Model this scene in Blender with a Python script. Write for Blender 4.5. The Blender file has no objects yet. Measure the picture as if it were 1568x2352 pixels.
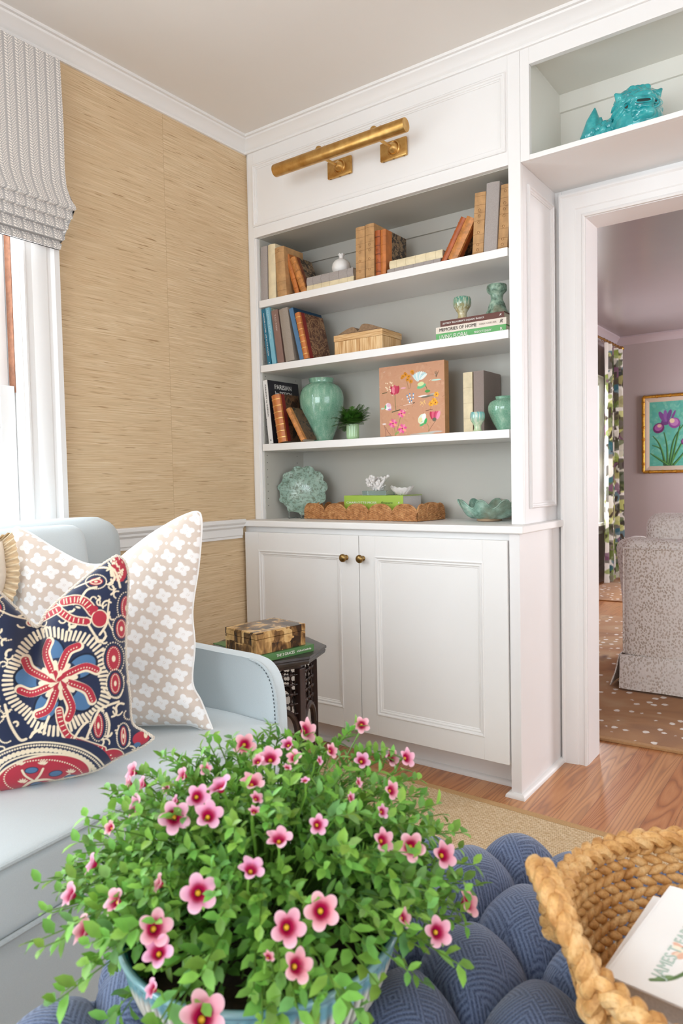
import bpy, bmesh, math, random
import numpy as np
from mathutils import Vector, Matrix, Quaternion
PI = math.pi
C = bpy.context.scene.collection
SC = bpy.context.scene
rnd = random.Random(7)

# ------------------------------------------------------------------ camera
F_PX, CX, CY = 1654.68, 784.0, 1175.0
CAM = Vector((2.2181, -2.3926, 1.1057))
CF = Vector((-0.58591516, 0.80919401, -0.04368609))
CR = Vector((0.81031861, 0.58564542, -0.02007946))
CU = Vector((-0.00933638, 0.04716451, 0.9988435))
cd = bpy.data.cameras.new('camera'); cam = bpy.data.objects.new('camera', cd); C.objects.link(cam)
cam.matrix_world = Matrix(((CR.x, CU.x, -CF.x, CAM.x), (CR.y, CU.y, -CF.y, CAM.y), (CR.z, CU.z, -CF.z, CAM.z), (0, 0, 0, 1)))
cd.sensor_fit = 'VERTICAL'; cd.sensor_height = 36.0; cd.lens = 36.0 * F_PX / 2352
cd.clip_start = 0.05; cd.clip_end = 60
cd.dof.use_dof = True; cd.dof.focus_distance = 2.35; cd.dof.aperture_fstop = 7.0
SC.camera = cam
# ------------------------------------------------------------------ light
SC.view_settings.view_transform = 'Standard'; SC.view_settings.look = 'None'
SC.view_settings.gamma = 1; SC.view_settings.use_curve_mapping = False
SC.view_settings.exposure = 0.06
SC.cycles.use_denoising = True
SC.cycles.max_bounces = 8; SC.cycles.diffuse_bounces = 5; SC.cycles.sample_clamp_indirect = 6
w = bpy.data.worlds.new('sky'); SC.world = w; w.use_nodes = True
w.node_tree.nodes['Background'].inputs[0].default_value = (0.86, 0.94, 1.0, 1)
w.node_tree.nodes['Background'].inputs[1].default_value = 2.2
def area(name, loc, target, sx, sy, power, col, spread=PI):
    l = bpy.data.lights.new(name, 'AREA'); l.shape = 'RECTANGLE'; l.size = sx; l.size_y = sy
    l.energy = power; l.color = col; l.spread = spread
    o = bpy.data.objects.new(name, l); C.objects.link(o); o.location = loc
    o.rotation_euler = (Vector(target) - Vector(loc)).to_track_quat('-Z', 'Y').to_euler()
    return o
# daylight standing in the window openings, plus one far-room fill (the windows themselves are built below)
area('daylight_window_left', (-0.22, -1.62, 1.43), (1.5, -1.62, 1.0), 0.95, 1.35, 36, (0.84, 0.93, 1.0))
area('daylight_window_left', (-0.22, -3.35, 1.43), (1.5, -3.0, 1.0), 1.2, 1.35, 54, (0.84, 0.93, 1.0))
area('daylight_window_rear', (1.7, -4.83, 1.45), (1.7, 0, .5), 2.3, 1.6, 57, (0.80, 0.91, 1.0))
area('daylight_window_right', (4.42, -2.0, 1.5), (0, -1.6, 1.3), 2.3, 1.6, 20, (0.83, 0.92, 1.0))
area('daylight_far_room_left', (-0.22, 4.72, 1.35), (2, 4.4, 1.0), 1.0, 1.4, 60, (0.92, 0.96, 1.0))
area('fill_far_room_right', (4.42, 3.9, 1.4), (0, 3.2, 1.0), 1.6, 1.5, 150, (0.96, 0.96, 1.0))  # fill added to brighten the far room from its unseen right side

# ------------------------------------------------------------------ pixel to place
def ray(u, v): return CF + CR * ((u - CX) / F_PX) - CU * ((v - CY) / F_PX)
def at(u, v, ax, val):
    d = ray(u, v); i = 'xyz'.index(ax); t = (val - CAM[i]) / d[i]
    return CAM + d * t
def onplane(u, v, p0, n):
    d = ray(u, v); t = (Vector(p0) - CAM).dot(n) / d.dot(n)
    return CAM + d * t

# ------------------------------------------------------------------ materials
def hx(s):
    s = s.lstrip('#'); o = []
    for k in (0, 2, 4):
        c = int(s[k:k+2], 16) / 255
        o.append(c / 12.92 if c <= .04045 else ((c + .055) / 1.055) ** 2.4)
    return (o[0], o[1], o[2], 1.0)
class NT:
    def __init__(s, name):
        s.m = bpy.data.materials.new(name); s.m.use_nodes = True
        s.t = s.m.node_tree; s.b = s.t.nodes['Principled BSDF']
    def n(s, kind, **kw):
        nd = s.t.nodes.new(kind)
        for k, v in kw.items():
            if k in nd.inputs: nd.inputs[k].default_value = v
            else: setattr(nd, k, v)
        return nd
    def l(s, a, b): s.t.links.new(a, b)
    def coord(s, kind='Object', scale=(1, 1, 1), rot=(0, 0, 0)):
        tc = s.n('ShaderNodeTexCoord'); mp = s.n('ShaderNodeMapping')
        mp.inputs['Scale'].default_value = scale; mp.inputs['Rotation'].default_value = rot
        s.l(tc.outputs[kind], mp.inputs[0]); return mp.outputs[0]
    def ramp(s, fac, stops, interp='LINEAR'):
        r = s.n('ShaderNodeValToRGB'); r.color_ramp.interpolation = interp
        e = r.color_ramp.elements
        while len(e) < len(stops): e.new(0.5)
        for k, (p, c) in enumerate(stops):
            e[k].position = p; e[k].color = hx(c) if isinstance(c, str) else c
        s.l(fac, r.inputs[0]); return r.outputs[0]
    def math(s, op, a, b=None, c=None):
        m = s.n('ShaderNodeMath', operation=op)
        for i, x in enumerate((a, b, c)):
            if x is None: continue
            if isinstance(x, (int, float)): m.inputs[i].default_value = x
            else: s.l(x, m.inputs[i])
        return m.outputs[0]
    def mix(s, fac, a, b, blend='MIX'):
        m = s.n('ShaderNodeMix', data_type='RGBA', blend_type=blend)
        for x, i in ((fac, 0), (a, 6), (b, 7)):
            if isinstance(x, (int, float)): m.inputs[i].default_value = x
            elif isinstance(x, (tuple, list)): m.inputs[i].default_value = x
            elif isinstance(x, str): m.inputs[i].default_value = hx(x)
            else: s.l(x, m.inputs[i])
        return m.outputs[2]
    def noise(s, vec, scale, detail=3, rough=.55, dist=0):
        n = s.n('ShaderNodeTexNoise'); s.l(vec, n.inputs['Vector'])
        n.inputs['Scale'].default_value = scale; n.inputs['Detail'].default_value = detail
        n.inputs['Roughness'].default_value = rough; n.inputs['Distortion'].default_value = dist
        return n.outputs[0]
    def bump(s, h, strength=.3, dist=.002):
        b = s.n('ShaderNodeBump'); b.inputs['Strength'].default_value = strength; b.inputs['Distance'].default_value = dist
        s.l(h, b.inputs['Height']); s.l(b.outputs[0], s.b.inputs['Normal']); return b
    def col(s, c):
        if isinstance(c, str): s.b.inputs['Base Color'].default_value = hx(c)
        elif isinstance(c, tuple): s.b.inputs['Base Color'].default_value = c
        else: s.l(c, s.b.inputs['Base Color'])
    def set(s, **kw):
        for k, v in kw.items(): s.b.inputs[k.replace('_', ' ')].default_value = v
        return s
_mc = {}
def plain(name, col, rough=.5, metal=0., spec=.5, noise=0, nscale=40, bump=0, sheen=0, coat=0, trans=0):
    """simple procedural material: a base colour broken up by a little noise"""
    key = (name, col, rough, metal, noise, nscale, bump, sheen, coat)
    if key in _mc: return _mc[key]
    t = NT(name); t.set(Roughness=rough, Metallic=metal, Specular_IOR_Level=spec)
    if sheen: t.set(Sheen_Weight=sheen)
    if coat: t.set(Coat_Weight=coat)
    if noise or bump:
        v = t.coord('Object'); n = t.noise(v, nscale, 4)
        if noise:
            c = hx(col); lo = tuple(x * (1 - noise) for x in c[:3]) + (1,); hi = tuple(min(1, x * (1 + noise)) for x in c[:3]) + (1,)
            t.col(t.ramp(n, [(.3, lo), (.7, hi)]))
        else: t.col(col)
        if bump: t.bump(n, .5, bump)
    else: t.col(col)
    _mc[key] = t.m; return t.m

# ------------------------------------------------------------------ objects
def tag(o, label=None, cat=None, group=None, kind=None):
    if label: o['label'] = label
    if cat: o['category'] = cat
    if group: o['group'] = group
    if kind: o['kind'] = kind
    return o
def empty(name, loc=(0, 0, 0), label=None, cat=None, group=None, rot=None):
    o = bpy.data.objects.new(name, None); C.objects.link(o); o.location = loc; o.empty_display_size = .05
    if rot is not None: o.rotation_euler = rot
    return tag(o, label, cat, group)
def smooth(me, angle=40):
    me.polygons.foreach_set('use_smooth', [True] * len(me.polygons))
    try: me.set_sharp_from_angle(angle=math.radians(angle))
    except Exception: pass
class MB:
    """collects shapes in one bmesh; build() links them as ONE mesh object"""
    def __init__(s): s.bm = bmesh.new(); s.mi = 0
    def face(s, vs):
        try: f = s.bm.faces.new(vs); f.material_index = s.mi; return f
        except ValueError: return None
    def quad(s, pts):
        return s.face([s.bm.verts.new(p) for p in pts])
    def poly(s, pts): return s.face([s.bm.verts.new(p) for p in pts])
    def box(s, a, b, M=None, bev=0):
        x0, y0, z0 = a; x1, y1, z1 = b
        P = [(x0, y0, z0), (x1, y0, z0), (x1, y1, z0), (x0, y1, z0), (x0, y0, z1), (x1, y0, z1), (x1, y1, z1), (x0, y1, z1)]
        if M is not None: P = [M @ Vector(p) for p in P]
        v = [s.bm.verts.new(p) for p in P]
        fs = [s.face([v[i] for i in q]) for q in ((3, 2, 1, 0), (4, 5, 6, 7), (0, 1, 5, 4), (1, 2, 6, 5), (2, 3, 7, 6), (3, 0, 4, 7))]
        if bev:
            es = set(e for f in fs for e in f.edges)
            r = bmesh.ops.bevel(s.bm, geom=list(es), offset=bev, segments=2, profile=.5, affect='EDGES')
            for f in r['faces']: f.material_index = s.mi
        return s
    def prism(s, pts, z0, z1, M=None, cap=True):
        """polygon pts (x,y) extruded in z"""
        lo = [Vector((p[0], p[1], z0)) for p in pts]; hi = [Vector((p[0], p[1], z1)) for p in pts]
        if M is not None: lo = [M @ p for p in lo]; hi = [M @ p for p in hi]
        a = [s.bm.verts.new(p) for p in lo]; b = [s.bm.verts.new(p) for p in hi]; n = len(pts)
        for i in range(n): s.face([a[i], a[(i + 1) % n], b[(i + 1) % n], b[i]])
        if cap: s.face(list(reversed(a))); s.face(b)
        return s
    def rings(s, rings, closed=True, cap0=True, cap1=True, loop=False):
        R = [[s.bm.verts.new(p) for p in r] for r in rings]; n = len(R[0])
        m = len(R) if loop else len(R) - 1
        for i in range(m):
            a, b = R[i], R[(i + 1) % len(R)]
            for j in range(n if closed else n - 1):
                s.face([a[j], a[(j + 1) % n], b[(j + 1) % n], b[j]])
        if closed and not loop:
            if cap0: s.face(list(reversed(R[0])))
            if cap1: s.face(R[-1])
        return s
    def tube(s, pts, r, n=8, cap=True, closed=False, flat=1.0):
        pts = [Vector(p) for p in pts]; N = len(pts)
        rr = r if isinstance(r, (list, tuple)) else [r] * N
        rings = []; up = None
        for i, p in enumerate(pts):
            a = pts[i - 1] if (i or closed) else p; b = pts[(i + 1) % N] if (i < N - 1 or closed) else p
            d = (b - a)
            if d.length < 1e-9: d = Vector((0, 0, 1))
            d.normalize()
            if up is None: up = d.orthogonal().normalized()
            up = (up - d * up.dot(d))
            up = up.normalized() if up.length > 1e-6 else d.orthogonal().normalized()
            w_ = d.cross(up)
            rings.append([p + (up * math.cos(2 * PI * k / n) + w_ * math.sin(2 * PI * k / n) * flat) * rr[i] for k in range(n)])
        s.rings(rings, True, cap, cap, loop=closed); return s
    def lathe(s, prof, c=(0, 0, 0), n=32, M=None, wob=None, cap0=False, cap1=False):
        """prof: (r,z) pairs; wob(theta, r, z)->(r,z) modifies"""
        rings = []
        for r, z in prof:
            ring = []
            for k in range(n):
                th = 2 * PI * k / n; rr, zz = (r, z) if wob is None else wob(th, r, z)
                p = Vector((rr * math.cos(th), rr * math.sin(th), zz))
                ring.append((M @ p if M is not None else p) + Vector(c))
            rings.append(ring)
        s.rings(rings, True, cap0, cap1); return s
    def ball(s, c, r, n=16, m=10, sc=(1, 1, 1), M=None):
        prof = []
        rings = []
        for i in range(1, m):
            ph = PI * i / m
            ring = []
            for k in range(n):
                th = 2 * PI * k / n
                p = Vector((r * math.sin(ph) * math.cos(th) * sc[0], r * math.sin(ph) * math.sin(th) * sc[1], -r * math.cos(ph) * sc[2]))
                ring.append((M @ p if M is not None else p) + Vector(c))
            rings.append(ring)
        s.rings(rings); return s
    def grid(s, fn, nu, nv, closeu=False):
        G = [[s.bm.verts.new(fn(i / nu, j / nv)) for j in range(nv + 1)] for i in range(nu if closeu else nu + 1)]
        for i in range(nu):
            a, b = G[i], G[(i + 1) % len(G)]
            for j in range(nv): s.face([a[j], b[j], b[j + 1], a[j + 1]])
        return s
    def build(s, name, mats, parent=None, sm=True, angle=40, loc=None, M=None, bevel=0, recalc=True):
        if recalc: bmesh.ops.recalc_face_normals(s.bm, faces=s.bm.faces)
        me = bpy.data.meshes.new(name); s.bm.to_mesh(me); s.bm.free()
        for m in (mats if isinstance(mats, (list, tuple)) else [mats]): me.materials.append(m)
        if sm: smooth(me, angle)
        o = bpy.data.objects.new(name, me); C.objects.link(o)
        if parent is not None: o.parent = parent
        if loc is not None: o.location = loc
        if M is not None: o.matrix_local = M
        if bevel:
            b = o.modifiers.new('bevel', 'BEVEL'); b.width = bevel; b.segments = 2; b.limit_method = 'ANGLE'; b.angle_limit = math.radians(50)
            b.harden_normals = False
        return o
def npmesh(name, V, Fc, mats, parent=None, cols=None, uv=None, sm=True, angle=60):
    """numpy mesh: V (n,3), Fc (m,4) quads or (m,3); cols (n,3) linear -> point colour attribute 'tint'"""
    me = bpy.data.meshes.new(name); n = len(V); m, k = Fc.shape
    me.vertices.add(n); me.vertices.foreach_set('co', np.ascontiguousarray(V, dtype=np.float32).ravel())
    me.loops.add(m * k); me.loops.foreach_set('vertex_index', np.ascontiguousarray(Fc, dtype=np.int32).ravel())
    me.polygons.add(m); me.polygons.foreach_set('loop_start', np.arange(0, m * k, k, dtype=np.int32))
    try: me.polygons.foreach_set('loop_total', np.full(m, k, dtype=np.int32))
    except Exception: pass
    me.update(calc_edges=True)
    if cols is not None:
        ca = me.color_attributes.new('tint', 'FLOAT_COLOR', 'POINT')
        c4 = np.ones((n, 4), np.float32); c4[:, :3] = cols; ca.data.foreach_set('color', c4.ravel())
    if uv is not None:
        ul = me.uv_layers.new(name='UVMap'); ul.data.foreach_set('uv', np.ascontiguousarray(uv[Fc.ravel()], dtype=np.float32).ravel())
    for mm in (mats if isinstance(mats, (list, tuple)) else [mats]): me.materials.append(mm)
    if sm: me.polygons.foreach_set('use_smooth', [True] * m)
    me.validate()
    o = bpy.data.objects.new(name, me); C.objects.link(o)
    if parent is not None: o.parent = parent
    return o
def tinted(name, rough=.8, sheen=0, bump=0, bscale=600, spec=.3, trans=0, coat=0):
    t = NT(name); a = t.n('ShaderNodeAttribute'); a.attribute_name = 'tint'
    t.l(a.outputs['Color'], t.b.inputs['Base Color']); t.set(Roughness=rough, Specular_IOR_Level=spec)
    if sheen: t.set(Sheen_Weight=sheen)
    if coat: t.set(Coat_Weight=coat)
    if trans:
        tr = t.n('ShaderNodeBsdfTranslucent'); t.l(a.outputs['Color'], tr.inputs[0])
        mx = t.n('ShaderNodeMixShader'); mx.inputs[0].default_value = trans
        t.l(t.b.outputs[0], mx.inputs[1]); t.l(tr.outputs[0], mx.inputs[2])
        t.l(mx.outputs[0], t.t.nodes['Material Output'].inputs[0])
    if bump:
        v = t.coord('Object'); t.bump(t.noise(v, bscale, 2), .4, bump)
    return t.m
def gridquads(nu, nv):
    i, j = np.meshgrid(np.arange(nu - 1), np.arange(nv - 1), indexing='ij')
    a = (i * nv + j).ravel(); return np.stack([a, a + nv, a + nv + 1, a + 1], 1)
def sweep(mb, path, prof, closed=False, left=True):
    """moulding: profile points (offset, z) carried along a 2D path, mitred at the corners"""
    n = len(path); P = [Vector(p) for p in path]; rings = []
    for i in range(n):
        ds = []
        if i > 0 or closed: ds.append((P[i] - P[i - 1]).normalized())
        if i < n - 1 or closed: ds.append((P[(i + 1) % n] - P[i]).normalized())
        ns = [Vector((-d.y, d.x)) * (1 if left else -1) for d in ds]
        nn = ns[0] if len(ns) == 1 else (ns[0] + ns[1]) / (1 + ns[0].dot(ns[1]))
        rings.append([Vector((P[i].x + nn.x * o, P[i].y + nn.y * o, z)) for o, z in prof])
    mb.rings(rings, True, True, True, loop=closed)
def frame(mb, o, ux, uy, nrm, w_, h_, prof):
    """picture-frame moulding round a w x h rectangle; prof: (inset, height)"""
    o, ux, uy, nrm = Vector(o), Vector(ux), Vector(uy), Vector(nrm); rings = []
    for cx, cy, sx, sy in ((0, 0, 1, 1), (w_, 0, -1, 1), (w_, h_, -1, -1), (0, h_, 1, -1)):
        rings.append([o + ux * (cx + sx * a) + uy * (cy + sy * a) + nrm * b for a, b in prof])
    mb.rings(rings, True, loop=True)
_dg = None
def lettering(txt, size, mat, parent, M, name='lettering', xs=1.0, align='CENTER', ext=.0003, width=None, shear=0, space=1.0):
    """text as real flat letters; M places the text plane (x along the line, y up, z out of the page)"""
    cu = bpy.data.curves.new('letters', 'FONT'); cu.body = txt; cu.size = size; cu.extrude = ext
    cu.align_x = align; cu.align_y = 'CENTER'; cu.shear = shear; cu.space_character = space; cu.resolution_u = 3
    to = bpy.data.objects.new('letters_tmp', cu); C.objects.link(to)
    dg = bpy.context.evaluated_depsgraph_get(); dg.update()
    me = bpy.data.meshes.new_from_object(to.evaluated_get(dg)); bpy.data.objects.remove(to)
    xsv = [v.co.x for v in me.vertices]
    if not xsv: return None
    if width: xs = width / (max(xsv) - min(xsv))
    me.transform(Matrix.Diagonal((xs, 1, 1, 1))); me.materials.clear(); me.materials.append(mat); me.name = name
    o = bpy.data.objects.new(name, me); C.objects.link(o); o.parent = parent; o.matrix_local = M
    return o
def axes(o, x, y, z):
    """matrix with the given columns and origin"""
    x, y, z, o = Vector(x), Vector(y), Vector(z), Vector(o)
    return Matrix(((x.x, y.x, z.x, o.x), (x.y, y.y, z.y, o.y), (x.z, y.z, z.z, o.z), (0, 0, 0, 1)))

# ------------------------------------------------------------------ painter (patterns woven or painted on a cloth, as vertex tints)
def lin(s): return np.array(hx(s)[:3])
class Paint:
    def __init__(s, w_, h_, bg, ppu=None):
        s.w, s.h = w_, h_; s.a = np.empty((h_, w_, 3)); s.a[:] = lin(bg)   # row 0 = bottom
        s.asp = w_ / h_
    def _blk(s, x0, x1, y0, y1):
        i0, i1 = max(0, int(x0 * s.w) - 1), min(s.w, int(x1 * s.w) + 2); j0, j1 = max(0, int(y0 * s.h) - 1), min(s.h, int(y1 * s.h) + 2)
        if i1 <= i0 or j1 <= j0: return None
        X, Y = np.meshgrid((np.arange(i0, i1) + .5) / s.w, (np.arange(j0, j1) + .5) / s.h)
        return (slice(j0, j1), slice(i0, i1)), X, Y
    def put(s, sl, m, c, al=1):
        m = (np.clip(m, 0, 1) * al)[..., None]; s.a[sl] = s.a[sl] * (1 - m) + (lin(c) if isinstance(c, str) else np.array(c)) * m
    def ell(s, x, y, rx, ry, c, rot=0, al=1):
        R_ = max(rx, ry) * 1.1
        b = s._blk(x - R_, x + R_, y - R_ * s.asp - .01, y + R_ * s.asp + .01)
        if b is None: return
        sl, X, Y = b; dx = X - x; dy = (Y - y) / s.asp
        ca, sa = math.cos(rot), math.sin(rot); u = (dx * ca + dy * sa) / rx; v = (-dx * sa + dy * ca) / ry
        d = (1 - np.sqrt(u * u + v * v)) * min(rx, ry) * s.w + .5
        s.put(sl, d, c, al)
    def line(s, pts, r, c, al=1, r1=None):
        for k in range(len(pts) - 1):
            (x0, y0), (x1, y1) = pts[k], pts[k + 1]
            ra = r if r1 is None else r + (r1 - r) * k / max(1, len(pts) - 1); rb = ra if r1 is None else r + (r1 - r) * (k + 1) / max(1, len(pts) - 1)
            q = max(ra, rb) * 1.2
            b = s._blk(min(x0, x1) - q, max(x0, x1) + q, min(y0, y1) - q * s.asp, max(y0, y1) + q * s.asp)
            if b is None: continue
            sl, X, Y = b; ax, ay = x1 - x0, (y1 - y0) / s.asp; dx, dy = X - x0, (Y - y0) / s.asp
            L2 = ax * ax + ay * ay + 1e-12; t = np.clip((dx * ax + dy * ay) / L2, 0, 1)
            d = np.sqrt((dx - t * ax) ** 2 + (dy - t * ay) ** 2)
            s.put(sl, (ra + (rb - ra) * t - d) * s.w + .5, c, al)
    def curve(s, pts, r, c, n=10, **k):
        s.line(spline(pts, n), r, c, **k)
    def dots(s, pts, r, c, n=14):
        P = spline(pts, max(2, n // max(1, len(pts) - 1) + 1)); acc = 0; 
        tot = sum(math.dist(P[i], P[i + 1]) for i in range(len(P) - 1)); step = tot / n; nxt = 0
        for i in range(len(P) - 1):
            d = math.dist(P[i], P[i + 1])
            while nxt <= acc + d and d > 0:
                t = (nxt - acc) / d; s.ell(P[i][0] + (P[i + 1][0] - P[i][0]) * t, P[i][1] + (P[i + 1][1] - P[i][1]) * t, r, r, c); nxt += step
            acc += d
    def sample(s, U, V):
        x = np.clip(U * s.w - .5, 0, s.w - 1.001); y = np.clip(V * s.h - .5, 0, s.h - 1.001)
        i = x.astype(int); j = y.astype(int); fx = (x - i)[..., None]; fy = (y - j)[..., None]; a = s.a
        return (a[j, i] * (1 - fx) + a[j, i + 1] * fx) * (1 - fy) + (a[j + 1, i] * (1 - fx) + a[j + 1, i + 1] * fx) * fy
def spline(P, n=10, closed=False):
    """Catmull-Rom through tuples of any size"""
    P = [tuple(p) for p in P]; N = len(P); out = []
    if N < 3 and not closed: return P
    m = N if closed else N - 1
    for i in range(m):
        if closed: a, b, c, d = P[(i - 1) % N], P[i], P[(i + 1) % N], P[(i + 2) % N]
        else: a, b, c, d = P[max(i - 1, 0)], P[i], P[i + 1], P[min(i + 2, N - 1)]
        for k in range(n):
            t = k / n
            out.append(tuple(.5 * (2 * b[q] + (c[q] - a[q]) * t + (2 * a[q] - 5 * b[q] + 4 * c[q] - d[q]) * t * t + (3 * b[q] - a[q] - 3 * c[q] + d[q]) * t ** 3) for q in range(len(b))))
    if not closed: out.append(P[-1])
    return out
def resample(P, n):
    """n points evenly along the polyline P (tuples)"""
    A = np.array(P, float); d = np.r_[0, np.cumsum(np.linalg.norm(np.diff(A, axis=0), axis=1))]
    t = np.linspace(0, d[-1], n); return np.stack([np.interp(t, d, A[:, k]) for k in range(A.shape[1])], 1)
# ================================================================== setting
H = 2.6; D = .3415; JT = .1417; Y2 = D + JT; XR = 4.6; YR = -5.0; YF = 5.85
M_trim = plain('white_trim_paint', '#EEECEA', .42, noise=.012, nscale=3)
M_inner = plain('shaded_grey_green_paint', '#C0BDB4', .5, noise=.012, nscale=3)  # grey-green paint, darkened in colour for the weaker light inside the shelves
M_niche = plain('cream_white_paint', '#E6E3DA', .45, noise=.01, nscale=3)
M_side = plain('white_side_paint', '#E9E6E5', .45, noise=.01, nscale=3)
M_ceil = plain('warm_white_ceiling_paint', '#E8E3DD', .7, noise=.01, nscale=2)
M_lav = plain('mauve_wall_paint', '#B3A6A6', .38, noise=.02, nscale=2)
M_lavtrim = plain('mauve_trim_paint', '#B7A9AE', .3)
M_lavceil = plain('glossy_mauve_ceiling_paint', '#978D8F', .22, noise=.02, nscale=2)
M_brownwood = plain('bare_brown_wood', '#8A5A40', .6, noise=.25, nscale=60)
def mk_grass():
    t = NT('woven_grasscloth'); v = t.coord('Object')
    sx = t.n('ShaderNodeSeparateXYZ'); t.l(v, sx.inputs[0])
    strip = t.math('FLOOR', t.math('DIVIDE', t.math('ADD', sx.outputs[1], .4644), .91))
    cb = t.n('ShaderNodeCombineXYZ'); t.l(t.math('MULTIPLY', strip, 3.7), cb.inputs[0])
    t.l(t.math('ADD', sx.outputs[1], t.math('MULTIPLY', strip, 11.3)), cb.inputs[1]); t.l(sx.outputs[2], cb.inputs[2])
    def st(sy, sz, sc, det=3, r=.6):
        m = t.n('ShaderNodeMapping'); m.inputs['Scale'].default_value = (1, sy, sz); t.l(cb.outputs[0], m.inputs[0])
        return t.noise(m.outputs[0], sc, det, r, .15)
    fine = st(.035, 1.6, 150, 3, .7); mid = st(.06, 1.1, 55, 4, .7); big = st(.2, .8, 7, 2); dash = st(.12, 2.2, 70, 2, .5)
    c = t.ramp(fine, [(.30, '#B39572'), (.45, '#D9BD97'), (.58, '#E8D1AE'), (.75, '#F2E2C8')])
    c = t.mix(t.ramp(mid, [(.35, (0, 0, 0, 1)), (.68, (.75, .75, .75, 1))]), c, '#D5BC98')
    c = t.mix(t.ramp(dash, [(.27, (.85, .85, .85, 1)), (.36, (0, 0, 0, 1))]), c, '#9C7A56')
    c = t.mix(t.ramp(big, [(.3, (0, 0, 0, 1)), (.75, (.35, .35, .35, 1))]), c, '#C5A47C')
    seam = t.math('LESS_THAN', t.math('ABSOLUTE', t.math('SUBTRACT', t.math('FRACT', t.math('DIVIDE', t.math('ADD', sx.outputs[1], .4644), .91)), .0)), .0022)
    c = t.mix(t.math('MULTIPLY', seam, .45), c, '#A8865E')
    t.col(c); t.set(Roughness=.75, Specular_IOR_Level=.25); t.bump(fine, .35, .0012); return t.m
M_grass = mk_grass()
def mk_oak():
    t = NT('oak_strip_floor'); v = t.coord('Object'); sx = t.n('ShaderNodeSeparateXYZ'); t.l(v, sx.inputs[0])
    xd = t.math('DIVIDE', sx.outputs[0], .083); pid = t.math('FLOOR', xd)
    wn = t.n('ShaderNodeTexWhiteNoise', noise_dimensions='1D'); t.l(pid, wn.inputs['W'])
    cb = t.n('ShaderNodeCombineXYZ')
    t.l(sx.outputs[0], cb.inputs[0]); t.l(t.math('MULTIPLY_ADD', sx.outputs[1], .075, t.math('MULTIPLY', wn.outputs[0], 9.)), cb.inputs[1]); t.l(t.math('MULTIPLY', wn.outputs[0], 5.), cb.inputs[2])
    n1 = t.noise(cb.outputs[0], 8.5, 2, .42, .25)
    g = t.math('ABSOLUTE', t.math('SUBTRACT', t.math('FRACT', t.math('MULTIPLY', n1, 24.)), .5))
    line = t.ramp(g, [(.0, '#75452B'), (.10, '#9C6138'), (.24, '#BC7E4E'), (.5, '#C98F60')])
    fm = t.n('ShaderNodeMapping'); fm.inputs['Scale'].default_value = (1, .05, 1); t.l(cb.outputs[0], fm.inputs[0])
    fib = t.noise(v_st(t, v, (1, .04, 1)), 260, 2, .6)
    c = t.mix(t.ramp(fib, [(.3, (.45, .45, .45, 1)), (.6, (0, 0, 0, 1))]), line, '#A8673F')
    tone = t.ramp(wn.outputs[0], [(0, '#C07A4A'), (1, '#E0AA78')])
    c = t.mix(.38, c, tone)
    gap = t.math('LESS_THAN', t.math('ABSOLUTE', t.math('SUBTRACT', t.math('FRACT', xd), .5)), .492)
    c = t.mix(t.math('MULTIPLY', t.math('SUBTRACT', 1., gap), .6), c, '#6B3D28')
    t.col(c); t.set(Roughness=.32, Coat_Weight=.15); t.bump(g, .06, .0006); return t.m
def v_st(t, v, sc):
    m = t.n('ShaderNodeMapping'); m.inputs['Scale'].default_value = sc; t.l(v, m.inputs[0]); return m.outputs[0]
M_oak = mk_oak()
M_glass = NT('window_glass'); _t = M_glass.n('ShaderNodeBsdfTransparent'); _g = M_glass.n('ShaderNodeBsdfGlossy'); _g.inputs['Roughness'].default_value = 0.0; _x = M_glass.n('ShaderNodeMixShader'); _x.inputs[0].default_value = .05
M_glass.l(_t.outputs[0], _x.inputs[1]); M_glass.l(_g.outputs[0], _x.inputs[2]); M_glass.l(_x.outputs[0], M_glass.t.nodes['Material Output'].inputs[0]); M_glass = M_glass.m
def st(o): o['kind'] = 'structure'; return o

def wall_with_holes(name, mat, axis, c0, c1, a0, a1, z0, z1, holes):
    """wall slab between c0..c1 across 'axis', running a0..a1, with rectangular holes (s,e,zb,zt)"""
    mb = MB()
    def bx(s, e, zb, zt):
        if e - s < 1e-6 or zt - zb < 1e-6: return
        if axis == 'x': mb.box((c0, s, zb), (c1, e, zt))
        else: mb.box((s, c0, zb), (e, c1, zt))
    cur = a0
    for s, e, zb, zt in sorted(holes):
        bx(cur, s, z0, z1); bx(s, e, z0, zb); bx(s, e, zt, z1); cur = e
    bx(cur, a1, z0, z1)
    return st(mb.build(name, mat, sm=False))
WY0, WY1, WZ0, WZ1 = -2.16, -1.078, .66, 2.14
wall_with_holes('wall_left', M_grass, 'x', -.14, 0, YR - .14, D, 0, H, [(-4.0, -2.75, WZ0, WZ1), (WY0, WY1, WZ0, WZ1)])
wall_with_holes('wall_rear', M_trim, 'y', YR - .14, YR, 0, XR, 0, H, [(.5, 2.9, .7, 2.3)])
wall_with_holes('wall_right', M_trim, 'x', XR, XR + .14, YR - .14, Y2, 0, H, [(-3.2, -.8, .7, 2.3)])
JX, JZ, JX2 = 1.379, 2.058, 2.86
def back_wall():
    mb = MB()
    mb.box((0, D, 0), (JX - .012, Y2 - .02, H)); mb.box((JX2 + .012, D, 0), (XR, Y2 - .02, H)); mb.box((JX - .012, D, JZ + .012), (JX2 + .012, Y2 - .02, H))
    return st(mb.build('wall_doorway', M_trim, sm=False))
back_wall()
mb = MB(); mb.box((0, Y2 - .02, 0), (JX - .012, Y2, H)); mb.box((JX2 + .012, Y2 - .02, 0), (XR, Y2, H)); mb.box((JX - .012, Y2 - .02, JZ + .012), (JX2 + .012, Y2, H))
st(mb.build('wall_far_near', M_lav, sm=False))
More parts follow.
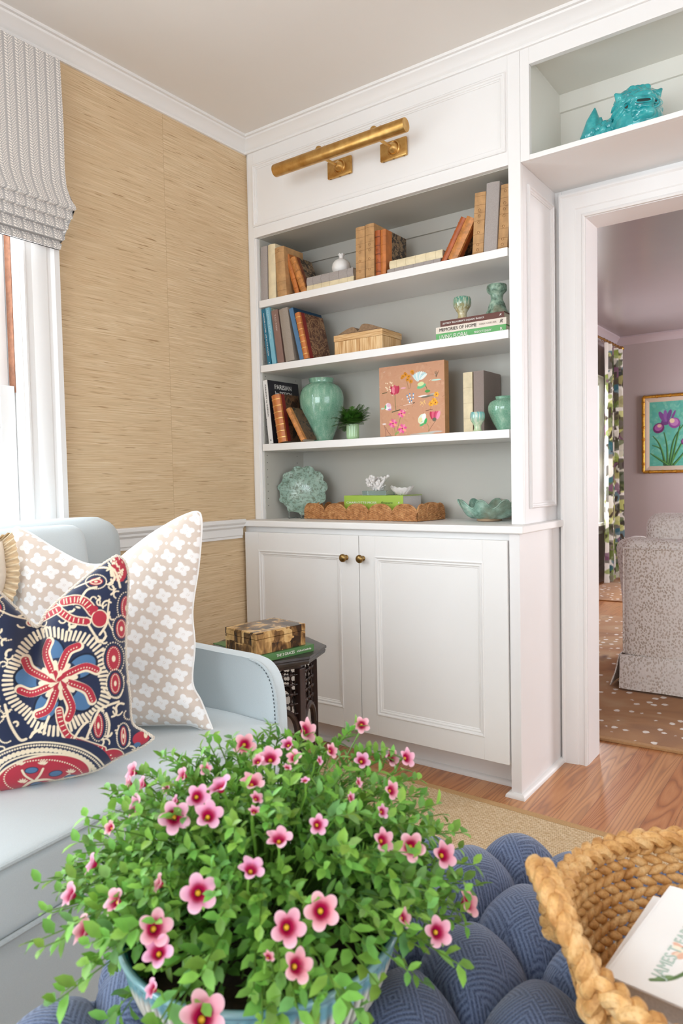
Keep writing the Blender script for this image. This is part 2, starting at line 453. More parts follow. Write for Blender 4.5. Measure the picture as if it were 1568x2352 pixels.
mb = MB(); mb.box((2.96, 0, 0), (XR, D, H)); st(mb.build('wall_return', M_trim, sm=False))
FWY0, FWY1, FWZ0, FWZ1 = 4.15, 5.19, .62, 2.02
wall_with_holes('wall_far_left', M_lav, 'x', -.14, 0, Y2, YF + .14, 0, H, [(FWY0, FWY1, FWZ0, FWZ1)])
mb = MB(); mb.box((0, YF, 0), (XR + .14, YF + .14, H)); st(mb.build('wall_far_back', M_lav, sm=False))
wall_with_holes('wall_far_right', M_lav, 'x', XR, XR + .14, Y2, YF, 0, H, [(3.1, 4.7, .7, 2.2)])
mb = MB(); mb.box((-.14, YR - .14, -.1), (XR + .14, YF + .14, 0)); st(mb.build('floor', M_oak, sm=False))
mb = MB(); mb.box((-.14, YR - .14, H), (XR + .14, Y2 - .005, H + .1)); st(mb.build('ceiling', M_ceil, sm=False))
mb = MB(); mb.box((-.14, Y2 - .005, H), (XR + .14, YF + .14, H + .1)); st(mb.build('ceiling_far', M_lavceil, sm=False))

# crown mouldings
hc = .0575; cc = .057
CROWN = [(0, H - hc), (.009, H - hc), (.011, H - hc + .005), (.009, H - hc + .010), (.013, H - hc + .013), (.018, H - hc + .020), (.028, H - hc + .031), (.039, H - hc + .038), (.044, H - .016), (.046, H - .010), (cc, H - .010), (cc, H), (0, H)]
mb = MB(); sweep(mb, [(0, YR), (0, 0), (2.96, 0), (XR, 0)], CROWN, left=False); st(mb.build('trim_1', M_trim, angle=30))
mb = MB(); sweep(mb, [(XR, 0), (XR, YR), (0, YR)], CROWN, left=False); st(mb.build('trim_2', M_trim, angle=30))
FCR = [(0, H - .085), (.012, H - .085), (.018, H - .07), (.04, H - .04), (.06, H - .022), (.07, H - .015), (.07, H), (0, H)]
mb = MB(); sweep(mb, [(0, Y2), (0, YF), (XR, YF)], FCR, left=False); st(mb.build('trim_3', M_lavtrim, angle=30))
# chair rail on the grasscloth wall
RAIL = [(0, .8627), (.010, .8627), (.010, .872), (.014, .876), (.014, .905), (.018, .909), (.024, .914), (.024, .922), (.030, .927), (.034, .932), (.034, .943), (.031, .9461), (0, .9461)]
mb = MB(); sweep(mb, [(0, -.955), (0, -.088)], RAIL, left=False); st(mb.build('trim_4', M_trim, angle=25))
# baseboards
BASE = [(0, 0), (.030, 0), (.030, .012), (.024, .022), (.016, .026), (.016, .12), (.008, .14), (0, .145)]
mb = MB(); sweep(mb, [(0, YR), (0, -.06)], BASE, left=False); st(mb.build('baseboard_left', M_trim, angle=25))
mb = MB(); sweep(mb, [(0, Y2), (0, YF), (XR, YF)], [(0, 0), (.022, 0), (.022, .13), (.012, .16), (0, .165)], left=False); st(mb.build('baseboard_far', M_lavtrim, angle=25))
# far room: low rail under the window
mb = MB(); sweep(mb, [(0, Y2), (0, YF - .02)], [(0, .53), (.02, .53), (.03, .57), (.03, .6), (0, .61)], left=False); st(mb.build('trim_5', M_lavtrim, angle=25))

# ---------------- windows
def window(name, axis, c_in, dirn, s, e, zb, zt, mat, jamb=.14, brown=False, detail=True, muntin=True):
    """double-hung window in a slab; c_in = inner face of the wall, dirn = +1/-1 outward"""
    root = st(empty(name, (0, 0, 0)))
    def P(a, d, z): return (c_in + dirn * d, a, z) if axis == 'x' else (a, c_in + dirn * d, z)
    def bx(mb, a0, a1, d0, d1, z0, z1):
        p, q = P(a0, d0, z0), P(a1, d1, z1)
        mb.box(tuple(min(x, y) for x, y in zip(p, q)), tuple(max(x, y) for x, y in zip(p, q)))
    mid = zb + (zt - zb) * .51
    mb = MB(); j = .012
    for a0, a1 in ((s, s + j), (e - j, e)): bx(mb, a0, a1, 0, jamb, zb, zt)
    bx(mb, s + j, e - j, 0, jamb, zt - j, zt); bx(mb, s + j, e - j, 0, jamb, zb, zb + j)
    mb.build('window_frame', mat, root, sm=False)
    if brown:
        for a0, a1, nm in ((e - j - .003, e - j, 'bare_wood_track'), (s + j, s + j + .003, 'bare_wood_track')):
            mb = MB(); bx(mb, a0, a1, .028, .062, mid, zt - j); mb.build(nm, M_brownwood, root, sm=False)
    for nm, z0, z1, d0 in (('lower_sash', zb + j, mid + .02, .030), ('upper_sash', mid - .015, zt - j, .066)):
        mb = MB(); q = .05; d1 = d0 + .03
        a0, a1 = s + j + .002, e - j - .002 - (.002)
        bx(mb, a0, a0 + q, d0, d1, z0, z1); bx(mb, a1 - q, a1, d0, d1, z0, z1); bx(mb, a0 + q, a1 - q, d0, d1, z0, z0 + .06); bx(mb, a0 + q, a1 - q, d0, d1, z1 - .045, z1)
        # glazing bead
        bx(mb, a0 + q, a0 + q + .009, d0 + .006, d1, z0 + .06, z1 - .045); bx(mb, a1 - q - .009, a1 - q, d0 + .006, d1, z0 + .06, z1 - .045)
        if muntin:
            for k in (1,):
                zc = z0 + (z1 - z0) * .5; bx(mb, a0 + q + .009, a1 - q - .009, d0 + .004, d1 - .001, zc - .009, zc + .009)
            for k in (1, 2):
                ac = a0 + (a1 - a0) * k / 3; bx(mb, ac - .009, ac + .009, d0 + .005, d1 - .002, z0 + .0605, z1 - .0455)
        sash = mb.build(nm, mat, root, sm=False, bevel=.0015)
        mb = MB(); bx(mb, a0 + q - .004, a1 - q + .004, d0 + .018, d0 + .020, z0 + .055, z1 - .04); mb.build('pane', M_glass, sash, sm=False)
    return root
window('window_1', 'x', 0, -1, WY0, WY1, WZ0, WZ1, M_trim, brown=True)
window('window_2', 'x', 0, -1, -4.0, -2.75, WZ0, WZ1, M_trim)
window('window_3', 'y', YR, -1, .5, 2.9, .7, 2.3, M_trim)
window('window_4', 'x', XR, 1, -3.2, -.8, .7, 2.3, M_trim)
window('window_5', 'x', 0, -1, FWY0, FWY1, FWZ0, FWZ1, M_trim, brown=True)
window('window_6', 'x', XR, 1, 3.1, 4.7, .7, 2.2, M_trim)
def casing_x(name, s, e, zb, zt, mat, wd=.123, sill=True):
    """moulded casing on the wall x=0 round s..e"""
    mb = MB()
    pr = [(0, 0), (0, .013), (.004, .017), (.010, .017), (.013, .013), (.033, .014), (.040, .018), (.052, .022), (.066, .026), (.080, .026), (.086, .022), (.095, .024), (.104, .034), (wd, .034), (wd, 0)]
    mb.rings([[Vector((h_ + .0005, yy + sg * a, zz + up * a)) for a, h_ in pr] for yy, sg, zz, up in ((s, -1, zb, 0), (s, -1, zt, 1), (e, 1, zt, 1), (e, 1, zb, 0))])
    if sill:
        mb.box((0, s - wd - .02, zb - .03), (.06, e + wd + .02, zb)); mb.box((0, s - wd, zb - .12), (.02, e + wd, zb - .03))
    return st(mb.build(name, mat, angle=25))
casing_x('trim_6', WY0, WY1, WZ0, WZ1, M_trim)
casing_x('trim_7', -4.0, -2.75, WZ0, WZ1, M_trim, wd=.123)
casing_x('trim_8', FWY0, FWY1, FWZ0, FWZ1, M_trim, wd=.10)

# ---------------- doorway casing and jambs
mb = MB(); mb.box((JX - .012, D, 0), (JX, Y2, JZ)); mb.box((JX2, D, 0), (JX2 + .012, Y2, JZ)); mb.box((JX - .012, D, JZ), (JX2 + .012, Y2, JZ + .012))
st(mb.build('door_1', M_side, sm=False))
mb = MB()
pr = [(0, 0), (0, .012), (.006, .016), (.012, .012), (.030, .012), (.034, .016), (.040, .017), (.060, .020), (.078, .020), (.084, .026), (.090, .026), (.090, 0)]
pr = [(a, -b) for a, b in pr]
O = [Vector((JX, D, 0)), Vector((JX, D, JZ)), Vector((JX2, D, JZ)), Vector((JX2, D, 0))]
rings = []
for k, (px, pz) in enumerate(((-1, 0), (-1, 1), (1, 1), (1, 0))):
    rings.append([O[k] + Vector((px * (a + .002), b, pz * (a + .002))) for a, b in pr])
mb.rings(rings); st(mb.build('trim_9', M_trim, angle=25))
mb = MB(); mb.box((1.2793, D - .006, 0), (1.290, D, .9128)); mb.box((1.281, D - .006, .9405), (1.290, D, 2.17)); mb.box((1.281, D - .012, JZ + .09), (2.96, D, JZ + .1)); st(mb.build('trim_10', M_trim, sm=False))
# ================================================================== built-ins
XA, XB, XE = .0562, 1.2148, 1.2646      # opening left, right, outer side
ZT = 2.1702; SH = (1.9018, 1.6195, 1.2734); ZC = .94; TC = .0266; YB = .292
PAN = [(0, 0), (0, .007), (.004, .010), (.008, .010), (.010, .006), (.016, .006), (.018, .003), (.022, .0025), (.022, 0)]
bc = empty('bookcase', (0, 0, ZC), 'tall white built-in bookcase with three shelves under a panelled frieze', 'bookcase')
def bb(name, mat, fn, par=bc, off=ZC, **k):
    mb = MB(); fn(mb)
    o = mb.build(name, mat, par, **k); o.data.transform(Matrix.Translation((0, 0, -off))); return o
def fr(mb):
    mb.box((.012, 0, ZC), (XA - .013, .02, H - .004)); mb.box((XA - .013, .003, ZC), (XA - .004, .02, ZT + .004))
    mb.box((XB + .006, 0, ZC), (XE, .02, H - .004)); mb.box((XA - .013, 0, ZT + .006), (XB + .006, .02, H - .004))
    mb.box((0.0, .008, ZC), (.012, .03, H - .004))
bb('face_frame', M_trim, fr, sm=False, bevel=.0012)
def sl(mb):
    mb.box((XA - .012, .02, ZC), (XA, YB, ZT + .012))
    mb.mi = 1
    for y in (.035, .245):
        for k in range(40):
            z = 1.0 + k * .032
            if any(abs(z - s + .015) < .022 for s in SH) or z > ZT - .02: continue
            mb.lathe([(.0022, 0), (.0001, 0)], (0, 0, 0), 8, M=Matrix.Translation((XA + .0004, y, z)) @ Matrix.Rotation(PI / 2, 4, 'Y'))
bb('left_side_panel', [M_inner, plain('peg_hole_dark', '#2A2824', .9)], sl, sm=False)
bb('right_side_panel', M_side, lambda mb: mb.box((XB, .02, ZC), (XE, D - .001, H - .004)), sm=False)
bb('back_panel', M_inner, lambda mb: (mb.box((XA, YB, ZC), (XB, YB + .012, ZT + .012)), mb.box((XA, YB - .012, ZT - .052), (XB, YB, ZT + .012))), sm=False)
bb('top_panel', M_inner, lambda mb: mb.box((XA, .02, ZT + .004), (XB, YB, ZT + .016)), sm=False)
for z in SH: bb('shelf', M_trim, lambda mb: mb.box((XA + .001, .004, z - .030), (XB - .001, YB - .001, z)), sm=False, bevel=.0015)
bb('frieze_moulding', M_trim, lambda mb: frame(mb, (.043, 0, 2.2215), (1, 0, 0), (0, 0, 1), (0, -1, 0), 1.171, .2665, PAN), angle=25)
bb('side_moulding', M_side, lambda mb: frame(mb, (XE, .058, .993), (0, 1, 0), (0, 0, 1), (1, 0, 0), .252, 1.125, PAN), angle=25)

ct = empty('countertop', (0, 0, ZC - TC), 'white painted countertop ledge running under the bookcase shelves', 'countertop')
mb = MB(); mb.prism([(0, -.088), (1.2967, -.088), (1.2967, D - .0005), (0, D - .0005)], 0, TC - .0003); mb.build('slab', M_trim, ct, sm=False, bevel=.004)

cb_ = empty('base_cabinet', (0, 0, 0), 'white two-door base cabinet below the bookcase, with aged brass knobs', 'cabinet')
X2 = 1.279; YD = -.060; ZB = ZC - TC - .0005
mb = MB(); mb.box((0.0, YD + .004, .112), (1.241, D - .013, ZB)); mb.build('carcass', M_trim, cb_, sm=False)
mb = MB(); mb.box((1.241, YD - .012, 0), (X2, D - .0005, ZB)); mb.build('end_panel', M_side, cb_, sm=False, bevel=.0015)
mb = MB(); mb.box((0.0, YD + .075, 0), (1.241, YD + .09, .112)); mb.build('toe_kick', M_trim, cb_, sm=False)
QR = [(0, 0), (.016, 0), (.016, .004), (.0145, .010), (.010, .015), (.004, .0175), (0, .018)]
mb = MB(); sweep(mb, [(0.0, YD + .075), (1.241, YD + .075)], QR, left=False); mb.build('shoe_moulding', M_trim, cb_, angle=30)
mb = MB(); sweep(mb, [(1.241, YD + .02), (1.241, YD - .012), (X2, YD - .012), (X2, D - .0005)], QR, left=False); mb.build('shoe_moulding', M_trim, cb_, angle=30)
M_brass = NT('aged_brass'); v = M_brass.coord('Object'); M_brass.col(M_brass.ramp(M_brass.noise(v, 30, 5), [(.3, '#B98C4C'), (.7, '#D8B06E')])); M_brass.set(Metallic=1., Roughness=.36, Anisotropic=.3); M_brass = M_brass.m
M_brassd = plain('dark_aged_brass', '#8F7448', .32, 1., noise=.25, nscale=60)
def door(x0, x1, kx, ins0, ins1, lab=None):
    root = empty('door', (x0, YD - .02, .1105)); root.parent = cb_
    w_, h_ = x1 - x0, .7785
    a, b, c, d = ins0 - x0, ins1 - x0, .195 - .1105, .809 - .1105; y0 = 0; y1 = .0195
    mb = MB()
    mb.box((0, y0, 0), (a, y1, h_)); mb.box((b, y0, 0), (w_, y1, h_)); mb.box((a, y0, 0), (b, y1, c)); mb.box((a, y0, d), (b, y1, h_))
    mb.build('door_frame', M_trim, root, sm=False, bevel=.0012)
    mb = MB(); mb.box((a, y0 + .008, c), (b, y1, d)); mb.build('door_panel', M_trim, root, sm=False)
    mb = MB(); frame(mb, (a - .003, y0, c - .003), (1, 0, 0), (0, 0, 1), (0, -1, 0), b - a + .006, d - c + .006, [(0, -.006), (0, .002), (.003, .003), (.006, .002), (.008, -.002), (.011, -.003), (.014, -.0015), (.017, -.003), (.019, -.006), (.022, -.006), (.024, -.0075), (.026, -.0085)])
    mb.build('door_moulding', M_trim, root, angle=25)
    mb = MB(); mb.lathe([(.0105, 0), (.0105, .003), (.008, .005), (.006, .008), (.006, .013), (.008, .016), (.0145, .020), (.0165, .024), (.0155, .029), (.011, .033), (.004, .0345), (.0002, .0345)], n=28, M=Matrix.Translation((kx - x0, 0, .8007 - .1105)) @ Matrix.Rotation(PI / 2, 4, 'X'))
    mb.build('knob', M_brassd, root, angle=50)
    return root
door(.0166, .6215, .5627, .0966, .533)
door(.6245, 1.237, .6425, .699, 1.145)

# bridge shelf over the doorway
br = empty('bridge_shelf', (XE, 0, 2.1737), 'white open display niche bridging above the doorway', 'shelf')
def b2(name, mat, fn, **k): return bb(name, mat, fn, br, 0, **k)
def setl(o): o.data.transform(Matrix.Translation((-XE, 0, -2.1737))); return o
XN = 1.2975; ZN0, ZN1 = 2.1905, 2.488; XEND = 2.955
def ff(mb):
    mb.box((XE + .0006, 0, 2.1737), (XN, .02, H - .004)); mb.box((XN, 0, 2.1737), (XEND, .02, ZN0)); mb.box((XN, 0, ZN1), (XEND, .02, H - .004))
setl(b2('face_frame', M_trim, ff, sm=False, bevel=.001))
setl(b2('niche_floor', M_trim, lambda mb: mb.box((XE + .0006, .02, 2.1737), (XEND, D - .001, ZN0 - .001)), sm=False))
setl(b2('niche_lining', M_niche, lambda mb: (mb.box((XE + .0006, .02, ZN0), (XN - .004, D - .001, ZN1 + .03)), mb.box((XN - .004, .02, ZN1 + .028), (XEND, D - .001, ZN1 + .04)), mb.box((XN - .004, .326, ZN0), (XEND, D - .001, ZN1 + .028)), mb.box((XN - .004, .314, 2.452), (XEND, .326, ZN1 + .028))), sm=False))

# ------------------------------------------------ brass picture light
pl = empty('picture_light', (.6, 0, 2.35), 'long brass picture light on two square backplates above the bookcase', 'lamp')
def P3(x, y, z): return (x - .6, y, z - 2.35)
mb = MB(); mb.lathe([(.0001, -.303), (.0238, -.303), (.0245, -.300), (.0245, .300), (.0238, .303), (.0001, .303)], n=36, M=Matrix.Translation(P3(.604, -.15, 2.349)) @ Matrix.Rotation(PI / 2, 4, 'Y'))
mb.build('lamp_tube', M_brass, pl, angle=40)
for cx in (.517, .769):
    mb = MB(); M_ = axes(P3(cx, -.0008, 2.352), (1, 0, 0), (0, 0, 1), (0, -1, 0))
    mb.box((-.058, -.035, 0), (.058, .033, .014), M=M_, bev=.004); p = mb.build('backplate', M_brass, pl, angle=30)
    mb = MB(); mb.lathe([(.0001, .0135), (.027, .0135), (.028, .017), (.025, .021), (.021, .019), (.019, .022), (.017, .03), (.010, .037), (.006, .040)], n=28, M=M_ @ Matrix.Translation((.004, .0, 0)))
    mb.build('rosette', M_brass, pl, angle=40)
    mb = MB(); mb.tube([P3(cx + .004, -.03, 2.352), P3(cx + .002, -.07, 2.352), P3(cx, -.13, 2.352)], .006, 12); mb.build('arm', M_brass, pl)
    mb = MB(); mb.ball(P3(cx - .004, -.138, 2.378), .014, 16, 10, (1, 1, .9)); mb.tube([P3(cx + .012, -.14, 2.372), P3(cx + .024, -.14, 2.378)], .0035, 8); mb.ball(P3(cx + .026, -.14, 2.379), .0045, 10, 6); mb.build('swivel_knuckle', M_brass, pl)
    for dx in (-.045, 0, .045):
        mb = MB(); mb.lathe([(.003, 0), (.003, .0015), (.0001, .002)], n=12, M=Matrix.Translation(P3(cx + dx, -.008, 2.317)) @ Matrix.Rotation(PI, 4, 'X')); mb.build('screw', M_brassd, pl)
# ================================================================== things on the shelves
M_linen = plain('grey_book_linen', '#A39A95', .85, noise=.10, nscale=350, bump=.0004, sheen=.2)
M_taupe = plain('taupe_book_linen', '#94857E', .85, noise=.08, nscale=350, bump=.0004)
M_vellum = plain('cream_vellum', '#E2D2AE', .6, noise=.12, nscale=25)
M_tan = plain('worn_tan_cover', '#B98F60', .7, noise=.22, nscale=30)
M_tand = plain('tan_spine_line', '#8A6238', .7)
M_rust = plain('rust_leather', '#A85628', .42, noise=.28, nscale=35)
M_orange = plain('orange_leather', '#BE7136', .4, noise=.22, nscale=30)
M_tanl = plain('mottled_tan_leather', '#C07F43', .45, noise=.32, nscale=70)
M_brownl = plain('dark_brown_leather', '#7A3F25', .5, noise=.3, nscale=40)
M_redl = plain('deep_red_cloth', '#7E1F1C', .6)
M_pages = NT('page_edges'); v = M_pages.coord('Object', (1, 1, 1)); M_pages.col(M_pages.ramp(M_pages.noise(v, 400, 2), [(.3, '#CFC4AE'), (.7, '#EAE2D2')])); M_pages.set(Roughness=.9); M_pages = M_pages.m
M_pagesw = plain('white_page_edges', '#D6D4D2', .9, noise=.1, nscale=300)
M_gilt = plain('gilt_lettering', '#E0B36A', .35, .6)
M_white_ink = plain('white_ink', '#F2EEE8', .6)
M_dark_ink = plain('dark_ink', '#3A312B', .6)
def marble(name, a, b, c, sc=28, dist=2.5):
    t = NT(name); v = t.coord('Object'); n = t.noise(v, sc, 4, .6, dist); t.col(t.ramp(n, [(.32, a), (.5, b), (.56, c), (.64, a)])); t.set(Roughness=.4); return t.m
M_marb = marble('black_marbled_paper', '#1D1714', '#3A2C23', '#A98A66')
M_marbr = marble('brown_marbled_paper', '#4A2A1A', '#6A412B', '#B08A62', 22, 4)
M_marbd = marble('dark_swirl_paper', '#35201A', '#6E4B33', '#241511', 14, 2)

def Mroll(P, th): return Matrix.Translation(P) @ Matrix.Rotation(th, 4, 'Y')
def book(name, label, t, h, d, M, cover, pages=M_pages, rnd_=.12, bt=.0025, bands=0, band_mat=None, group=None, quarter=None, cat='book', over=.003, rings=None, lines=None, seam=True):
    """spine towards -y, thickness along x, height z. Parts: cover, pages, boards"""
    root = empty(name, (0, 0, 0), label, cat, group); root.matrix_world = M
    mb = MB(); r = t * rnd_; n = 8 if rnd_ > .02 else 1
    arc = [(t * k / n, -r * math.sin(PI * k / n)) for k in range(n + 1)]
    q = quarter[0] if quarter else d
    hinge = .007
    def U(dd, o=0):
        outer = [(-o, dd)] + [(-o, 0)] + arc[1:-1] + [(t + o, 0), (t + o, dd)]
        inner = [(t - bt, dd), (t - bt, .0015), (bt, .0015), (bt, dd)]
        return outer + inner
    mb.prism(U(q), 0, h); mb.mi = 1
    if bands:
        for k in range(bands):
            z = h * (k + .75) / (bands + .5)
            a2 = [(-.0005 if k2 == 0 else x, y) for k2, (x, y) in enumerate(arc)]
            pts = [(x - (t / 2 - x) * .03, y - .0018) for x, y in arc]
            mb.prism([(-.0004, .006)] + pts + [(t + .0004, .006)], z - .0015, z + .0015)
    if lines:
        for zf in lines:
            pts = [(x - (t / 2 - x) * .02, y - .0005) for x, y in arc]; mb.prism([(0, .001)] + pts + [(t, .001)], h * zf - .0004, h * zf + .0004)
    if rings:
        for zf in rings:
            rr = min(.0045, t * .2)
            pts = [(t / 2 + rr * math.cos(a * PI / 8), -r - .0006, h * zf + rr * math.sin(a * PI / 8)) for a in range(16)]
            mb.tube(pts, .0006, 4, closed=True)
    mb.build('cover', [cover, band_mat or cover], root, angle=35)
    if quarter:
        mb = MB()
        for x0, x1 in ((-.0004, bt), (t - bt, t + .0004)): mb.box((x0, q, 0), (x1, d, h))
        mb.build('board', quarter[1], root, sm=False)
        if len(quarter) > 2:
            mb = MB(); mb.box((t - bt, .010, .0), (t + .0006, q, h)); mb.box((-.0006, .010, .0), (bt, q, h)); mb.build('joint_cloth', quarter[2], root, sm=False)
    mb = MB(); mb.box((bt, .002, over), (t - bt, d - .004, h - over)); mb.build('page_block', pages, root, sm=False)
    root['dims'] = (t, h, d)
    return root
def spine_text(b, txt, mat, z, size, width=None, r=.0025, name='spine_lettering', x=None, shear=0, down=True):
    t = b['dims'][0]
    M = axes((t / 2 if x is None else x, -r, z), (0, 0, -1), (1, 0, 0), (0, -1, 0))
    return lettering(txt, size, mat, b, M, name, width=width, shear=shear)
BOOKS1 = 'books on the top shelf'; BOOKS2 = 'books on the second shelf'; BOOKS3 = 'books on the third shelf'
Z1, Z2, Z3 = SH
def bpx(bl, br, tl, y0, zs, label, cover, d=.19, group=None, tfix=None, **k):
    a, b, c = at(*bl, 'y', y0), at(*br, 'y', y0), at(*tl, 'y', y0)
    ax = (c - a).normalized(); th = math.atan2(ax.x, ax.z)
    if abs(th) < .012: th = 0; ax = Vector((0, 0, 1))
    perp = Vector((math.cos(th), 0, -math.sin(th)))
    t = tfix or (b - a).dot(perp)
    # left base corner
    zb = zs + .0004 + (t * math.sin(th) if th > 0 else 0)
    s = (zb - c.z) / ax.z; base = c + ax * s; h = -s
    zlim = {Z1: ZT, Z2: Z1 - .030, Z3: Z2 - .030}[zs] - .0012; h = min(h, (zlim - zb - t * max(0, -math.sin(th))) / math.cos(th))
    sh_ = max(0, XA + .0012 - min(base.x, base.x + ax.x * h)) - max(0, max(base.x + perp.x * t, base.x + perp.x * t + ax.x * h) - (XB - .001)); base.x += sh_
    return book('book', label, t, h, d, Mroll(base, th), cover, group=group, **k)
Z1, Z2, Z3 = SH
# --- top shelf
A = lambda x, y: (580 + x / 4.9, 530 + y / 4.9)
B = lambda x, y: (860 + x / 4.9, 400 + y / 4.9)
bpx(A(92, 760), A(168, 745), A(86, 185), .018, Z1, 'grey linen book upright at the far left end of the top shelf', M_linen, group=BOOKS1, d=.16, rnd_=.1)
bpx(A(181, 755), A(262, 735), A(173, 160), .018, Z1, 'cream vellum book standing second from left on the top shelf', M_vellum, group=BOOKS1, d=.15)
bpx(A(282, 735), A(384, 712), A(247, 200), .018, Z1, 'worn tan book leaning left against the cream one, top shelf', M_tan, group=BOOKS1, d=.13, lines=(.12, .9, .3, .7), band_mat=M_tand, rings=(.93,))
bpx(A(474, 692), A(524, 682), A(360, 285), .045, Z1, 'slim orange leather book leaning left on the top shelf', M_orange, group=BOOKS1, d=.10, bands=4, rnd_=.2)
bpx(A(540, 675), A(606, 662), A(418, 325), .045, Z1, 'small mottled tan book with black marbled board, leaning left, top shelf', M_tanl, group=BOOKS1, d=.115, quarter=(.03, M_marb, M_brownl), bands=4, rnd_=.25)
def flat(x0, x1, y0, z0, t, d, label, cover, group, th=0, **k):
    M = axes((x1, y0, z0), (0, 0, 1), (0, 1, 0), (-1, 0, 0))
    if th: M = Matrix.Translation((x1, y0, z0)) @ Matrix.Rotation(th, 4, 'Z') @ Matrix.Translation((-x1, -y0, -z0)) @ M
    return book('book', label, t, x1 - x0, d, M, cover, group=group, **k)
xa, xb = at(*A(614, 640), 'y', .04).x, at(*A(1140, 520), 'y', .04).x
flat(xa, xb, .04, Z1 + .0004, .030, .145, 'cream ribbed book lying flat under the grey one, top shelf', M_vellum, BOOKS1, bands=0, lines=(.12, .3, .5, .68, .86), band_mat=plain('vellum_line', '#BCA77E', .7))
xa, xb = at(*A(612, 560), 'y', .04).x, at(*A(1132, 450), 'y', .04).x
gb = flat(xa, xb, .04, Z1 + .0310, .0335, .145, 'grey ribbed book lying flat below the white pomegranate', M_linen, BOOKS1, lines=(.12, .3, .5, .68, .86), band_mat=plain('linen_line', '#837A76', .8))
RG = (.1, .18, .37, .53, .63, .72, .9); LN = (.06, .2, .34, .56, .68, .8, .94)
M_titl = M_dark_ink
for bl, br, tl, lab in ((A(1162, 545), A(1262, 525), A(1160, -35), 'tall tan book with ruled spine, left of a matching pair on the top shelf'), (A(1272, 522), A(1366, 502), A(1268, -70), 'tall tan book with ruled spine, right of a matching pair on the top shelf')):
    b = bpx(bl, br, tl, .035, Z1, lab, M_tan, group=BOOKS1, d=.14, lines=LN, rings=RG[1:5], band_mat=M_tand, rnd_=.06)
b = bpx(A(1383, 498), A(1440, 484), A(1378, 0), .042, Z1, 'reddish brown leather book with raised bands on the top shelf', M_rust, group=BOOKS1, d=.12, bands=5, rings=(.15, .36, .58), band_mat=M_brownl, rnd_=.18)
b = bpx(A(1443, 482), A(1500, 470), A(1440, -10), .040, Z1, 'brown leather book with black marbled board standing on the top shelf', M_orange, group=BOOKS1, d=.155, bands=5, quarter=(.045, M_marb), rnd_=.2)
xa, xb = at(*B(145, 1080), 'y', .04).x, at(*B(742, 945), 'y', .04).x
flat(xa, xb, .04, Z1 + .0004, .024, .15, 'thin grey ribbed book lying flat under a cream book, top shelf', M_linen, BOOKS1, lines=(.12, .3, .5, .68, .86), band_mat=plain('linen_line', '#837A76', .8))
xa, xb = at(*B(170, 1000), 'y', .04).x, at(*B(765, 870), 'y', .04).x
flat(xa, xb, .04, Z1 + .0248, .030, .15, 'cream ribbed book lying flat on top of a thin grey book', M_vellum, BOOKS1, lines=(.12, .3, .5, .68, .86), band_mat=plain('vellum_line', '#BCA77E', .7))
bpx(B(750, 968), B(818, 950), B(975, 470), .045, Z1, 'slim rust leather book leaning right beside the flat cream book', M_rust, group=BOOKS1, d=.12, bands=5, rnd_=.2)
bpx(B(824, 948), B(936, 922), B(1042, 462), .045, Z1, 'thick mottled tan book leaning right with marbled board, top shelf', M_tanl, group=BOOKS1, d=.13, bands=3, quarter=(.035, M_marb, M_rust), rnd_=.15)
bpx(B(1100, 888), B(1222, 862), B(1130, 212), .04, Z1, 'tall tan book with ruled spine leaning slightly right, top shelf', M_tan, group=BOOKS1, d=.14, lines=LN, rings=RG[:6], band_mat=M_tand, rnd_=.05)
bpx(B(1228, 860), B(1372, 826), B(1262, 100), .036, Z1, 'tallest grey linen book near the right end of the top shelf', M_linen, group=BOOKS1, d=.17, rnd_=.05)
bpx(B(1384, 822), B(1470, 804), B(1424, 118), .042, Z1, 'tan book with ruled spine at the right end of the top shelf', M_tan, group=BOOKS1, d=.14, lines=LN, rings=RG, band_mat=M_tand, rnd_=.05, tfix=.036)

# pomegranate
c = at(*A(975, 440), 'y', .085); zc = Z1 + .0650
pom = empty('pomegranate_ornament', (c.x, .10, zc), 'white ceramic pomegranate sitting on the grey flat book', 'ornament')
M_wcer = plain('matt_white_ceramic', '#EFEDEA', .45, noise=.03, nscale=60)
mb = MB(); prof = [(.012, .0), (.022, .002), (.030, .009), (.0345, .020), (.035, .030), (.032, .042), (.024, .052), (.013, .058), (.009, .060)]
def wob(th, r, z): return (r * (1 + .035 * abs(math.sin(th * 3.0 + .4)) ** .6 - .02), z)
mb.lathe(prof, n=64, wob=wob, cap0=True, cap1=True); mb.build('fruit', M_wcer, pom)
mb = MB(); rings = []
for r, z in ((.010, .056), (.008, .062), (.009, .069), (.0135, .074)):
    rings.append([Vector((r * math.cos(a * PI / 12) + (z - .056) * .12, r * math.sin(a * PI / 12), z + (.004 if (a % 3 == 0 and z > .07) else 0))) for a in range(24)])
rings.append([p * .82 + Vector((0, 0, .0135)) for p in rings[-1]]); rings.append([Vector((.006 * math.cos(a * PI / 12), .006 * math.sin(a * PI / 12), .064)) for a in range(24)])
mb.rings(rings); mb.build('crown', M_wcer, pom); pom.scale = (1.12, 1.12, 1.12)

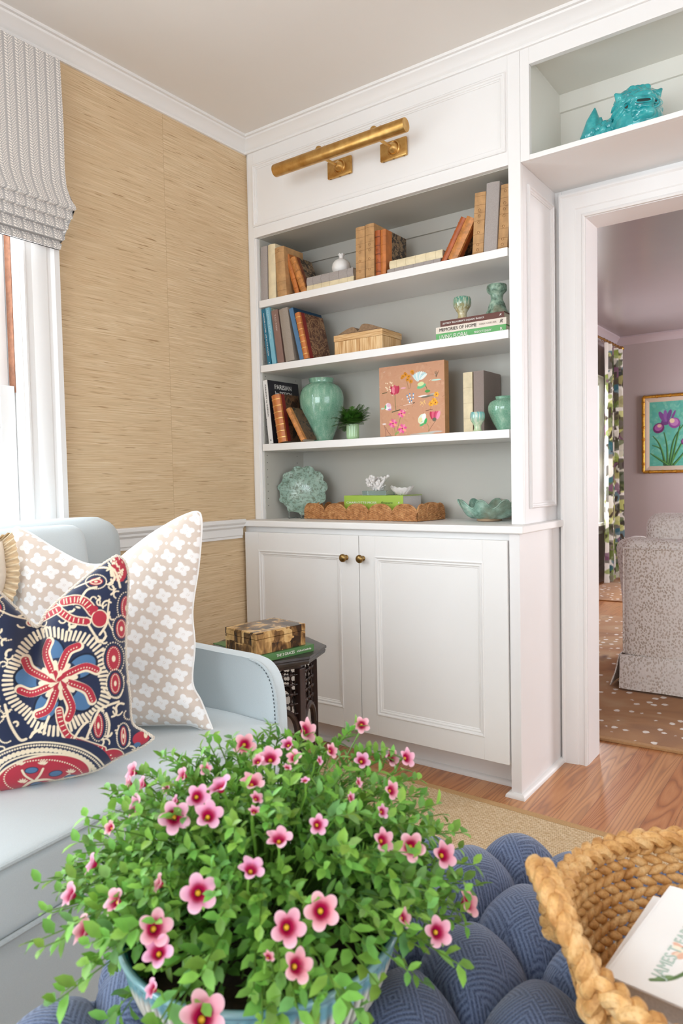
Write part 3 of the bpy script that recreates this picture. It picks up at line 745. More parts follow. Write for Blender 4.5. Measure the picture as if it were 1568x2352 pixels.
# --- second shelf
Cc = lambda x, y: (590 + x / 8.2526, 690 + y / 8.2526)
M_teal = plain('dark_teal_cover', '#1F6E88', .5); M_lblue = plain('light_blue_cover', '#7CB8CC', .5); M_brn = plain('brown_jacket', '#876A60', .55, noise=.06)
M_sand = plain('warm_grey_cloth', '#9B8F83', .85, noise=.09, nscale=300, bump=.0003); M_blue = plain('dusty_blue_cover', '#4F769B', .5); M_navy = plain('navy_board', '#123A55', .5)
b = bpx(Cc(202, 1190), Cc(272, 1178), Cc(82, 170), .017, Z2, 'dark teal book with white spine title, leftmost on the second shelf', M_teal, group=BOOKS2, d=.20, rnd_=.02)
L_ = b['dims'][1]; spine_text(b, 'FRANCES PALMER  LIFE IN THE STUDIO', M_white_ink, L_ * .54, .007, width=L_ * .76, r=.0012)
mb = MB(); t_ = b['dims'][0]; mb.prism([(t_ / 2 - .003, .006), (t_ / 2 + .003, .006), (t_ / 2, .012)], 0, .0003, M=Matrix.Rotation(PI / 2, 4, 'X') @ Matrix.Translation((0, 0, .001))); mb.build('publisher_mark', M_white_ink, b, sm=False)
b = bpx(Cc(286, 1180), Cc(362, 1168), Cc(156, 132), .017, Z2, 'light blue book beside the teal one on the second shelf', M_lblue, group=BOOKS2, d=.21, rnd_=.02, quarter=(.012, plain('floral_paper', '#C9CBB0', .6, noise=.6, nscale=50)))
L_ = b['dims'][1]; spine_text(b, 'FLOWER STUDIO', plain('pale_blue_ink', '#C7E3EA', .6), L_ * .70, .0095, width=L_ * .5, r=.0012)
b = bpx(Cc(390, 1168), Cc(514, 1148), Cc(268, 200), .018, Z2, 'brown jacketed book with spaced white title on the second shelf', M_brn, group=BOOKS2, d=.18, rnd_=.03)
L_ = b['dims'][1]; spine_text(b, 'TAO PARK', plain('pale_ink', '#CDBDB4', .6), L_ * .76, .011, width=L_ * .32, r=.0012)
b = bpx(Cc(546, 1142), Cc(712, 1118), Cc(414, 178), .016, Z2, 'thick warm grey cloth book leaning left on the second shelf', M_sand, group=BOOKS2, d=.19, rnd_=.08)
b = bpx(Cc(808, 1104), Cc(886, 1092), Cc(602, 160), .017, Z2, 'dusty blue book with dark navy boards on the second shelf', M_blue, group=BOOKS2, d=.20, rnd_=.02, quarter=(.004, M_navy))
b = bpx(Cc(886, 1090), Cc(975, 1078), Cc(716, 250), .014, Z2, 'orange leather book with swirled brown board, rightmost of the leaning row', M_orange, group=BOOKS2, d=.165, rnd_=.22, bands=7, quarter=(.034, M_marbr, M_redl), band_mat=M_gilt)

# woven reed box
p0 = at(766.2, 790, 'y', .05); p1 = at(877.8, 775, 'y', .05); p2 = at(937.5, 775, 'x', p1.x)
W_, DD = p1.x - p0.x, .15; ztop = at(877.8, 752.5, 'y', .05).z - Z2
t = NT('split_reed'); v = t.coord('Object'); sx = t.n('ShaderNodeSeparateXYZ'); t.l(v, sx.inputs[0])
wv = t.noise(v_st(t, v, (1, 1, .04)), 170, 3, .7); t.col(t.ramp(wv, [(.3, '#A5753F'), (.45, '#CFA26C'), (.62, '#E8C999'), (.8, '#F3DDB8')])); t.set(Roughness=.6); t.bump(wv, .6, .0012); M_reed = t.m
t = NT('split_reed_band'); v = t.coord('Object'); wv = t.noise(v_st(t, v, (.04, .04, 1)), 230, 3, .7); t.col(t.ramp(wv, [(.3, '#9C6C38'), (.45, '#CFA26C'), (.7, '#EBCD9E')])); t.set(Roughness=.6); t.bump(wv, .6, .001); M_reedh = t.m
rb = empty('reed_box', (p0.x, .05, Z2 + .0004), 'lidded box of split reed below the open book, second shelf', 'box')
lz = ztop * .70
mb = MB(); mb.box((.002, .002, 0), (W_ - .002, DD - .002, lz)); mb.build('body', M_reed, rb, sm=False, bevel=.001)
mb = MB(); mb.box((0, 0, lz + .0005), (W_, DD, ztop)); mb.build('lid', [M_reedh], rb, sm=False, bevel=.0015)
# open book on it
ob = empty('open_book', (p0.x + W_ * .5, .05 + DD / 2, Z2 + ztop + .001), 'old open book with browned pages lying face up on the reed box', 'book')
M_oldp = plain('browned_pages', '#8C7055', .8, noise=.3, nscale=80); M_oldd = plain('open_book_cover', '#5B3E29', .6, noise=.2)
HW = .098
prof = [(-HW, .004), (-HW * .8, .013), (-HW * .5, .023), (-HW * .25, .026), (-.006, .012), (0, .006), (.006, .014), (HW * .22, .031), (HW * .5, .029), (HW * .85, .017), (HW * 1.15, .005)]
up = spline(prof, 6)
mb = MB(); mb.rings([[Vector((x - .006, y, z)) for x, z in [(-HW, .003)] + up + [(HW * 1.15, .003)]] for y in (-.062, .062)]); mb.build('page_block', M_oldp, ob, angle=50)
mb = MB(); mb.box((-HW - .010, -.066, 0), (HW * 1.15, .066, .0028)); mb.build('cover', M_oldd, ob, sm=False)

# stack of three books, right of second shelf
Dd = lambda x, y: (960 + x / 7.127, 640 + y / 7.127)
M_green = plain('bright_green_jacket', '#55A457', .35, spec=.6); M_cream = plain('cream_jacket', '#E3D6C8', .5); M_choc = plain('chocolate_jacket', '#5E2C1E', .4)
y0 = .05
xl = at(*Dd(292, 945), 'y', y0).x; xr = at(*Dd(1438, 770), 'y', y0).x
tz1 = at(*Dd(292, 905), 'y', y0).z - Z2
def title(b, txt, mat, x0f, size, width, r=.0012, shear=0, dx=0):
    h = b['dims'][1]; return spine_text(b, txt, mat, h * (1 - x0f) - width / 2, size, width=width, r=r, shear=shear, x=b['dims'][0] / 2 + dx)
LW = xr - xl
b = flat(xl, xr, y0, Z2 + .0004, tz1 - .0005, .21, 'bright green book at the bottom of the three stacked under the goblet', M_green, BOOKS2, rnd_=0.01)
title(b, 'LIVING FLORAL', M_white_ink, .055, .021, LW * .42); title(b, 'MARGOT SHAW', M_white_ink, .56, .012, LW * .24, dx=.001); title(b, 'R', M_white_ink, .92, .015, .009)
tz2 = at(*Dd(288, 798), 'y', y0).z - Z2
b = flat(xl, xr + .001, y0, Z2 + tz1 + .0002, tz2 - tz1 - .0006, .21, 'cream book in the middle of the three stacked under the goblet', M_cream, BOOKS2, rnd_=.01)
title(b, 'MEMORIES OF HOME', M_dark_ink, .055, .017, LW * .54); title(b, 'HEIDI CAILLIER', plain('grey_ink', '#A79B90', .6), .63, .009, LW * .24); title(b, 'R', M_dark_ink, .91, .018, .011, shear=.3)
xl2 = at(*Dd(363, 730), 'y', y0 + .005).x; xr2 = at(*Dd(1405, 560), 'y', y0 + .005).x; tz3 = at(*Dd(363, 692), 'y', y0 + .005).z - Z2
b = flat(xl2, xr2, y0 + .005, Z2 + tz2 + .0002, tz3 - tz2, .19, 'dark brown book on top of the three stacked under the goblet', M_choc, BOOKS2, rnd_=.01, quarter=(.04, M_choc))
title(b, "JEFFREY BILHUBER'S DESIGN BASICS", M_white_ink, .04, .0085, LW * .60); title(b, 'R', M_white_ink, .93, .011, .008, shear=.3)
ZS = Z2 + tz3 + .0004
def drip(name, top, mid, low, z0, z1, sc=150, rough=.15, zs=.10):
    """glaze that runs down from a coloured rim"""
    t = NT(name); v = t.coord('Object'); sx = t.n('ShaderNodeSeparateXYZ'); t.l(v, sx.inputs[0])
    n = t.noise(v_st(t, v, (1, 1, zs)), sc, 3, .6)
    f = t.math('ADD', t.math('DIVIDE', t.math('SUBTRACT', sx.outputs[2], z0), z1 - z0), t.math('MULTIPLY', t.math('SUBTRACT', n, .5), 1.1))
    c = t.ramp(f, [(.0, low), (.45, mid), (.72, top), (1, top)])
    st_ = t.ramp(n, [(.46, (0, 0, 0, 1)), (.58, (1, 1, 1, 1))]); c = t.mix(t.math('MULTIPLY', st_, .6), c, '#E9E2C6')
    t.col(c); t.set(Roughness=rough, Coat_Weight=.5, Coat_Roughness=.05); return t.m
M_gob = drip('cream_and_green_glaze', '#4F8F7C', '#A3976A', '#C8BA8A', -.01, .095)
gc = at(*Dd(722, 640), 'y', .10)
goblet_prof = [(.019, 0), (.020, .003), (.016, .008), (.0135, .018), (.0145, .028), (.021, .040), (.027, .052), (.0295, .064), (.0290, .078), (.0265, .086), (.0250, .087), (.0265, .078), (.0262, .064), (.022, .050), (.012, .042), (.0005, .040)]
go = empty('goblet', (gc.x, .10, ZS), 'small footed cup in cream glaze with green rim on the stacked books', 'cup')
mb = MB(); mb.lathe([(r * 1.16, z * .98) for r, z in goblet_prof], n=48, cap0=True); mb.build('cup', M_gob, go)
t = NT('mottled_verdigris'); v = t.coord('Object'); n1 = t.noise(v, 45, 4, .6); n2 = t.noise(v, 18, 3); c = t.ramp(n1, [(.35, '#44574A'), (.5, '#7F9D8A'), (.66, '#A8BDA9')]); c = t.mix(t.ramp(n2, [(.5, (0, 0, 0, 1)), (.68, (.7, .7, .7, 1))]), c, '#6B5B3E'); t.col(c); t.set(Roughness=.4); M_verd = t.m
pc = at(*Dd(1262, 560), 'y', .085); sc_ = .215 / 200
ped = empty('pedestal', (pc.x - .002, .105, ZS), 'mottled green ceramic pedestal on the right of the stacked books', 'candle holder')
mb = MB(); mb.lathe([(.040, 0), (.042, .004), (.040, .012), (.034, .022), (.033, .028), (.029, .040), (.023, .052), (.022, .060), (.023, .068), (.024, .074), (.030, .080), (.036, .086), (.0375, .095), (.0365, .106), (.034, .109), (.02, .108), (.0005, .106)], n=48, cap0=True); mb.build('stand', M_verd, ped)
ped.scale = (.98, .98, 1.0)

# --- third shelf
E3 = lambda x, y: (560 + x * .4209, 820 + y * .4209)
M_wjack = plain('white_jacket', '#E6E4E2', .4)
b = bpx(E3(134, 468), E3(157, 466), E3(100, 128), .016, Z3, 'white-spined design book with dark photo cover, third shelf far left', M_wjack, group=BOOKS3, d=.215, rnd_=.01, quarter=(.002, plain('dark_photo_cover', '#2E2B31', .35, noise=.5, nscale=14)))
hb, tb = b['dims'][1], b['dims'][0]
spine_text(b, 'PARISIAN by DESIGN', M_dark_ink, hb * .68, .009, width=hb * .5, r=.001)
spine_text(b, 'R', M_dark_ink, .016, .011, width=.008, r=.001, shear=.3)
for txt, z, wd in (('PARISIAN', hb - .028, .115), ('by DESIGN', hb - .058, .115)):
    lettering(txt, .030, M_white_ink, b, axes((tb + .0012, .105, z), (0, 1, 0), (0, 0, 1), (1, 0, 0)), 'cover_lettering', width=wd)
b = bpx(E3(188, 466), E3(232, 461), E3(150, 212), .010, Z3, 'orange leather book with gilt bands leaning left on the third shelf', M_orange, group=BOOKS3, d=.13, rnd_=.2, bands=7, quarter=(.032, M_marbd, M_redl), band_mat=M_gilt)
b = bpx(E3(310, 456), E3(345, 452), E3(230, 288), .004, Z3, 'small tan leather book leaning left against the orange one', M_tanl, group=BOOKS3, d=.085, rnd_=.3, bands=3, tfix=.022, quarter=(.016, M_marbd))
# celadon vase
t = NT('celadon_crackle_glaze'); v = t.coord('Object'); n1 = t.noise(v_st(t, v, (1, 1, .25)), 60, 4, .6); n2 = t.noise(v, 12, 3); vo = t.n('ShaderNodeTexVoronoi', feature='DISTANCE_TO_EDGE'); vo.inputs['Scale'].default_value = 130; t.l(v, vo.inputs['Vector'])
c = t.ramp(n1, [(.3, '#6FA389'), (.55, '#87B79C'), (.72, '#B3D2BB')]); c = t.mix(t.ramp(n2, [(.3, (.5, .5, .5, 1)), (.6, (0, 0, 0, 1))]), c, '#5E9078'); c = t.mix(t.ramp(vo.outputs['Distance'], [(.0, (.35, .35, .35, 1)), (.05, (0, 0, 0, 1))]), c, '#CFE0CF'); t.col(c); t.set(Roughness=.12, Coat_Weight=.6, Coat_Roughness=.04); M_cel = t.m
def vase(name, label, x, y, z, H_, R_, prof=None):
    r_ = empty(name, (x, y, z), label, 'vase')
    P_ = prof or [(.40, 0), (.42, .01), (.50, .08), (.66, .22), (.83, .38), (.96, .54), (1.0, .66), (.97, .76), (.86, .85), (.68, .905), (.56, .925), (.54, .945), (.56, .985), (.565, 1.0), (.50, 1.0), (.48, .96), (.47, .93), (.6, .88), (.5, .7)]
    P_ = spline([(a * R_, b * H_) for a, b in P_], 3)
    mb = MB(); mb.lathe(P_, n=56, cap0=True); mb.build('body', M_cel, r_); return r_
vc = at(739, 940, 'y', .165); vh = at(739, 869, 'y', .165).z - Z3
vr = (at(789, 930, 'y', .165) - at(688, 930, 'y', .165)).length / 2 * .80
vase('vase', 'large celadon green baluster vase behind the small fern', vc.x, .165, Z3 + .0004, vh, vr)
jc = at(1166, 940, 'y', .13); jh = at(1166, 909, 'y', .13).z - Z3
vase('vase', 'round celadon green jar at the right end of the third shelf', 1.143, .135, Z3 + .0004, jh, .062)
# fern in ribbed pot
pc = at(810, 1000, 'y', .055)
fp = empty('potted_fern', (pc.x, .055, Z3 + .0004), 'small bright green fern in a ribbed pale green glass pot', 'potted plant')
M_gpot = plain('pale_green_ribbed_glaze', '#A5C79A', .15, noise=.08, nscale=20, coat=.4)
mb = MB(); ph = .062
def wob(th, r, z): return (r * (1 + .035 * math.cos(th * 20)) if .008 < z < ph - .006 else r, z)
mb.lathe([(.021, 0), (.0245, .004), (.0255, .012), (.0255, ph - .014), (.025, ph - .008), (.0262, ph - .005), (.0262, ph), (.024, ph), (.023, ph - .008), (.0225, ph - .012)], n=120, wob=wob, cap0=True); mb.build('pot', M_gpot, fp)
mb = MB(); mb.lathe([(.0225, ph - .010), (.0002, ph - .006)], n=24); mb.build('soil', plain('dark_soil', '#33251B', .95, noise=.4, nscale=200), fp)
rf = random.Random(5)
V, Fq, Cq = [], [], []
def leaf_quad(p, d, n_, L, W, col):
    """a small pointed leaf: 2 quads folded on the midrib"""
    s = d.cross(n_).normalized(); i = len(V)
    for q in (p, p + d * L * .45 + s * W / 2 + n_ * W * .12, p + d * L, p + d * L * .45 - s * W / 2 + n_ * W * .12): V.append(q)
    Fq.append((i, i + 1, i + 2, i + 3)); Cq.extend([col] * 4)
for k in range(52):
    az = rf.uniform(0, 2 * PI); el = rf.uniform(.15, 1.35); L = rf.uniform(.060, .095)
    dr = Vector((math.cos(az) * math.cos(el) * 1.15, math.sin(az) * math.cos(el) * .7, math.sin(el)))
    p = Vector((rf.uniform(-.014, .014), rf.uniform(-.012, .012), ph - .006)); droop = rf.uniform(.2, .8); N_ = 15; pts = [p.copy()]
    for s in range(N_):
        dd = (dr + Vector((0, 0, -droop * (s / N_) * 1.2))).normalized(); p = p + dd * L / N_; pts.append(p.copy())
        if s < 4: continue
        sd = dd.cross(Vector((0, 0, 1))).normalized(); nn = sd.cross(dd).normalized(); u_ = (s - 4) / (N_ - 4); PLn = .028 * (1 - u_) ** .8 + .004
        g = rf.uniform(.7, 1.3); col = (.055 * g, .165 * g, .020 * g)
        for sg in (-1, 1):
            pd = (sd * sg + dd * .55 - nn * rf.uniform(0, .35)).normalized(); m_ = max(2, int(PLn / .0042))
            for q_ in range(m_):
                b0 = p + pd * (PLn * q_ / m_); lw_ = .0062 * (1 - .6 * q_ / m_)
                for s2 in (-1, 1): leaf_quad(b0, (pd.cross(nn) * s2 + pd * .8).normalized(), nn, lw_ * 1.25, .0036, col)
            leaf_quad(p + pd * PLn * .9, pd, nn, .005, .003, col)
    for s in range(N_):
        a, b_ = pts[s], pts[s + 1]; i = len(V); o = Vector((.0006, 0, 0)); V.extend([a - o, a + o, b_ + o, b_ - o]); Fq.append((i, i + 1, i + 2, i + 3)); Cq.extend([(.10, .14, .03)] * 4)
M_leaf = tinted('leaf_green', .42, trans=.25, spec=.4)
V = [Vector((max(-.125, min(.100, p.x)), max(-.075, min(.10, p.y)), p.z)) for p in V]
o = npmesh('fronds', np.array(V), np.array(Fq), M_leaf, fp, cols=np.array(Cq), sm=False); o['kind'] = 'stuff'
# flower painting on canvas
a_ = at(873, 1000, 'y', .10); b_ = at(1022, 992, 'y', .10); PWd = b_.x - a_.x; PH = at(873, 844, 'y', .10).z - Z3; x0 = a_.x
pt = Paint(300, 320, '#CB9878')
rp = random.Random(3)
for k in range(260): pt.ell(rp.random(), rp.random(), rp.uniform(.01, .05), rp.uniform(.004, .02), rp.choice(['#C99070', '#D09F80', '#BE8A69', '#D3A688']), rp.uniform(0, 3), .35)
def cosmos(x, y, r, cols):
    for k in range(8): a = k * PI / 4 + .2; pt.ell(x + math.cos(a) * r * .55, y + math.sin(a) * r * .55 * pt.asp, r * .5, r * .26, cols[k % len(cols)], a)
    pt.ell(x, y, r * .16, r * .16, '#8A3B22')
def stem(P, c='#5E6B3C', r=.004): pt.curve(P, r, c)
stem([(.26, .38), (.25, .5), (.25, .6)]); 
for dx, c, h in ((-.05, '#B52A4A', .065), (0, '#D24A66', .075), (.05, '#B52A4A', .06), (-.02, '#E58093', .05), (.025, '#C23C58', .06)): pt.ell(.245 + dx, .665, .026, h, c, dx * -3)
pt.line([(.2, .36), (.33, .385)], .007, '#4C5234')
for dx in range(9): a = -.9 + dx * .2; pt.ell(.64 + math.sin(a) * .085, .745 + math.cos(a) * .08, .02, .065, ['#CFE3E3', '#B8DDE0', '#E8EFEA'][dx % 3], -a - .2)
pt.ell(.66, .68, .07, .03, '#6BC08A', .3); pt.ell(.65, .71, .05, .03, '#DCE4A8', .2); stem([(.74, .58), (.74, .64), (.72, .68)]); pt.ell(.75, .605, .04, .02, '#4F9A4B')
for x, y, c in ((.68, .545, '#EDE8E4'), (.78, .54, '#8A8478'), (.85, .56, '#B8B1A8'), (.72, .53, '#77705F')): pt.ell(x, y, .07, .012, c, .05)
for x, y in ((.42, .86), (.47, .83), (.45, .79), (.38, .84), (.52, .89), (.5, .76)): pt.ell(x, y, .03, .028, '#D9901F'); pt.ell(x, y, .008, .008, '#7A4A12')
for x, y in ((.36, .82), (.41, .88), (.53, .87)): pt.ell(x, y, .02, .018, '#C97F18')
stem([(.46, .66), (.45, .72), (.43, .80)], '#8C6A3E', .003); stem([(.48, .66), (.5, .73), (.5, .78)], '#8C6A3E', .003); pt.ell(.38, .68, .04, .012, '#E3A7B4')
for k in range(18): pt.ell(.10 + rp.random() * .13, .64 + rp.random() * .17, .0075, .011, '#F3DFC0', .2)
pt.line([(.05, .635), (.12, .64)], .006, '#54502F')
for x, y in ((.44, .56), (.48, .58), (.535, .575), (.455, .52), (.49, .53), (.53, .53), (.475, .48), (.505, .485)): pt.ell(x, y + .008, .010, .016, '#4E8EC4'); pt.ell(x, y - .006, .009, .012, '#EAF0F2')
stem([(.5, .45), (.5, .55)], '#9A7A55', .002); pt.line([(.5, .455), (.55, .465)], .006, '#5B4230'); pt.line([(.38, .44), (.5, .45), (.52, .46)], .004, '#E8CFC0')
pt.ell(.14, .44, .045, .058, '#EBDDE6', .4); pt.ell(.12, .42, .03, .03, '#F2EFF2'); pt.ell(.095, .44, .012, .03, '#55B070'); pt.ell(.16, .40, .03, .014, '#C98FC0'); pt.ell(.15, .46, .03, .03, '#E8B8CC', .5)
for x, y, r in ((.35, .33, .06), (.21, .20, .065), (.355, .12, .07)): cosmos(x, y, r, ['#E0489A', '#F08AB0', '#E35A9A', '#F2A08A'])
stem([(.25, .03), (.29, .15), (.33, .28)], '#7E8C4A'); stem([(.25, .03), (.23, .14)], '#7E8C4A'); pt.ell(.27, .06, .04, .012, '#8FAE62', .5)
for x, y in ((.80, .43), (.845, .47), (.88, .55), (.865, .44)): 
    for k in range(6): a = k * PI / 3; pt.ell(x + math.cos(a) * .022, y + math.sin(a) * .02, .02, .014, ['#E8A224', '#F0B440'][k % 2], a)
    pt.ell(x, y, .009, .009, '#9E3218')
stem([(.79, .35), (.80, .4)], '#A8763E', .003); pt.line([(.72, .34), (.82, .355)], .004, '#6A3A2A')
for k in range(14): pt.ell(.64 + rp.random() * .09, .425 + rp.random() * .05, .012, .004, '#EFC77A', rp.uniform(.5, 2.2))
pt.ell(.66, .235, .055, .075, '#DCEBD8', -.5); pt.ell(.69, .26, .03, .05, '#F1F4EF', -.3); pt.ell(.715, .2, .02, .045, '#3FAE62', -.3); pt.ell(.66, .155, .04, .015, '#52B56E', .4); pt.ell(.635, .22, .03, .04, '#E6DFAE', -.4)
for dx, c in ((-.045, '#B92F4C'), (-.02, '#E0607E'), (.01, '#CC3F66'), (.035, '#D9567C'), (.055, '#EE9AB6')): pt.ell(.85 + dx, .27, .024, .062, c, -dx * 6)
pt.ell(.845, .215, .03, .028, '#6B6A58'); stem([(.76, .06), (.80, .12), (.86, .19)], '#8A5A42', .003); stem([(.755, .06), (.76, .12), (.73, .17)], '#8A8A50', .003)
for x, y, w_, c in ((.70, .035, .14, '#B9C8BE'), (.86, .05, .1, '#C8BFB8'), (.55, .03, .08, '#C2B3AA'), (.14, .02, .06, '#5E5B50'), (.05, .42, .03, '#C4DCC0'), (.88, .745, .07, '#BEE0D2')): pt.ell(x, y, w_, .012, c)
for k in range(5): stem([(.88, .78), (.86 + k * .015, .84 + rp.random() * .03)], '#6C5A44', .003)
stem([(.09, .16), (.12, .10), (.17, .04)], '#7A4B44', .003); stem([(.07, .18), (.09, .10), (.09, .03)], '#7A4B44', .003); pt.ell(.07, .2, .03, .012, '#E7D8D4')
for k in range(34): x, y = rp.random(), rp.random(); pt.line([(x, y), (x + rp.uniform(-.03, .04), y + rp.uniform(-.015, .02))], .002, rp.choice(['#EFD9CB', '#E6C7B4', '#9B6B50', '#F3E8E0']))
ca = empty('canvas_painting', (x0, .10, Z3 + .0004), 'square canvas painted with loose wildflowers on a terracotta ground', 'painting')
M_canv = tinted('painted_canvas', .6, bump=.0006, bscale=900)
nu, nv = 300, 320; I, J = np.meshgrid(np.linspace(0, 1, nu), np.linspace(0, 1, nv), indexing='ij')
V_ = np.stack([I.ravel() * PWd, np.full(I.size, -.0004), J.ravel() * PH], 1)
npmesh('painted_face', V_, gridquads(nu, nv), M_canv, ca, cols=pt.sample(I.ravel(), J.ravel()), sm=False)
mb = MB(); mb.box((0, 0, 0), (PWd, .036, PH)); mb.build('stretched_canvas', plain('canvas_edge', '#B98A5C', .7, noise=.1), ca, sm=False, bevel=.001)
# cream and taupe books, goblet
b = bpx(E3(1200, 402), E3(1250, 400), E3(1195, 84), .13, Z3, 'cream book standing left of the tall taupe book, third shelf', M_vellum, group=BOOKS3, d=.11, rnd_=.03, lines=(.25, .5, .75), band_mat=plain('vellum_line', '#BCA77E', .7))
b = bpx(E3(1257, 399), E3(1312, 396), E3(1252, 76), .125, Z3, 'tall taupe linen book behind the small goblet, third shelf', M_taupe, group=BOOKS3, d=.155, rnd_=.03)
gc = at(1096.5, 985, 'y', .055)
go = empty('goblet', (gc.x, .055, Z3 + .0004), 'small footed cup in turquoise dripped glaze on the third shelf', 'cup')
M_gob2 = drip('turquoise_drip_glaze', '#6DB5B4', '#9CC3A0', '#B9CFA6', 0.0, .075)
mb = MB(); mb.lathe([(r * .93, z * .83) for r, z in goblet_prof], n=48, cap0=True); mb.build('cup', M_gob2, go)
# ================================================================== countertop objects
K = lambda x, y: (560 + x * .4209, 820 + y * .4209)
ZT_ = ZC + .0004
# --- scalloped speckled dish on a clear easel
t = NT('speckled_celadon'); v = t.coord('Object'); n1 = t.noise(v, 75, 5, .7); n2 = t.noise(v, 14, 3); c = t.ramp(n2, [(.3, '#93AFA0'), (.5, '#AAC4B6'), (.7, '#C6D9CD')]); c = t.mix(t.ramp(n1, [(.47, (0, 0, 0, 1)), (.62, (.8, .8, .8, 1))]), c, '#6A7360'); t.col(c); t.set(Roughness=.15, Coat_Weight=.5); M_spk = t.m
M_acr = NT('clear_acrylic'); M_acr.set(Transmission_Weight=1., Roughness=.02, IOR=1.45); M_acr.col('#E6F2F0'); M_acr = M_acr.m
dcen = at(695.5, 1125, 'y', .150)
R0 = .106
di = empty('scalloped_dish', (dcen.x, .175, ZT_), 'speckled pale green scalloped dish propped upright at the left of the counter', 'dish')
nrm = (CAM - dcen).normalized(); nrm = Vector((nrm.x * .75, nrm.y, .18)).normalized()
xx = Vector((0, 0, 1)).cross(nrm).normalized(); yy = nrm.cross(xx)
Md = axes((0, dcen.y - .175, dcen.z - ZT_), xx, yy, nrm)
def wob(th, r, z):
    f = (r / R0) ** 3; k = math.sin(th * 11) * .045 + math.sin(th * 23 + 1) * .018
    return (r * (1 + k * f), z + f * .006 * math.sin(th * 22))
mb = MB(); P_ = [(.0005, -.045), (.03, -.044), (.055, -.036), (.078, -.022), (.095, -.008), (R0, .006), (R0 * 1.03, .008), (R0 * 1.02, .003), (.096, -.012), (.078, -.027), (.055, -.041), (.03, -.049), (.0005, -.05)]
mb.lathe(P_, n=132, M=Md, wob=wob); mb.build('dish', M_spk, di)
mb = MB(); 
for sx_ in (-.035, .035): mb.tube([(sx_ - .0, -.085, .03), (sx_, -.085, .001), (sx_, -.03, .0015), (sx_ * .8, .045, .003), (sx_ * .5, .02, .07)], .0022, 8)
mb.tube([(-.035, -.03, .002), (.035, -.03, .002)], .002, 8); mb.build('easel', M_acr, di)

# --- scalloped wicker tray
t = NT('wicker'); v = t.coord('Object'); n1 = t.noise(v, 55, 4, .6); n2 = t.noise(v, 260, 3, .6); c = t.ramp(n1, [(.3, '#95602F'), (.5, '#BC8350'), (.72, '#D6A56E')]); c = t.mix(t.ramp(n2, [(.3, (.6, .6, .6, 1)), (.5, (0, 0, 0, 1))]), c, '#6E4122'); t.col(c); t.set(Roughness=.5); M_wick = t.m
tr = empty('wicker_tray', (.219, .092, ZT_), 'brown wicker tray with scalloped rim lying on the countertop', 'tray')
TL, TDp, TH = .606, .188, .024
tr.rotation_euler = (0, 0, -.095)
def wicker_wall(p, dr, nn, L, nsc, name):
    """one woven side with nsc scallops; p start, dr direction, nn outward"""
    mb = MB(); nu = int(L / .0022); nv = 44
    def top(s):
        q = (s / L * nsc) % 1; return TH + .040 * (max(0, 1 - abs(2 * q - 1) ** 2.4)) ** .55
    def wf(s, z):
        row = math.floor(z / .0046); ph = math.sin(PI * s / .0115 + PI * row); return (.0034 * ph + .0016) * abs(math.sin(PI * z / .0046)) ** .5
    for sd in (1, -1):
        def fn(u, w_):
            s = u * L; z = w_ * top(s) ; return p + dr * s + nn * (sd * (.0022 + max(0, sd * wf(s, z)) if True else 0)) + Vector((0, 0, z + .001)) 
        mb.grid(fn, nu, nv)
    mb.build('woven_side', M_wick, tr, angle=80)
    mb = MB()
    pts = [p + dr * s + Vector((0, 0, top(s) + .001)) for s in np.linspace(.001, L - .001, nsc * 22)]
    mb.tube(pts, .0042, 8); 
    pts = [p + dr * s + nn * (.0025 + .0012 * math.sin(s / .0035)) + Vector((0, 0, .004 + .001 * math.cos(s / .0035))) for s in np.linspace(0, L, int(L / .0012))]
    mb.tube(pts, .0032, 6); mb.build('braided_rim', M_wick, tr)
wicker_wall(Vector((0, 0, 0)), Vector((1, 0, 0)), Vector((0, -1, 0)), TL, 5, 'front')
wicker_wall(Vector((0, TDp, 0)), Vector((1, 0, 0)), Vector((0, 1, 0)), TL, 5, 'back')
wicker_wall(Vector((0, 0, 0)), Vector((0, 1, 0)), Vector((-1, 0, 0)), TDp, 3, 'left')
wicker_wall(Vector((TL, 0, 0)), Vector((0, 1, 0)), Vector((1, 0, 0)), TDp, 3, 'right')
mb = MB(); mb.box((.001, .001, .001), (TL - .001, TDp - .001, .005)); mb.build('base', M_wick, tr, sm=False)
# --- books in it
M_coral = plain('coral_jacket', '#D6906F', .5, noise=.1); M_lime = plain('lime_green_jacket', '#A6C64D', .4); M_limec = plain('green_board', '#5B7D2E', .5)
GT = 'books stacked in the wicker tray'
q0 = at(781, 1153, 'y', .095)
zbk = ZT_ + .0058
b1h = .034; gz0 = zbk + b1h
xg0 = at(780, 1146, 'y', .095).x; xg1 = at(921.5, 1146, 'y', .095).x
b = flat(xg0 - .005, xg1 + .012, .105, zbk, b1h - .0003, .145, 'coral jacketed book at the bottom of the stack in the wicker tray', M_coral, GT, pages=M_pagesw, th=-.06)
L_ = b['dims'][1]; spine_text(b, 'RA    N', M_white_ink, L_ * .62, .024, width=L_ * .40, r=.0022)
gh = at(780, 1137.8, 'y', .095).z - gz0
b = flat(xg0, xg1, .108, gz0, max(.018, gh), .14, 'lime green book on top of the stack in the wicker tray', M_lime, GT, pages=M_pagesw, rnd_=.02, th=-.06)
t_ = b['dims'][0]; L_ = b['dims'][1]
spine_text(b, 'CHARLOTTE MOSS', M_white_ink, L_ * .695, .0125, width=L_ * .52, r=.0012); spine_text(b, 'flowers', M_limec, L_ * .27, .014, width=L_ * .20, r=.0012, shear=.4); spine_text(b, 'R', M_white_ink, L_ * .07, .011, width=.008, r=.0012, shear=.3)
ztop = gz0 + t_ + .0005
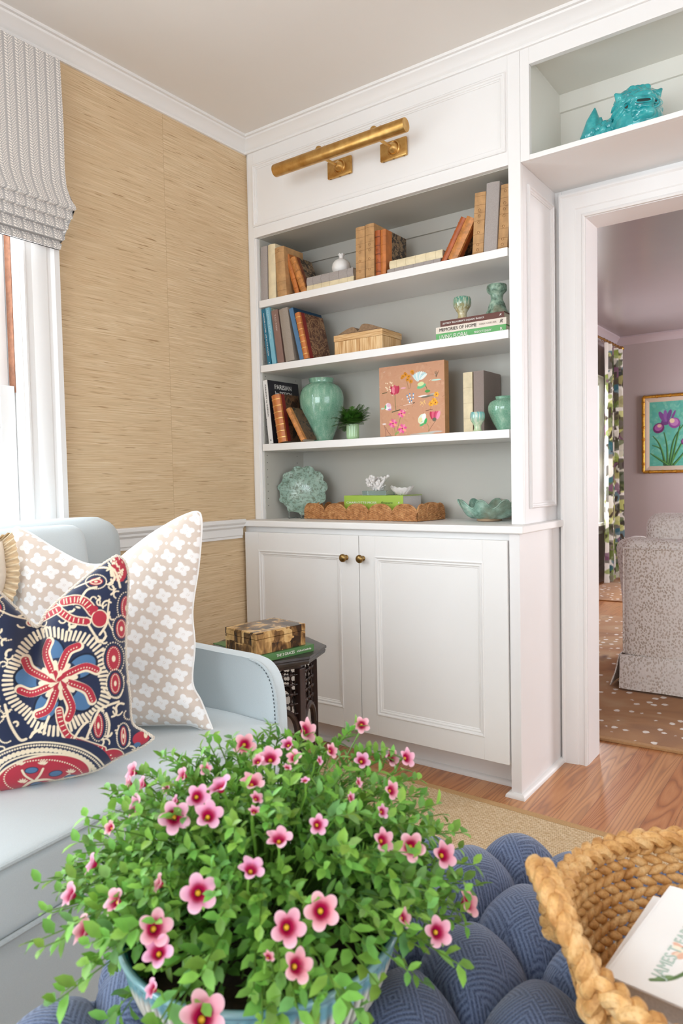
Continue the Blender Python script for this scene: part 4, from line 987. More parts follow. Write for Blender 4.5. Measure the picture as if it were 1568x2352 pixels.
# --- coral on acrylic block
a_ = at(831.5, 1137, 'y', .12); b_ = at(886, 1137, 'y', .12)
cb2 = empty('coral_specimen', ((a_.x + b_.x) / 2, .15, ztop), 'white branching coral mounted on a clear acrylic block, on the lime book', 'ornament')
w2 = (b_.x - a_.x) / 2
bhh = at(831.5, 1126.5, 'y', .12).z - ztop
M_acr2 = NT('pale_green_acrylic'); M_acr2.set(Transmission_Weight=.75, Roughness=.03, IOR=1.45); M_acr2.col('#C4DAD4'); M_acr2 = M_acr2.m
mb = MB(); mb.box((-w2, -.03, 0), (w2, .04, max(.012, bhh)), bev=.001); mb.build('block', M_acr2, cb2, sm=False)
M_corl = plain('white_coral', '#E9E4E0', .8, noise=.06, nscale=90, bump=.001)
rc = random.Random(11); mb = MB(); bz = max(.012, bhh)
for k in range(52):
    az = rc.uniform(0, 2 * PI); el = rc.uniform(.0, 1.4); L = rc.uniform(.022, .062) * (.62 + .5 * math.sin(el)); p = Vector((rc.uniform(-.018, .018), rc.uniform(-.01, .012), bz + rc.uniform(.002, .016)))
    d = Vector((math.cos(az) * math.cos(el) * 1.1, math.sin(az) * math.cos(el) * .6, math.sin(el))); pts = [p]; rr = [.0085]
    for s in range(5):
        d = (d + Vector((rc.uniform(-.35, .35), rc.uniform(-.35, .35), rc.uniform(-.2, .35)))).normalized(); p = p + d * L / 5
        if p.z < bz + .004: p.z = bz + .004
        pts.append(p); rr.append(rc.uniform(.0035, .0075))
        if rc.random() < .55: mb.ball(p + Vector((rc.uniform(-.005, .005), rc.uniform(-.005, .005), rc.uniform(-.003, .006))), rc.uniform(.003, .0062), 7, 5)
    mb.tube(pts, rr, 7); mb.ball(pts[-1], rr[-1] * 1.15, 8, 6)
mb.build('coral', M_corl, cb2, angle=70)
# --- white textured shell bowl
a_ = at(893, 1125, 'y', .11); b_ = at(945, 1125, 'y', .11)
sh = empty('shell_bowl', ((a_.x + b_.x) / 2, .125, ztop + .0005), 'small white dimpled shell bowl with pointed ends on the lime book', 'bowl')
Lx = (b_.x - a_.x) / 2
def shell(Lx, Ly, Hh, mod, nu=72, nv=14, th=.003):
    mb = MB()
    def f(sgn):
        def fn(u, w_):
            a = u * 2 * PI; r = w_; x = math.cos(a) * r * Lx; y = math.sin(a) * r * Ly; z = Hh * (r ** 2.2) + abs(math.cos(a)) ** 6 * r ** 6 * Hh * .35 + mod(a, r, sgn)
            k = 1 - (0 if sgn > 0 else .06); return Vector((x * k, y * k, z + (th if sgn < 0 else 0) * (1 - r * .4)))
        return fn
    mb.grid(f(1), nu, nv, closeu=True); mb.grid(f(-1), nu, nv, closeu=True); return mb
mb = shell(Lx, Lx * .6, .028, lambda a, r, s: .0014 * math.sin(a * 14 + r * 9) * math.sin(r * 14) * (r > .1)); mb.build('bowl', plain('white_plaster_shell', '#EDEAE5', .6, noise=.05, nscale=80, bump=.002), sh, recalc=False)
# --- clam shell bowl, right
t = NT('patina_green_glaze'); v = t.coord('Object'); n1 = t.noise(v, 26, 5, .65); n2 = t.noise(v, 9, 3); c = t.ramp(n1, [(.3, '#4F6F60'), (.48, '#7FA595'), (.6, '#9CC0B0'), (.75, '#C9DED2')]); c = t.mix(t.ramp(n2, [(.5, (0, 0, 0, 1)), (.7, (.8, .8, .8, 1))]), c, '#74705A'); t.col(c); t.set(Roughness=.2, Coat_Weight=.4); M_pat = t.m
cx = at(1115, 1180, 'y', .16).x + .012
cl = empty('clam_shell_bowl', (cx, .165, ZT_), 'large wavy clam-shell bowl in green patina glaze at the right of the counter', 'bowl')
mb = MB()
def clam(sgn):
    def fn(u, w_):
        a = u * 2 * PI; r = w_; wv = math.sin(a * 8.0 + .9); wv = math.copysign(abs(wv) ** .8, wv); fl = max(0, (r - .25) / .75) ** 1.1
        rx = .118 * r ** .62 * (1 + .085 * wv * fl); ry = .092 * r ** .62 * (1 + .12 * wv * fl)
        z = .006 + .060 * r ** 2.4 + .016 * wv * fl; k = 1 if sgn > 0 else .955
        return Vector((math.cos(a) * rx * k, math.sin(a) * ry * k, z + (0 if sgn > 0 else .006 * (1 - r * .7))))
    return fn
mb.grid(clam(1), 168, 18, closeu=True); mb.grid(clam(-1), 168, 18, closeu=True)
rim = [tuple(clam(1)(k / 168, 1.0) * .985 + Vector((0, 0, .001))) for k in range(168)]
mb.tube(rim, .0032, 6, closed=True); mb.build('bowl', M_pat, cl, angle=80)
mb = MB(); mb.lathe([(.045, 0), (.048, .002), (.046, .010), (.03, .014)], n=36, cap0=True); o = mb.build('foot_ring', plain('bare_clay', '#A98E72', .8), cl); 

# ================================================================== turquoise guardian lion
M_turq = NT('turquoise_crackle_glaze'); v = M_turq.coord('Object'); n = M_turq.noise(v, 28, 4, .6); M_turq.col(M_turq.ramp(n, [(.3, '#0E8A92'), (.5, '#24A3A8'), (.72, '#4DBDBD')])); M_turq.set(Roughness=.10, Coat_Weight=.7, Coat_Roughness=.03); M_turq = M_turq.m
yl = .14
e0 = at(1345, 300, 'y', yl); e1 = at(1521, 235, 'y', yl); ft = at(1473, 202, 'y', yl)
lw = e1.x - e0.x
fd = empty('lion_figurine', (e0.x, yl, ZN0 + .0004), 'turquoise glazed ceramic guardian lion lying in the niche above the doorway', 'figurine')
hh = ft.z - ZN0
HC = Vector((lw * .70, -.012, hh * .56)); HR = hh * .40
mb = MB()
mb.ball(HC, HR, 28, 18, (1.0, .95, 1.02)); mb.ball(HC + Vector((0, .01, -hh * .28)), HR * 1.08, 24, 14, (1.08, 1.0, .95))
mb.ball((lw * .40, .03, hh * .30), hh * .31, 20, 12, (1.4, 1.0, 1.0)); mb.ball((lw * .20, .02, hh * .24), hh * .29, 20, 12, (1.1, 1.1, 1.0))
# brow, snout, jaw (face turned to the room, a little to the right)
fdir = Vector((.42, -.9, -.12)).normalized(); fx = Vector((0, 0, 1)).cross(fdir).normalized(); fx = -fx if fx.x < 0 else fx; fz = fx.cross(fdir); fz = fz if fz.z > 0 else -fz
def fp_(a, b, c): return HC + fx * (a * HR) + fz * (b * HR) + fdir * (c * HR)
for a, b, c, r, s in ((0, .05, .78, .50, (1.25, .8, .62)), (0, .42, .72, .36, (1.5, .8, .6)), (0, -.42, .72, .52, (1.3, .8, .72)), (-.32, -.30, .98, .17, (1, 1, .8)), (.32, -.30, .98, .17, (1, 1, .8)), (0, -.34, 1.04, .20, (1.2, .9, .8)), (-.5, .28, .74, .20, (1, 1, 1)), (.5, .28, .74, .20, (1, 1, 1))):
    mb.ball(fp_(a, b, c), HR * r, 16, 10, s)
for sg in (-1, 1):
    p = fp_(sg * .92, .66, .05); mb.tube([p - fx * sg * HR * .3, p, p + fx * sg * HR * .14 + fz * HR * .22], [HR * .25, HR * .22, HR * .05], 10)
# mane: long locks swept back from the face, curls on the crown
for k in range(15):
    a = -2.25 + k * 4.5 / 14 + PI / 2
    for j, (r0, r1, d0, d1, sz) in enumerate(((.72, 1.04, .62, .10, .10), (.94, 1.18, .25, -.35, .12), (.86, 1.08, -.1, -.75, .13))):
        aa_ = a + j * .15; P_ = [fp_(math.cos(aa_ + t_ * .35) * (r0 + (r1 - r0) * t_), math.sin(aa_ + t_ * .35) * (r0 + (r1 - r0) * t_), d0 + (d1 - d0) * t_) for t_ in (0, .33, .66, 1)]
        mb.tube(P_, [HR * sz * .7, HR * sz * 1.15, HR * sz, HR * .015], 8)
for sg in (-1, 1):
    for k in range(3): mb.tube([fp_(sg * (.12 + .22 * k) + .10 * math.cos(t_), .60 + .13 * math.sin(t_) - .05 * k, .70 - .06 * k) for t_ in (0, .9, 1.8, 2.7, 3.6, 4.5)], HR * .055, 6)
for k in range(4): mb.ball(fp_(-.33 + k * .22, .90, .30), HR * .17, 10, 6, (1.2, 1, 1))
for sg in (-1, 1):
    mb.tube([fp_(sg * (.62 + .20 * math.cos(t_)), .02 + .17 * math.sin(t_), .80) for t_ in [PI * k / 6 for k in range(13)]], HR * .05, 6)
    mb.tube([fp_(sg * (.28 + .14 * math.cos(t_)), -.52 + .14 * math.sin(t_), 1.0) for t_ in [PI * k / 6 for k in range(11)]], HR * .045, 6)
mb.tube([fp_(-.62, -.22, .72), fp_(-.3, -.14, 1.02), fp_(0, -.10, 1.08), fp_(.3, -.14, 1.02), fp_(.62, -.22, .72)], HR * .06, 8)
mb.tube([fp_(-.55, .30, .74), fp_(-.25, .30, .98), fp_(0, .28, 1.0), fp_(.25, .30, .98), fp_(.55, .30, .74)], HR * .07, 8)
# scales along the back and haunch
for i in range(6):
    for j in range(4):
        x = lw * (.12 + .075 * i); th = -.2 + j * .55 + (i % 2) * .25; mb.ball((x, .02 - math.cos(th) * hh * .29, hh * .27 + math.sin(th) * hh * .29), hh * .085, 8, 6)
# flame-shaped tail
for dx, h0, w0 in ((.015, .92, .17), (-.05, .55, .12), (.10, .70, .13), (.17, .58, .11)):
    bx_ = lw * (.10 + dx); mb.tube([(bx_, .01, hh * .05), (bx_ - lw * .035, .0, hh * h0 * .4), (bx_ - lw * .01, .0, hh * h0 * .72), (bx_ + lw * .012, .0, hh * h0)], [hh * w0, hh * w0 * 1.35, hh * w0 * .8, hh * .008], 14)
for sg in (-1, 1): mb.ball(fp_(sg * .34, -1.0, .62), HR * .26, 12, 8)
bmesh.ops.recalc_face_normals(mb.bm, faces=mb.bm.faces)
for v_ in mb.bm.verts:
    if v_.co.z < .0005: v_.co.z = .0005
from mathutils.bvhtree import BVHTree
_bvh = BVHTree.FromBMesh(mb.bm)
o = mb.build('body', M_turq, fd)
md = o.modifiers.new('remesh', 'REMESH'); md.mode = 'VOXEL'; md.voxel_size = .0022; md.use_smooth_shade = True
ms = o.modifiers.new('smooth', 'SMOOTH'); ms.factor = .5; ms.iterations = 3
M_hole = plain('painted_opening_shade', '#12302F', .3)  # dark plugs stand in for the shade inside the hollow openings
def hole(a, b, c, sx_, sz_, name, rot=0, rim=True):
    o_ = fp_(a, b, 3.0); hit = _bvh.ray_cast(o_, -fdir)[0]; p = hit if hit is not None else fp_(a, b, c); n = 20
    u = fx * math.cos(rot) + fz * math.sin(rot); w_ = fz * math.cos(rot) - fx * math.sin(rot)
    ring = [p + u * (math.copysign(abs(math.cos(t)) ** .6, math.cos(t)) * sx_ * HR) + w_ * (math.copysign(abs(math.sin(t)) ** .6, math.sin(t)) * sz_ * HR) for t in [2 * PI * k / n for k in range(n)]]
    mb = MB(); mb.rings([[q - fdir * HR * .30 for q in ring], [q + fdir * HR * .035 for q in ring]]); mb.build(name, M_hole, fd, sm=False)
    mb = MB(); mb.tube([q + fdir * HR * .03 for q in ring], HR * .04, 6, closed=True); mb.build(name + '_rim', M_turq, fd)
hole(.02, .06, 1.07, .34, .095, 'mouth', 0); hole(-.62, .0, .86, .15, .085, 'eye', .6); hole(.60, .12, .86, .13, .085, 'eye', -.6)
hole(.15, -.86, 1.02, .16, .07, 'jaw_opening', -.1); hole(-.25, -1.02, .98, .12, .10, 'jaw_opening', .8)
# ================================================================== soft furnishings on the left
def softbox(hx_, hy_, hz_, r, crown=0, n=14, M=None, mb=None, wr=0, seed=0, xf=None):
    """rounded cushion block centred on the origin"""
    mb = mb or MB(); rr = random.Random(seed); ph = [rr.uniform(0, 6) for _ in range(6)]
    def tp(c, h):
        # denser near the edges
        return h * math.copysign(1 - (1 - abs(c)) ** 1.6, c)
    cache = {}
    def vert(a, b, c):
        k = (round(a, 5), round(b, 5), round(c, 5))
        if k in cache: return cache[k]
        p = Vector((tp(a, hx_), tp(b, hy_), tp(c, hz_)))
        q = Vector((max(-hx_ + r, min(hx_ - r, p.x)), max(-hy_ + r, min(hy_ - r, p.y)), max(-hz_ + r, min(hz_ - r, p.z))))
        d = p - q
        if d.length > 1e-9: p = q + d.normalized() * min(r, max(abs(d.x), abs(d.y), abs(d.z)))
        u, v = p.x / hx_, p.y / hy_
        cz = crown * (1 - u * u) * (1 - v ** 4) + wr * (math.sin(p.x * 23 + p.y * 9 + ph[0]) + math.sin(p.y * 31 - p.x * 7 + ph[1])) * (1 - abs(u) ** 4) * .5
        p.z += cz * (p.z / hz_)
        if xf: p = xf(p)
        if M is not None: p = M @ p
        cache[k] = mb.bm.verts.new(p); return cache[k]
    g = [-1 + 2 * i / n for i in range(n + 1)]
    for ax in range(3):
        for s in (-1, 1):
            for i in range(n):
                for j in range(n):
                    q = []
                    for a, b in ((g[i], g[j]), (g[i + 1], g[j]), (g[i + 1], g[j + 1]), (g[i], g[j + 1])):
                        c = [0, 0, 0]; c[ax] = s; c[(ax + 1) % 3] = a; c[(ax + 2) % 3] = b; q.append(vert(*c))
                    mb.face(q if s > 0 else q[::-1])
    return mb
t = NT('pale_blue_grey_twill'); v = t.coord('Object'); n1 = t.noise(v, 700, 2); n2 = t.noise(v, 3, 3); c = t.mix(t.ramp(n1, [(.3, (.25, .25, .25, 1)), (.7, (0, 0, 0, 1))]), '#CBD4D7', '#A9B5BA'); t.col(c); t.set(Roughness=.8, Sheen_Weight=.25, Specular_IOR_Level=.25); t.bump(t.noise(v, 9, 4, .5, .6), .35, .006); M_sofa = t.m
M_sofap = plain('blue_grey_piping', '#B6BFC2', .8, noise=.06, nscale=200)
so = empty('sofa', (.6, -1.9, 0), 'pale blue-grey upholstered sofa under the window with thin stitched arm', 'sofa')
def SO(mb_or_o):  # sofa local offset
    mb_or_o.data.transform(Matrix.Translation((-.6, 1.9, 0))); return mb_or_o
def skew(p): return Vector((p.x, p.y, p.z))
def fx_(y): return 1.005 - .083 * (y + 1.0)
SEATZ, SEATB = .488, .352
yc, hy = -2.0, .998
def seat_x(p):
    y = p.y + yc; f = (p.x + .34) / .68; x = .345 + f * (fx_(y) + .012 - .345); return Vector((x, y, p.z + (SEATZ + SEATB) / 2))
mb = softbox(.34, hy, (SEATZ - SEATB) / 2 - .004, .022, crown=.016, n=26, wr=.003, seed=3, xf=seat_x); SO(mb.build('seat_cushion', M_sofa, so, angle=70))
for z, nm in ((SEATZ - .004, 'piping'), (SEATB + .008, 'piping')):
    mb = MB(); P_ = [(fx_(y) + .0125, y, z) for y in np.linspace(-2.97, -1.035, 40)]; mb.tube(P_, .0055, 8); SO(mb.build(nm, M_sofap, so))
mb = MB(); mb.prism([(.12, -3.0), (fx_(-3.0) - .004, -3.0), (fx_(-1.0) - .004, -1.0), (.12, -1.0)], .045, SEATB + .002); SO(mb.build('seat_base', M_sofa, so, sm=False, bevel=.01))
mb = softbox(.095, 1.05, .4775, .085, n=22, wr=0, M=Matrix.Translation((.195, -1.95, .5275))); SO(mb.build('back_frame', M_sofa, so, angle=70))
# arm: slab with rounded front corner
AXO = -.024
out = [(.30, .045), (.30, .655), (.60, .645), (.80, .641), (.90, .640)] + spline([(.93, .638), (.965, .630), (.990, .612), (1.006, .585), (1.014, .55), (1.018, .50)], 5) + [(1.02, .40), (1.022, .045)]
out = [(x + (AXO if x > .7 else 0), z) for x, z in out]
def arm_():
    rings = []
    for yv, ins in ((-1.004, .006), (-1.000 - .006, .0), (-.995, -.002), (-.972, -.006), (-.960, .012), (-.955, .03)):
        cx_, cz_ = .66, .33; rings.append([Vector((cx_ + (x - cx_) * (1 - ins / .35), yv, cz_ + (z - cz_) * (1 - ins / .5))) for x, z in out])
    mb = MB(); mb.rings(rings); return mb
SO(arm_().build('arm', M_sofa, so, angle=50))
mb = MB(); P_ = spline([(.955, .632), (.972, .625), (.990, .610), (1.006, .583), (1.013, .55), (1.017, .50), (1.019, .40), (1.021, .06)], 8)
P_ = resample([(x - .004 + AXO, -1.0075, z - .002) for x, z in P_], 120)
for i in range(0, 118, 2): mb.tube([tuple(P_[i]), tuple(P_[i + 1])], .0016, 5)
o = SO(mb.build('stitching', plain('dark_grey_stitching', '#5E6468', .8), so)); o['kind'] = 'stuff'
mb = MB(); mb.tube([(x - .001 + AXO, -1.006, z - .001) for x, z in spline([(.93, .638), (.965, .631), (.992, .613), (1.008, .586), (1.017, .55), (1.021, .50), (1.023, .40), (1.025, .06)], 8)], .0045, 8); SO(mb.build('piping', M_sofap, so))
for x, y in ((.2, -1.1), (.98, -1.06), (.2, -2.9), (1.05, -2.9)):
    mb = MB(); mb.lathe([(.022, .0096), (.026, .045)], n=16, M=Matrix.Translation((x, y, 0)), cap0=True, cap1=True); SO(mb.build('leg', M_brownwood, so))
mb = softbox(.26, .30, .066, .05, crown=.02, n=16, wr=.006, seed=8, M=Matrix.Translation((.375, -1.43, .735)) @ Matrix.Rotation(-.13, 4, 'Y') @ Matrix.Rotation(PI / 2, 4, 'Y'))
bcu = SO(mb.build('back_cushion', M_sofa, so, angle=70))

# ---------------- pillows
def pillow(name, label, p0, nrm, top, right, bottom, left, T, paint, fabric, pipe, piper, n=(200, 200), chop=None, group=None, backmat=None, pipe_fn=None, dents=()):
    """outline given along four edges in the pillow's own tilted plane; filled out to a cushion of thickness T"""
    nrm = Vector(nrm).normalized(); p0 = Vector(p0); ex = Vector((0, 0, 1)).cross(nrm).normalized(); ey = nrm.cross(ex)
    root = empty(name, p0, label, 'pillow', group)
    def pl(P): 
        o = []
        for u, v in P:
            q = onplane(u, v, p0, nrm) - p0; o.append((q.dot(ex), q.dot(ey)))
        return o
    nu, nv = n
    Tt = resample(spline(pl(top), 12), nu); Bb = resample(spline(pl(bottom), 12), nu); Ll = resample(spline(pl(left), 12), nv); Rr = resample(spline(pl(right), 12), nv)
    s = np.linspace(0, 1, nu)[:, None, None]; t = np.linspace(0, 1, nv)[None, :, None]
    P = (1 - t) * Bb[:, None] + t * Tt[:, None] + (1 - s) * Ll[None] + s * Rr[None] - ((1 - s) * (1 - t) * Bb[0] + s * (1 - t) * Bb[-1] + (1 - s) * t * Tt[0] + s * t * Tt[-1])
    a, b = s[..., 0] * 2 - 1, t[..., 0] * 2 - 1
    h = T * ((1 - a ** 2) ** .5 * (1 - b ** 2) ** .5) ** .85
    r_ = np.random.RandomState(len(label)); 
    wr = sum(.0035 * np.sin(a * r_.uniform(3, 11) + b * r_.uniform(3, 11) + r_.uniform(0, 6)) for _ in range(4)) * (1 - a ** 2) * (1 - b ** 2)
    edge = .004 * np.sin(b * 26 + a * 3) * np.exp(-((1 - np.abs(a)) / .12)) + .004 * np.sin(a * 24) * np.exp(-((1 - np.abs(b)) / .12))
    h = h + wr + edge * (1 - a ** 8) * (1 - b ** 8)
    for (da, db, wa, wb, dp) in dents: h = h - dp * T * np.exp(-((a - da) / wa) ** 2 - ((b - db) / wb) ** 2) * (1 - a ** 2) ** .3 * (1 - b ** 2) ** .3
    E1, E2, N3 = np.array(ex), np.array(ey), np.array(nrm)
    flat_ = P.reshape(-1, 2); base = flat_[:, :1] * E1 + flat_[:, 1:] * E2
    V1 = base + h.reshape(-1, 1) * N3; V2 = base - (h.reshape(-1, 1) * .75) * N3
    F1 = gridquads(nu, nv); F2 = F1[:, ::-1] + nu * nv
    if (Vector(V1[F1[0][1]] - V1[F1[0][0]]).cross(Vector(V1[F1[0][3]] - V1[F1[0][0]]))).dot(nrm) < 0: F1 = F1[:, ::-1]; F2 = F2[:, ::-1]
    V_ = np.concatenate([V1, V2]); cols = paint(flat_[:, 0], flat_[:, 1]); cols = np.concatenate([cols, cols])
    npmesh('cover', V_, np.concatenate([F1, F2]), fabric, root, cols=cols)
    loop = np.concatenate([Bb, Rr[1:], Tt[::-1][1:], Ll[::-1][1:-1]])
    L3 = [tuple(p[0] * E1 + p[1] * E2) for p in loop[::2]]
    mb = MB()
    if pipe_fn: pipe_fn(mb, resample(np.array(L3 + [L3[0]]), 900), ex, ey, nrm)
    else: mb.tube(L3, piper, 8, closed=True)
    mb.build('piping', pipe, root, angle=80)
    return root, (p0, ex, ey, nrm)

# --- white clover pillow
def pl_plane(P, p0, nrm):
    nrm = Vector(nrm).normalized(); p0 = Vector(p0); ex = Vector((0, 0, 1)).cross(nrm).normalized(); ey = nrm.cross(ex); q = onplane(P[0], P[1], p0, nrm) - p0; return (q.dot(ex), q.dot(ey))
WP0 = (.82, -1.21, .50); WN = (.60, -.76, .16)
def clover(X, Y):
    c = np.tile(lin('#D9CBBF'), (len(X), 1)); W = lin('#F7F6F5'); ps = .050
    sk = .18; Xr = X + Y * sk
    for ox, oy in ((0, 0), (.5, .5)):
        gx = (Xr / (ps * 1.08) + ox) % 1 - .5; gy = (Y / (ps * 1.3) + oy) % 1 - .5
        x, y = gx * ps * 1.08, gy * ps * 1.3; r = np.hypot(x, y)
        m = np.zeros(len(X))
        for k in range(4):
            a = k * PI / 2 + .15; px, py = math.cos(a) * .0104, math.sin(a) * .0104; d = np.hypot((x - px) * math.cos(a) + (y - py) * math.sin(a), ((y - py) * math.cos(a) - (x - px) * math.sin(a)) * 1.15)
            m = np.maximum(m, np.clip((.0080 - d) / .0008, 0, 1))
            a2 = a + PI / 4; d2 = np.abs((y) * math.cos(a2) - x * math.sin(a2)) ; on = (x * math.cos(a2) + y * math.sin(a2)); m = np.maximum(m, np.clip((.0012 - d2) / .0006, 0, 1) * (on > 0) * (on < .012))
        c = c * (1 - m[:, None]) + W * m[:, None]
    for ox, oy in ((.5, 0), (0, .5)):
        x = ((Xr / (ps * 1.08) + ox) % 1 - .5) * ps * 1.08; y = ((Y / (ps * 1.3) + oy) % 1 - .5) * ps * 1.3
        m = np.clip((.0046 - np.abs(x) - np.abs(y)) / .0008, 0, 1)[:, None]; c = c * (1 - m) + W * m
    return c
M_cloth = tinted('printed_linen', .85, sheen=.2, bump=.0004, bscale=900)
M_wpipe = plain('white_cotton_piping', '#F5F3F0', .8)
pillow('clover_pillow', 'large white and beige clover-print pillow with white piping, leaning against the sofa arm', WP0, WN,
       [(40, 1210), (75, 1228), (130, 1262), (200, 1295), (260, 1290), (300, 1262), (350, 1225), (405, 1192), (440, 1177), (452, 1175)],
       [(488, 1677), (462, 1612), (441, 1565), (446, 1480), (441, 1400), (455, 1300), (462, 1215), (460, 1182), (452, 1175)],
       [(62, 1640), (150, 1668), (295, 1664), (400, 1662), (440, 1664), (470, 1675), (488, 1677)],
       [(62, 1640), (48, 1500), (38, 1400), (32, 1300), (28, 1225), (40, 1210)], .095, clover, M_cloth, M_wpipe, .0035, n=(330, 330), dents=((-.25, .9, .28, .5, .55),))

# --- red and navy suzani pillow
SP0 = (.86, -1.57, .495); SN = (.80, -.56, .20)
sn_ = Vector(SN).normalized(); sp_ = Vector(SP0); sex = Vector((0, 0, 1)).cross(sn_).normalized(); sey = sn_.cross(sex)
SW0, SW1, SH0, SH1 = -.42, .30, -.05, .62
pt = Paint(720, 670, '#232C48')
NV, RD, CRM, BL = '#232C48', '#AE2F40', '#E9D8BC', '#4C7096'
def zq(X, Y):
    q = onplane(X * .3571, 1150 + Y * .3571, sp_, sn_) - sp_; return ((q.dot(sex) - SW0) / (SW1 - SW0), (q.dot(sey) - SH0) / (SH1 - SH0))
k1 = .00088
def zr(r): return r * .3571 / F_PX * 1.52 / (SW1 - SW0)
def curve(P, r, c): pt.curve([zq(*p) for p in P], zr(r), c, n=8)
def ellz(X, Y, rx, ry, c, rot=0): x, y = zq(X, Y); pt.ell(x, y, zr(rx), zr(ry), c, -rot)
def dotz(P, r, c, n): pt.dots([zq(*p) for p in P], zr(r), c, n)
def ringz(cx, cy, rx, ry, r, c, n, a0=0, a1=2 * PI): dotz([(cx + rx * math.cos(a0 + (a1 - a0) * k / 24), cy + ry * math.sin(a0 + (a1 - a0) * k / 24)) for k in range(25)], r, c, n)
rs = random.Random(21)
# scattered vine work over the ground
for k in range(300):
    X, Y = rs.uniform(-600, 950), rs.uniform(380, 1850); a = rs.uniform(0, 6.28); L = rs.uniform(30, 70); b = rs.choice((-1, 1)) * rs.uniform(.8, 1.8)
    P = [(X, Y)]
    for j in range(4): a += b * .5; X += math.cos(a) * L / 3; Y += math.sin(a) * L / 3; P.append((X, Y))
    if rs.random() < .45: dotz(P, 5, CRM, 7)
    else: curve(P, rs.choice((4, 5, 6)), CRM)
def bigflower(cx, cy, sc):
    def C_(a, r): return (cx + math.cos(a) * r * sc, cy + math.sin(a) * r * sc)
    ellz(cx, cy, 300 * sc, 300 * sc, NV)
    for k in range(72):
        a = 2 * PI * k / 72; r = 246 + 38 * abs(math.sin(a * 2.5 + .35)); pt.line([zq(*C_(a, r)), zq(*C_(a, r + 56))], zr(7.5 * sc), CRM)
    for k in range(5):
        a = -1.15 + 2 * PI * k / 5 + .63; x, y = C_(a, 170); ellz(x, y, 100 * sc, 74 * sc, '#151C30', a); ellz(x, y, 86 * sc, 62 * sc, BL, a); 
        for j in range(3): x2, y2 = C_(a + (j - 1) * .18, 120); ellz(x2, y2, 16 * sc, 34 * sc, NV, a)
    for k in range(8):
        a = -1.35 + 2 * PI * k / 8; P = [C_(a, 30), C_(a + .05, 110), C_(a + .14, 190), C_(a + .34, 246)]
        curve(P, 27 * sc, CRM); curve([C_(a - .03, 30), C_(a + .02, 110), C_(a + .10, 190), C_(a + .30, 244)], 20 * sc, RD); dotz(P, 4 * sc, CRM, 13)
        a2 = a + .39; curve([C_(a2, 40), C_(a2, 110)], 13 * sc, CRM)
    for k in range(10): a = k * PI / 5; curve([C_(a, 8), C_(a, 52)], 12 * sc, RD if k % 2 else CRM)
bigflower(385, 1140, 1.0); bigflower(-420, 900, .85)
def disc(x, y, rx, ry, rot=0):
    ellz(x, y, rx + 16, ry + 16, NV, rot); ringz(x, y, rx + 22, ry + 22, 4.5, CRM, 34); ellz(x, y, rx, ry, RD, rot); ringz(x, y, rx - 9, ry - 9, 3.5, CRM, 26); ellz(x, y, rx * .25, ry * .25, CRM)
for a in ((617, 525, 44, 25), (812, 690, 38, 80), (778, 822, 36, 62), (728, 1010, 46, 80), (738, 1165, 34, 66), (632, 1425, 30, 76), (-40, 700, 60, 50), (790, 1500, 20, 60)): disc(*a)
def banded(P, r=26):
    curve(P, r + 7, CRM); curve(P, r, RD); Q = spline(P, 10)
    for i in range(0, len(Q) - 1, 3):
        dx, dy = Q[i + 1][0] - Q[i][0], Q[i + 1][1] - Q[i][1]; L = math.hypot(dx, dy) + 1e-6; nx, ny = -dy / L, dx / L
        pt.line([zq(Q[i][0] - nx * r * .6, Q[i][1] - ny * r * .6), zq(Q[i][0] + nx * r * .6, Q[i][1] + ny * r * .6)], zr(3.2), CRM)
banded([(415, 650), (490, 640), (550, 660), (600, 720)]); banded([(330, 660), (400, 720), (470, 765), (560, 780)], 20); banded([(200, 780), (300, 740), (380, 700)], 20)
ellz(640, 760, 52, 58, CRM); ellz(640, 760, 45, 51, RD); ellz(600, 700, 30, 22, RD); ellz(505, 690, 32, 16, NV, .4); ellz(505, 690, 16, 6, CRM, .4)
# red corner with cream net
pt.ell(*zq(765, 440), zr(52), zr(90), RD)
for k in range(40): ellz(740 + rs.uniform(-30, 50), 440 + rs.uniform(-70, 80), 7, 9, CRM)
for k in range(26): ellz(760 + rs.uniform(-35, 45), 440 + rs.uniform(-70, 80), 6, 7, RD)
banded([(392, 1325), (405, 1400), (455, 1490), (560, 1540), (660, 1580)], 17)
ellz(712, 1640, 82, 62, CRM); ellz(712, 1640, 76, 56, RD); ellz(640, 1600, 40, 22, RD); 
for k in range(6): ellz(690 + rs.uniform(-40, 50), 1640 + rs.uniform(-30, 30), 5, 5, CRM)
# fat vines, cream
for P in ([(330, 1360), (300, 1420), (240, 1460), (215, 1490)], [(560, 1500), (600, 1400), (650, 1320), (760, 1280)], [(620, 560), (560, 580), (520, 640)], [(620, 430), (700, 440), (735, 500), (700, 540)], [(700, 420), (745, 470), (770, 560)], [(60, 1290), (90, 1400), (150, 1500), (190, 1500)], [(470, 1520), (520, 1440), (560, 1400)], [(700, 720), (680, 800), (640, 860)], [(570, 800), (640, 900), (680, 870)], [(690, 1500), (700, 1420), (680, 1350)], [(-20, 1000), (0, 1150), (20, 1260)]): curve(P, 7, CRM)
for P in ([(640, 370), (700, 330)], [(480, 560), (560, 530), (640, 500)], [(240, 700), (330, 600), (420, 520), (520, 440), (640, 350)], [(700, 640), (690, 760), (720, 830)], [(660, 1190), (700, 1240), (760, 1255), (790, 1200)], [(0, 700), (90, 740), (180, 760)], [(30, 1300), (0, 1500), (-30, 1650)]): dotz(P, 5.5, CRM, 20)
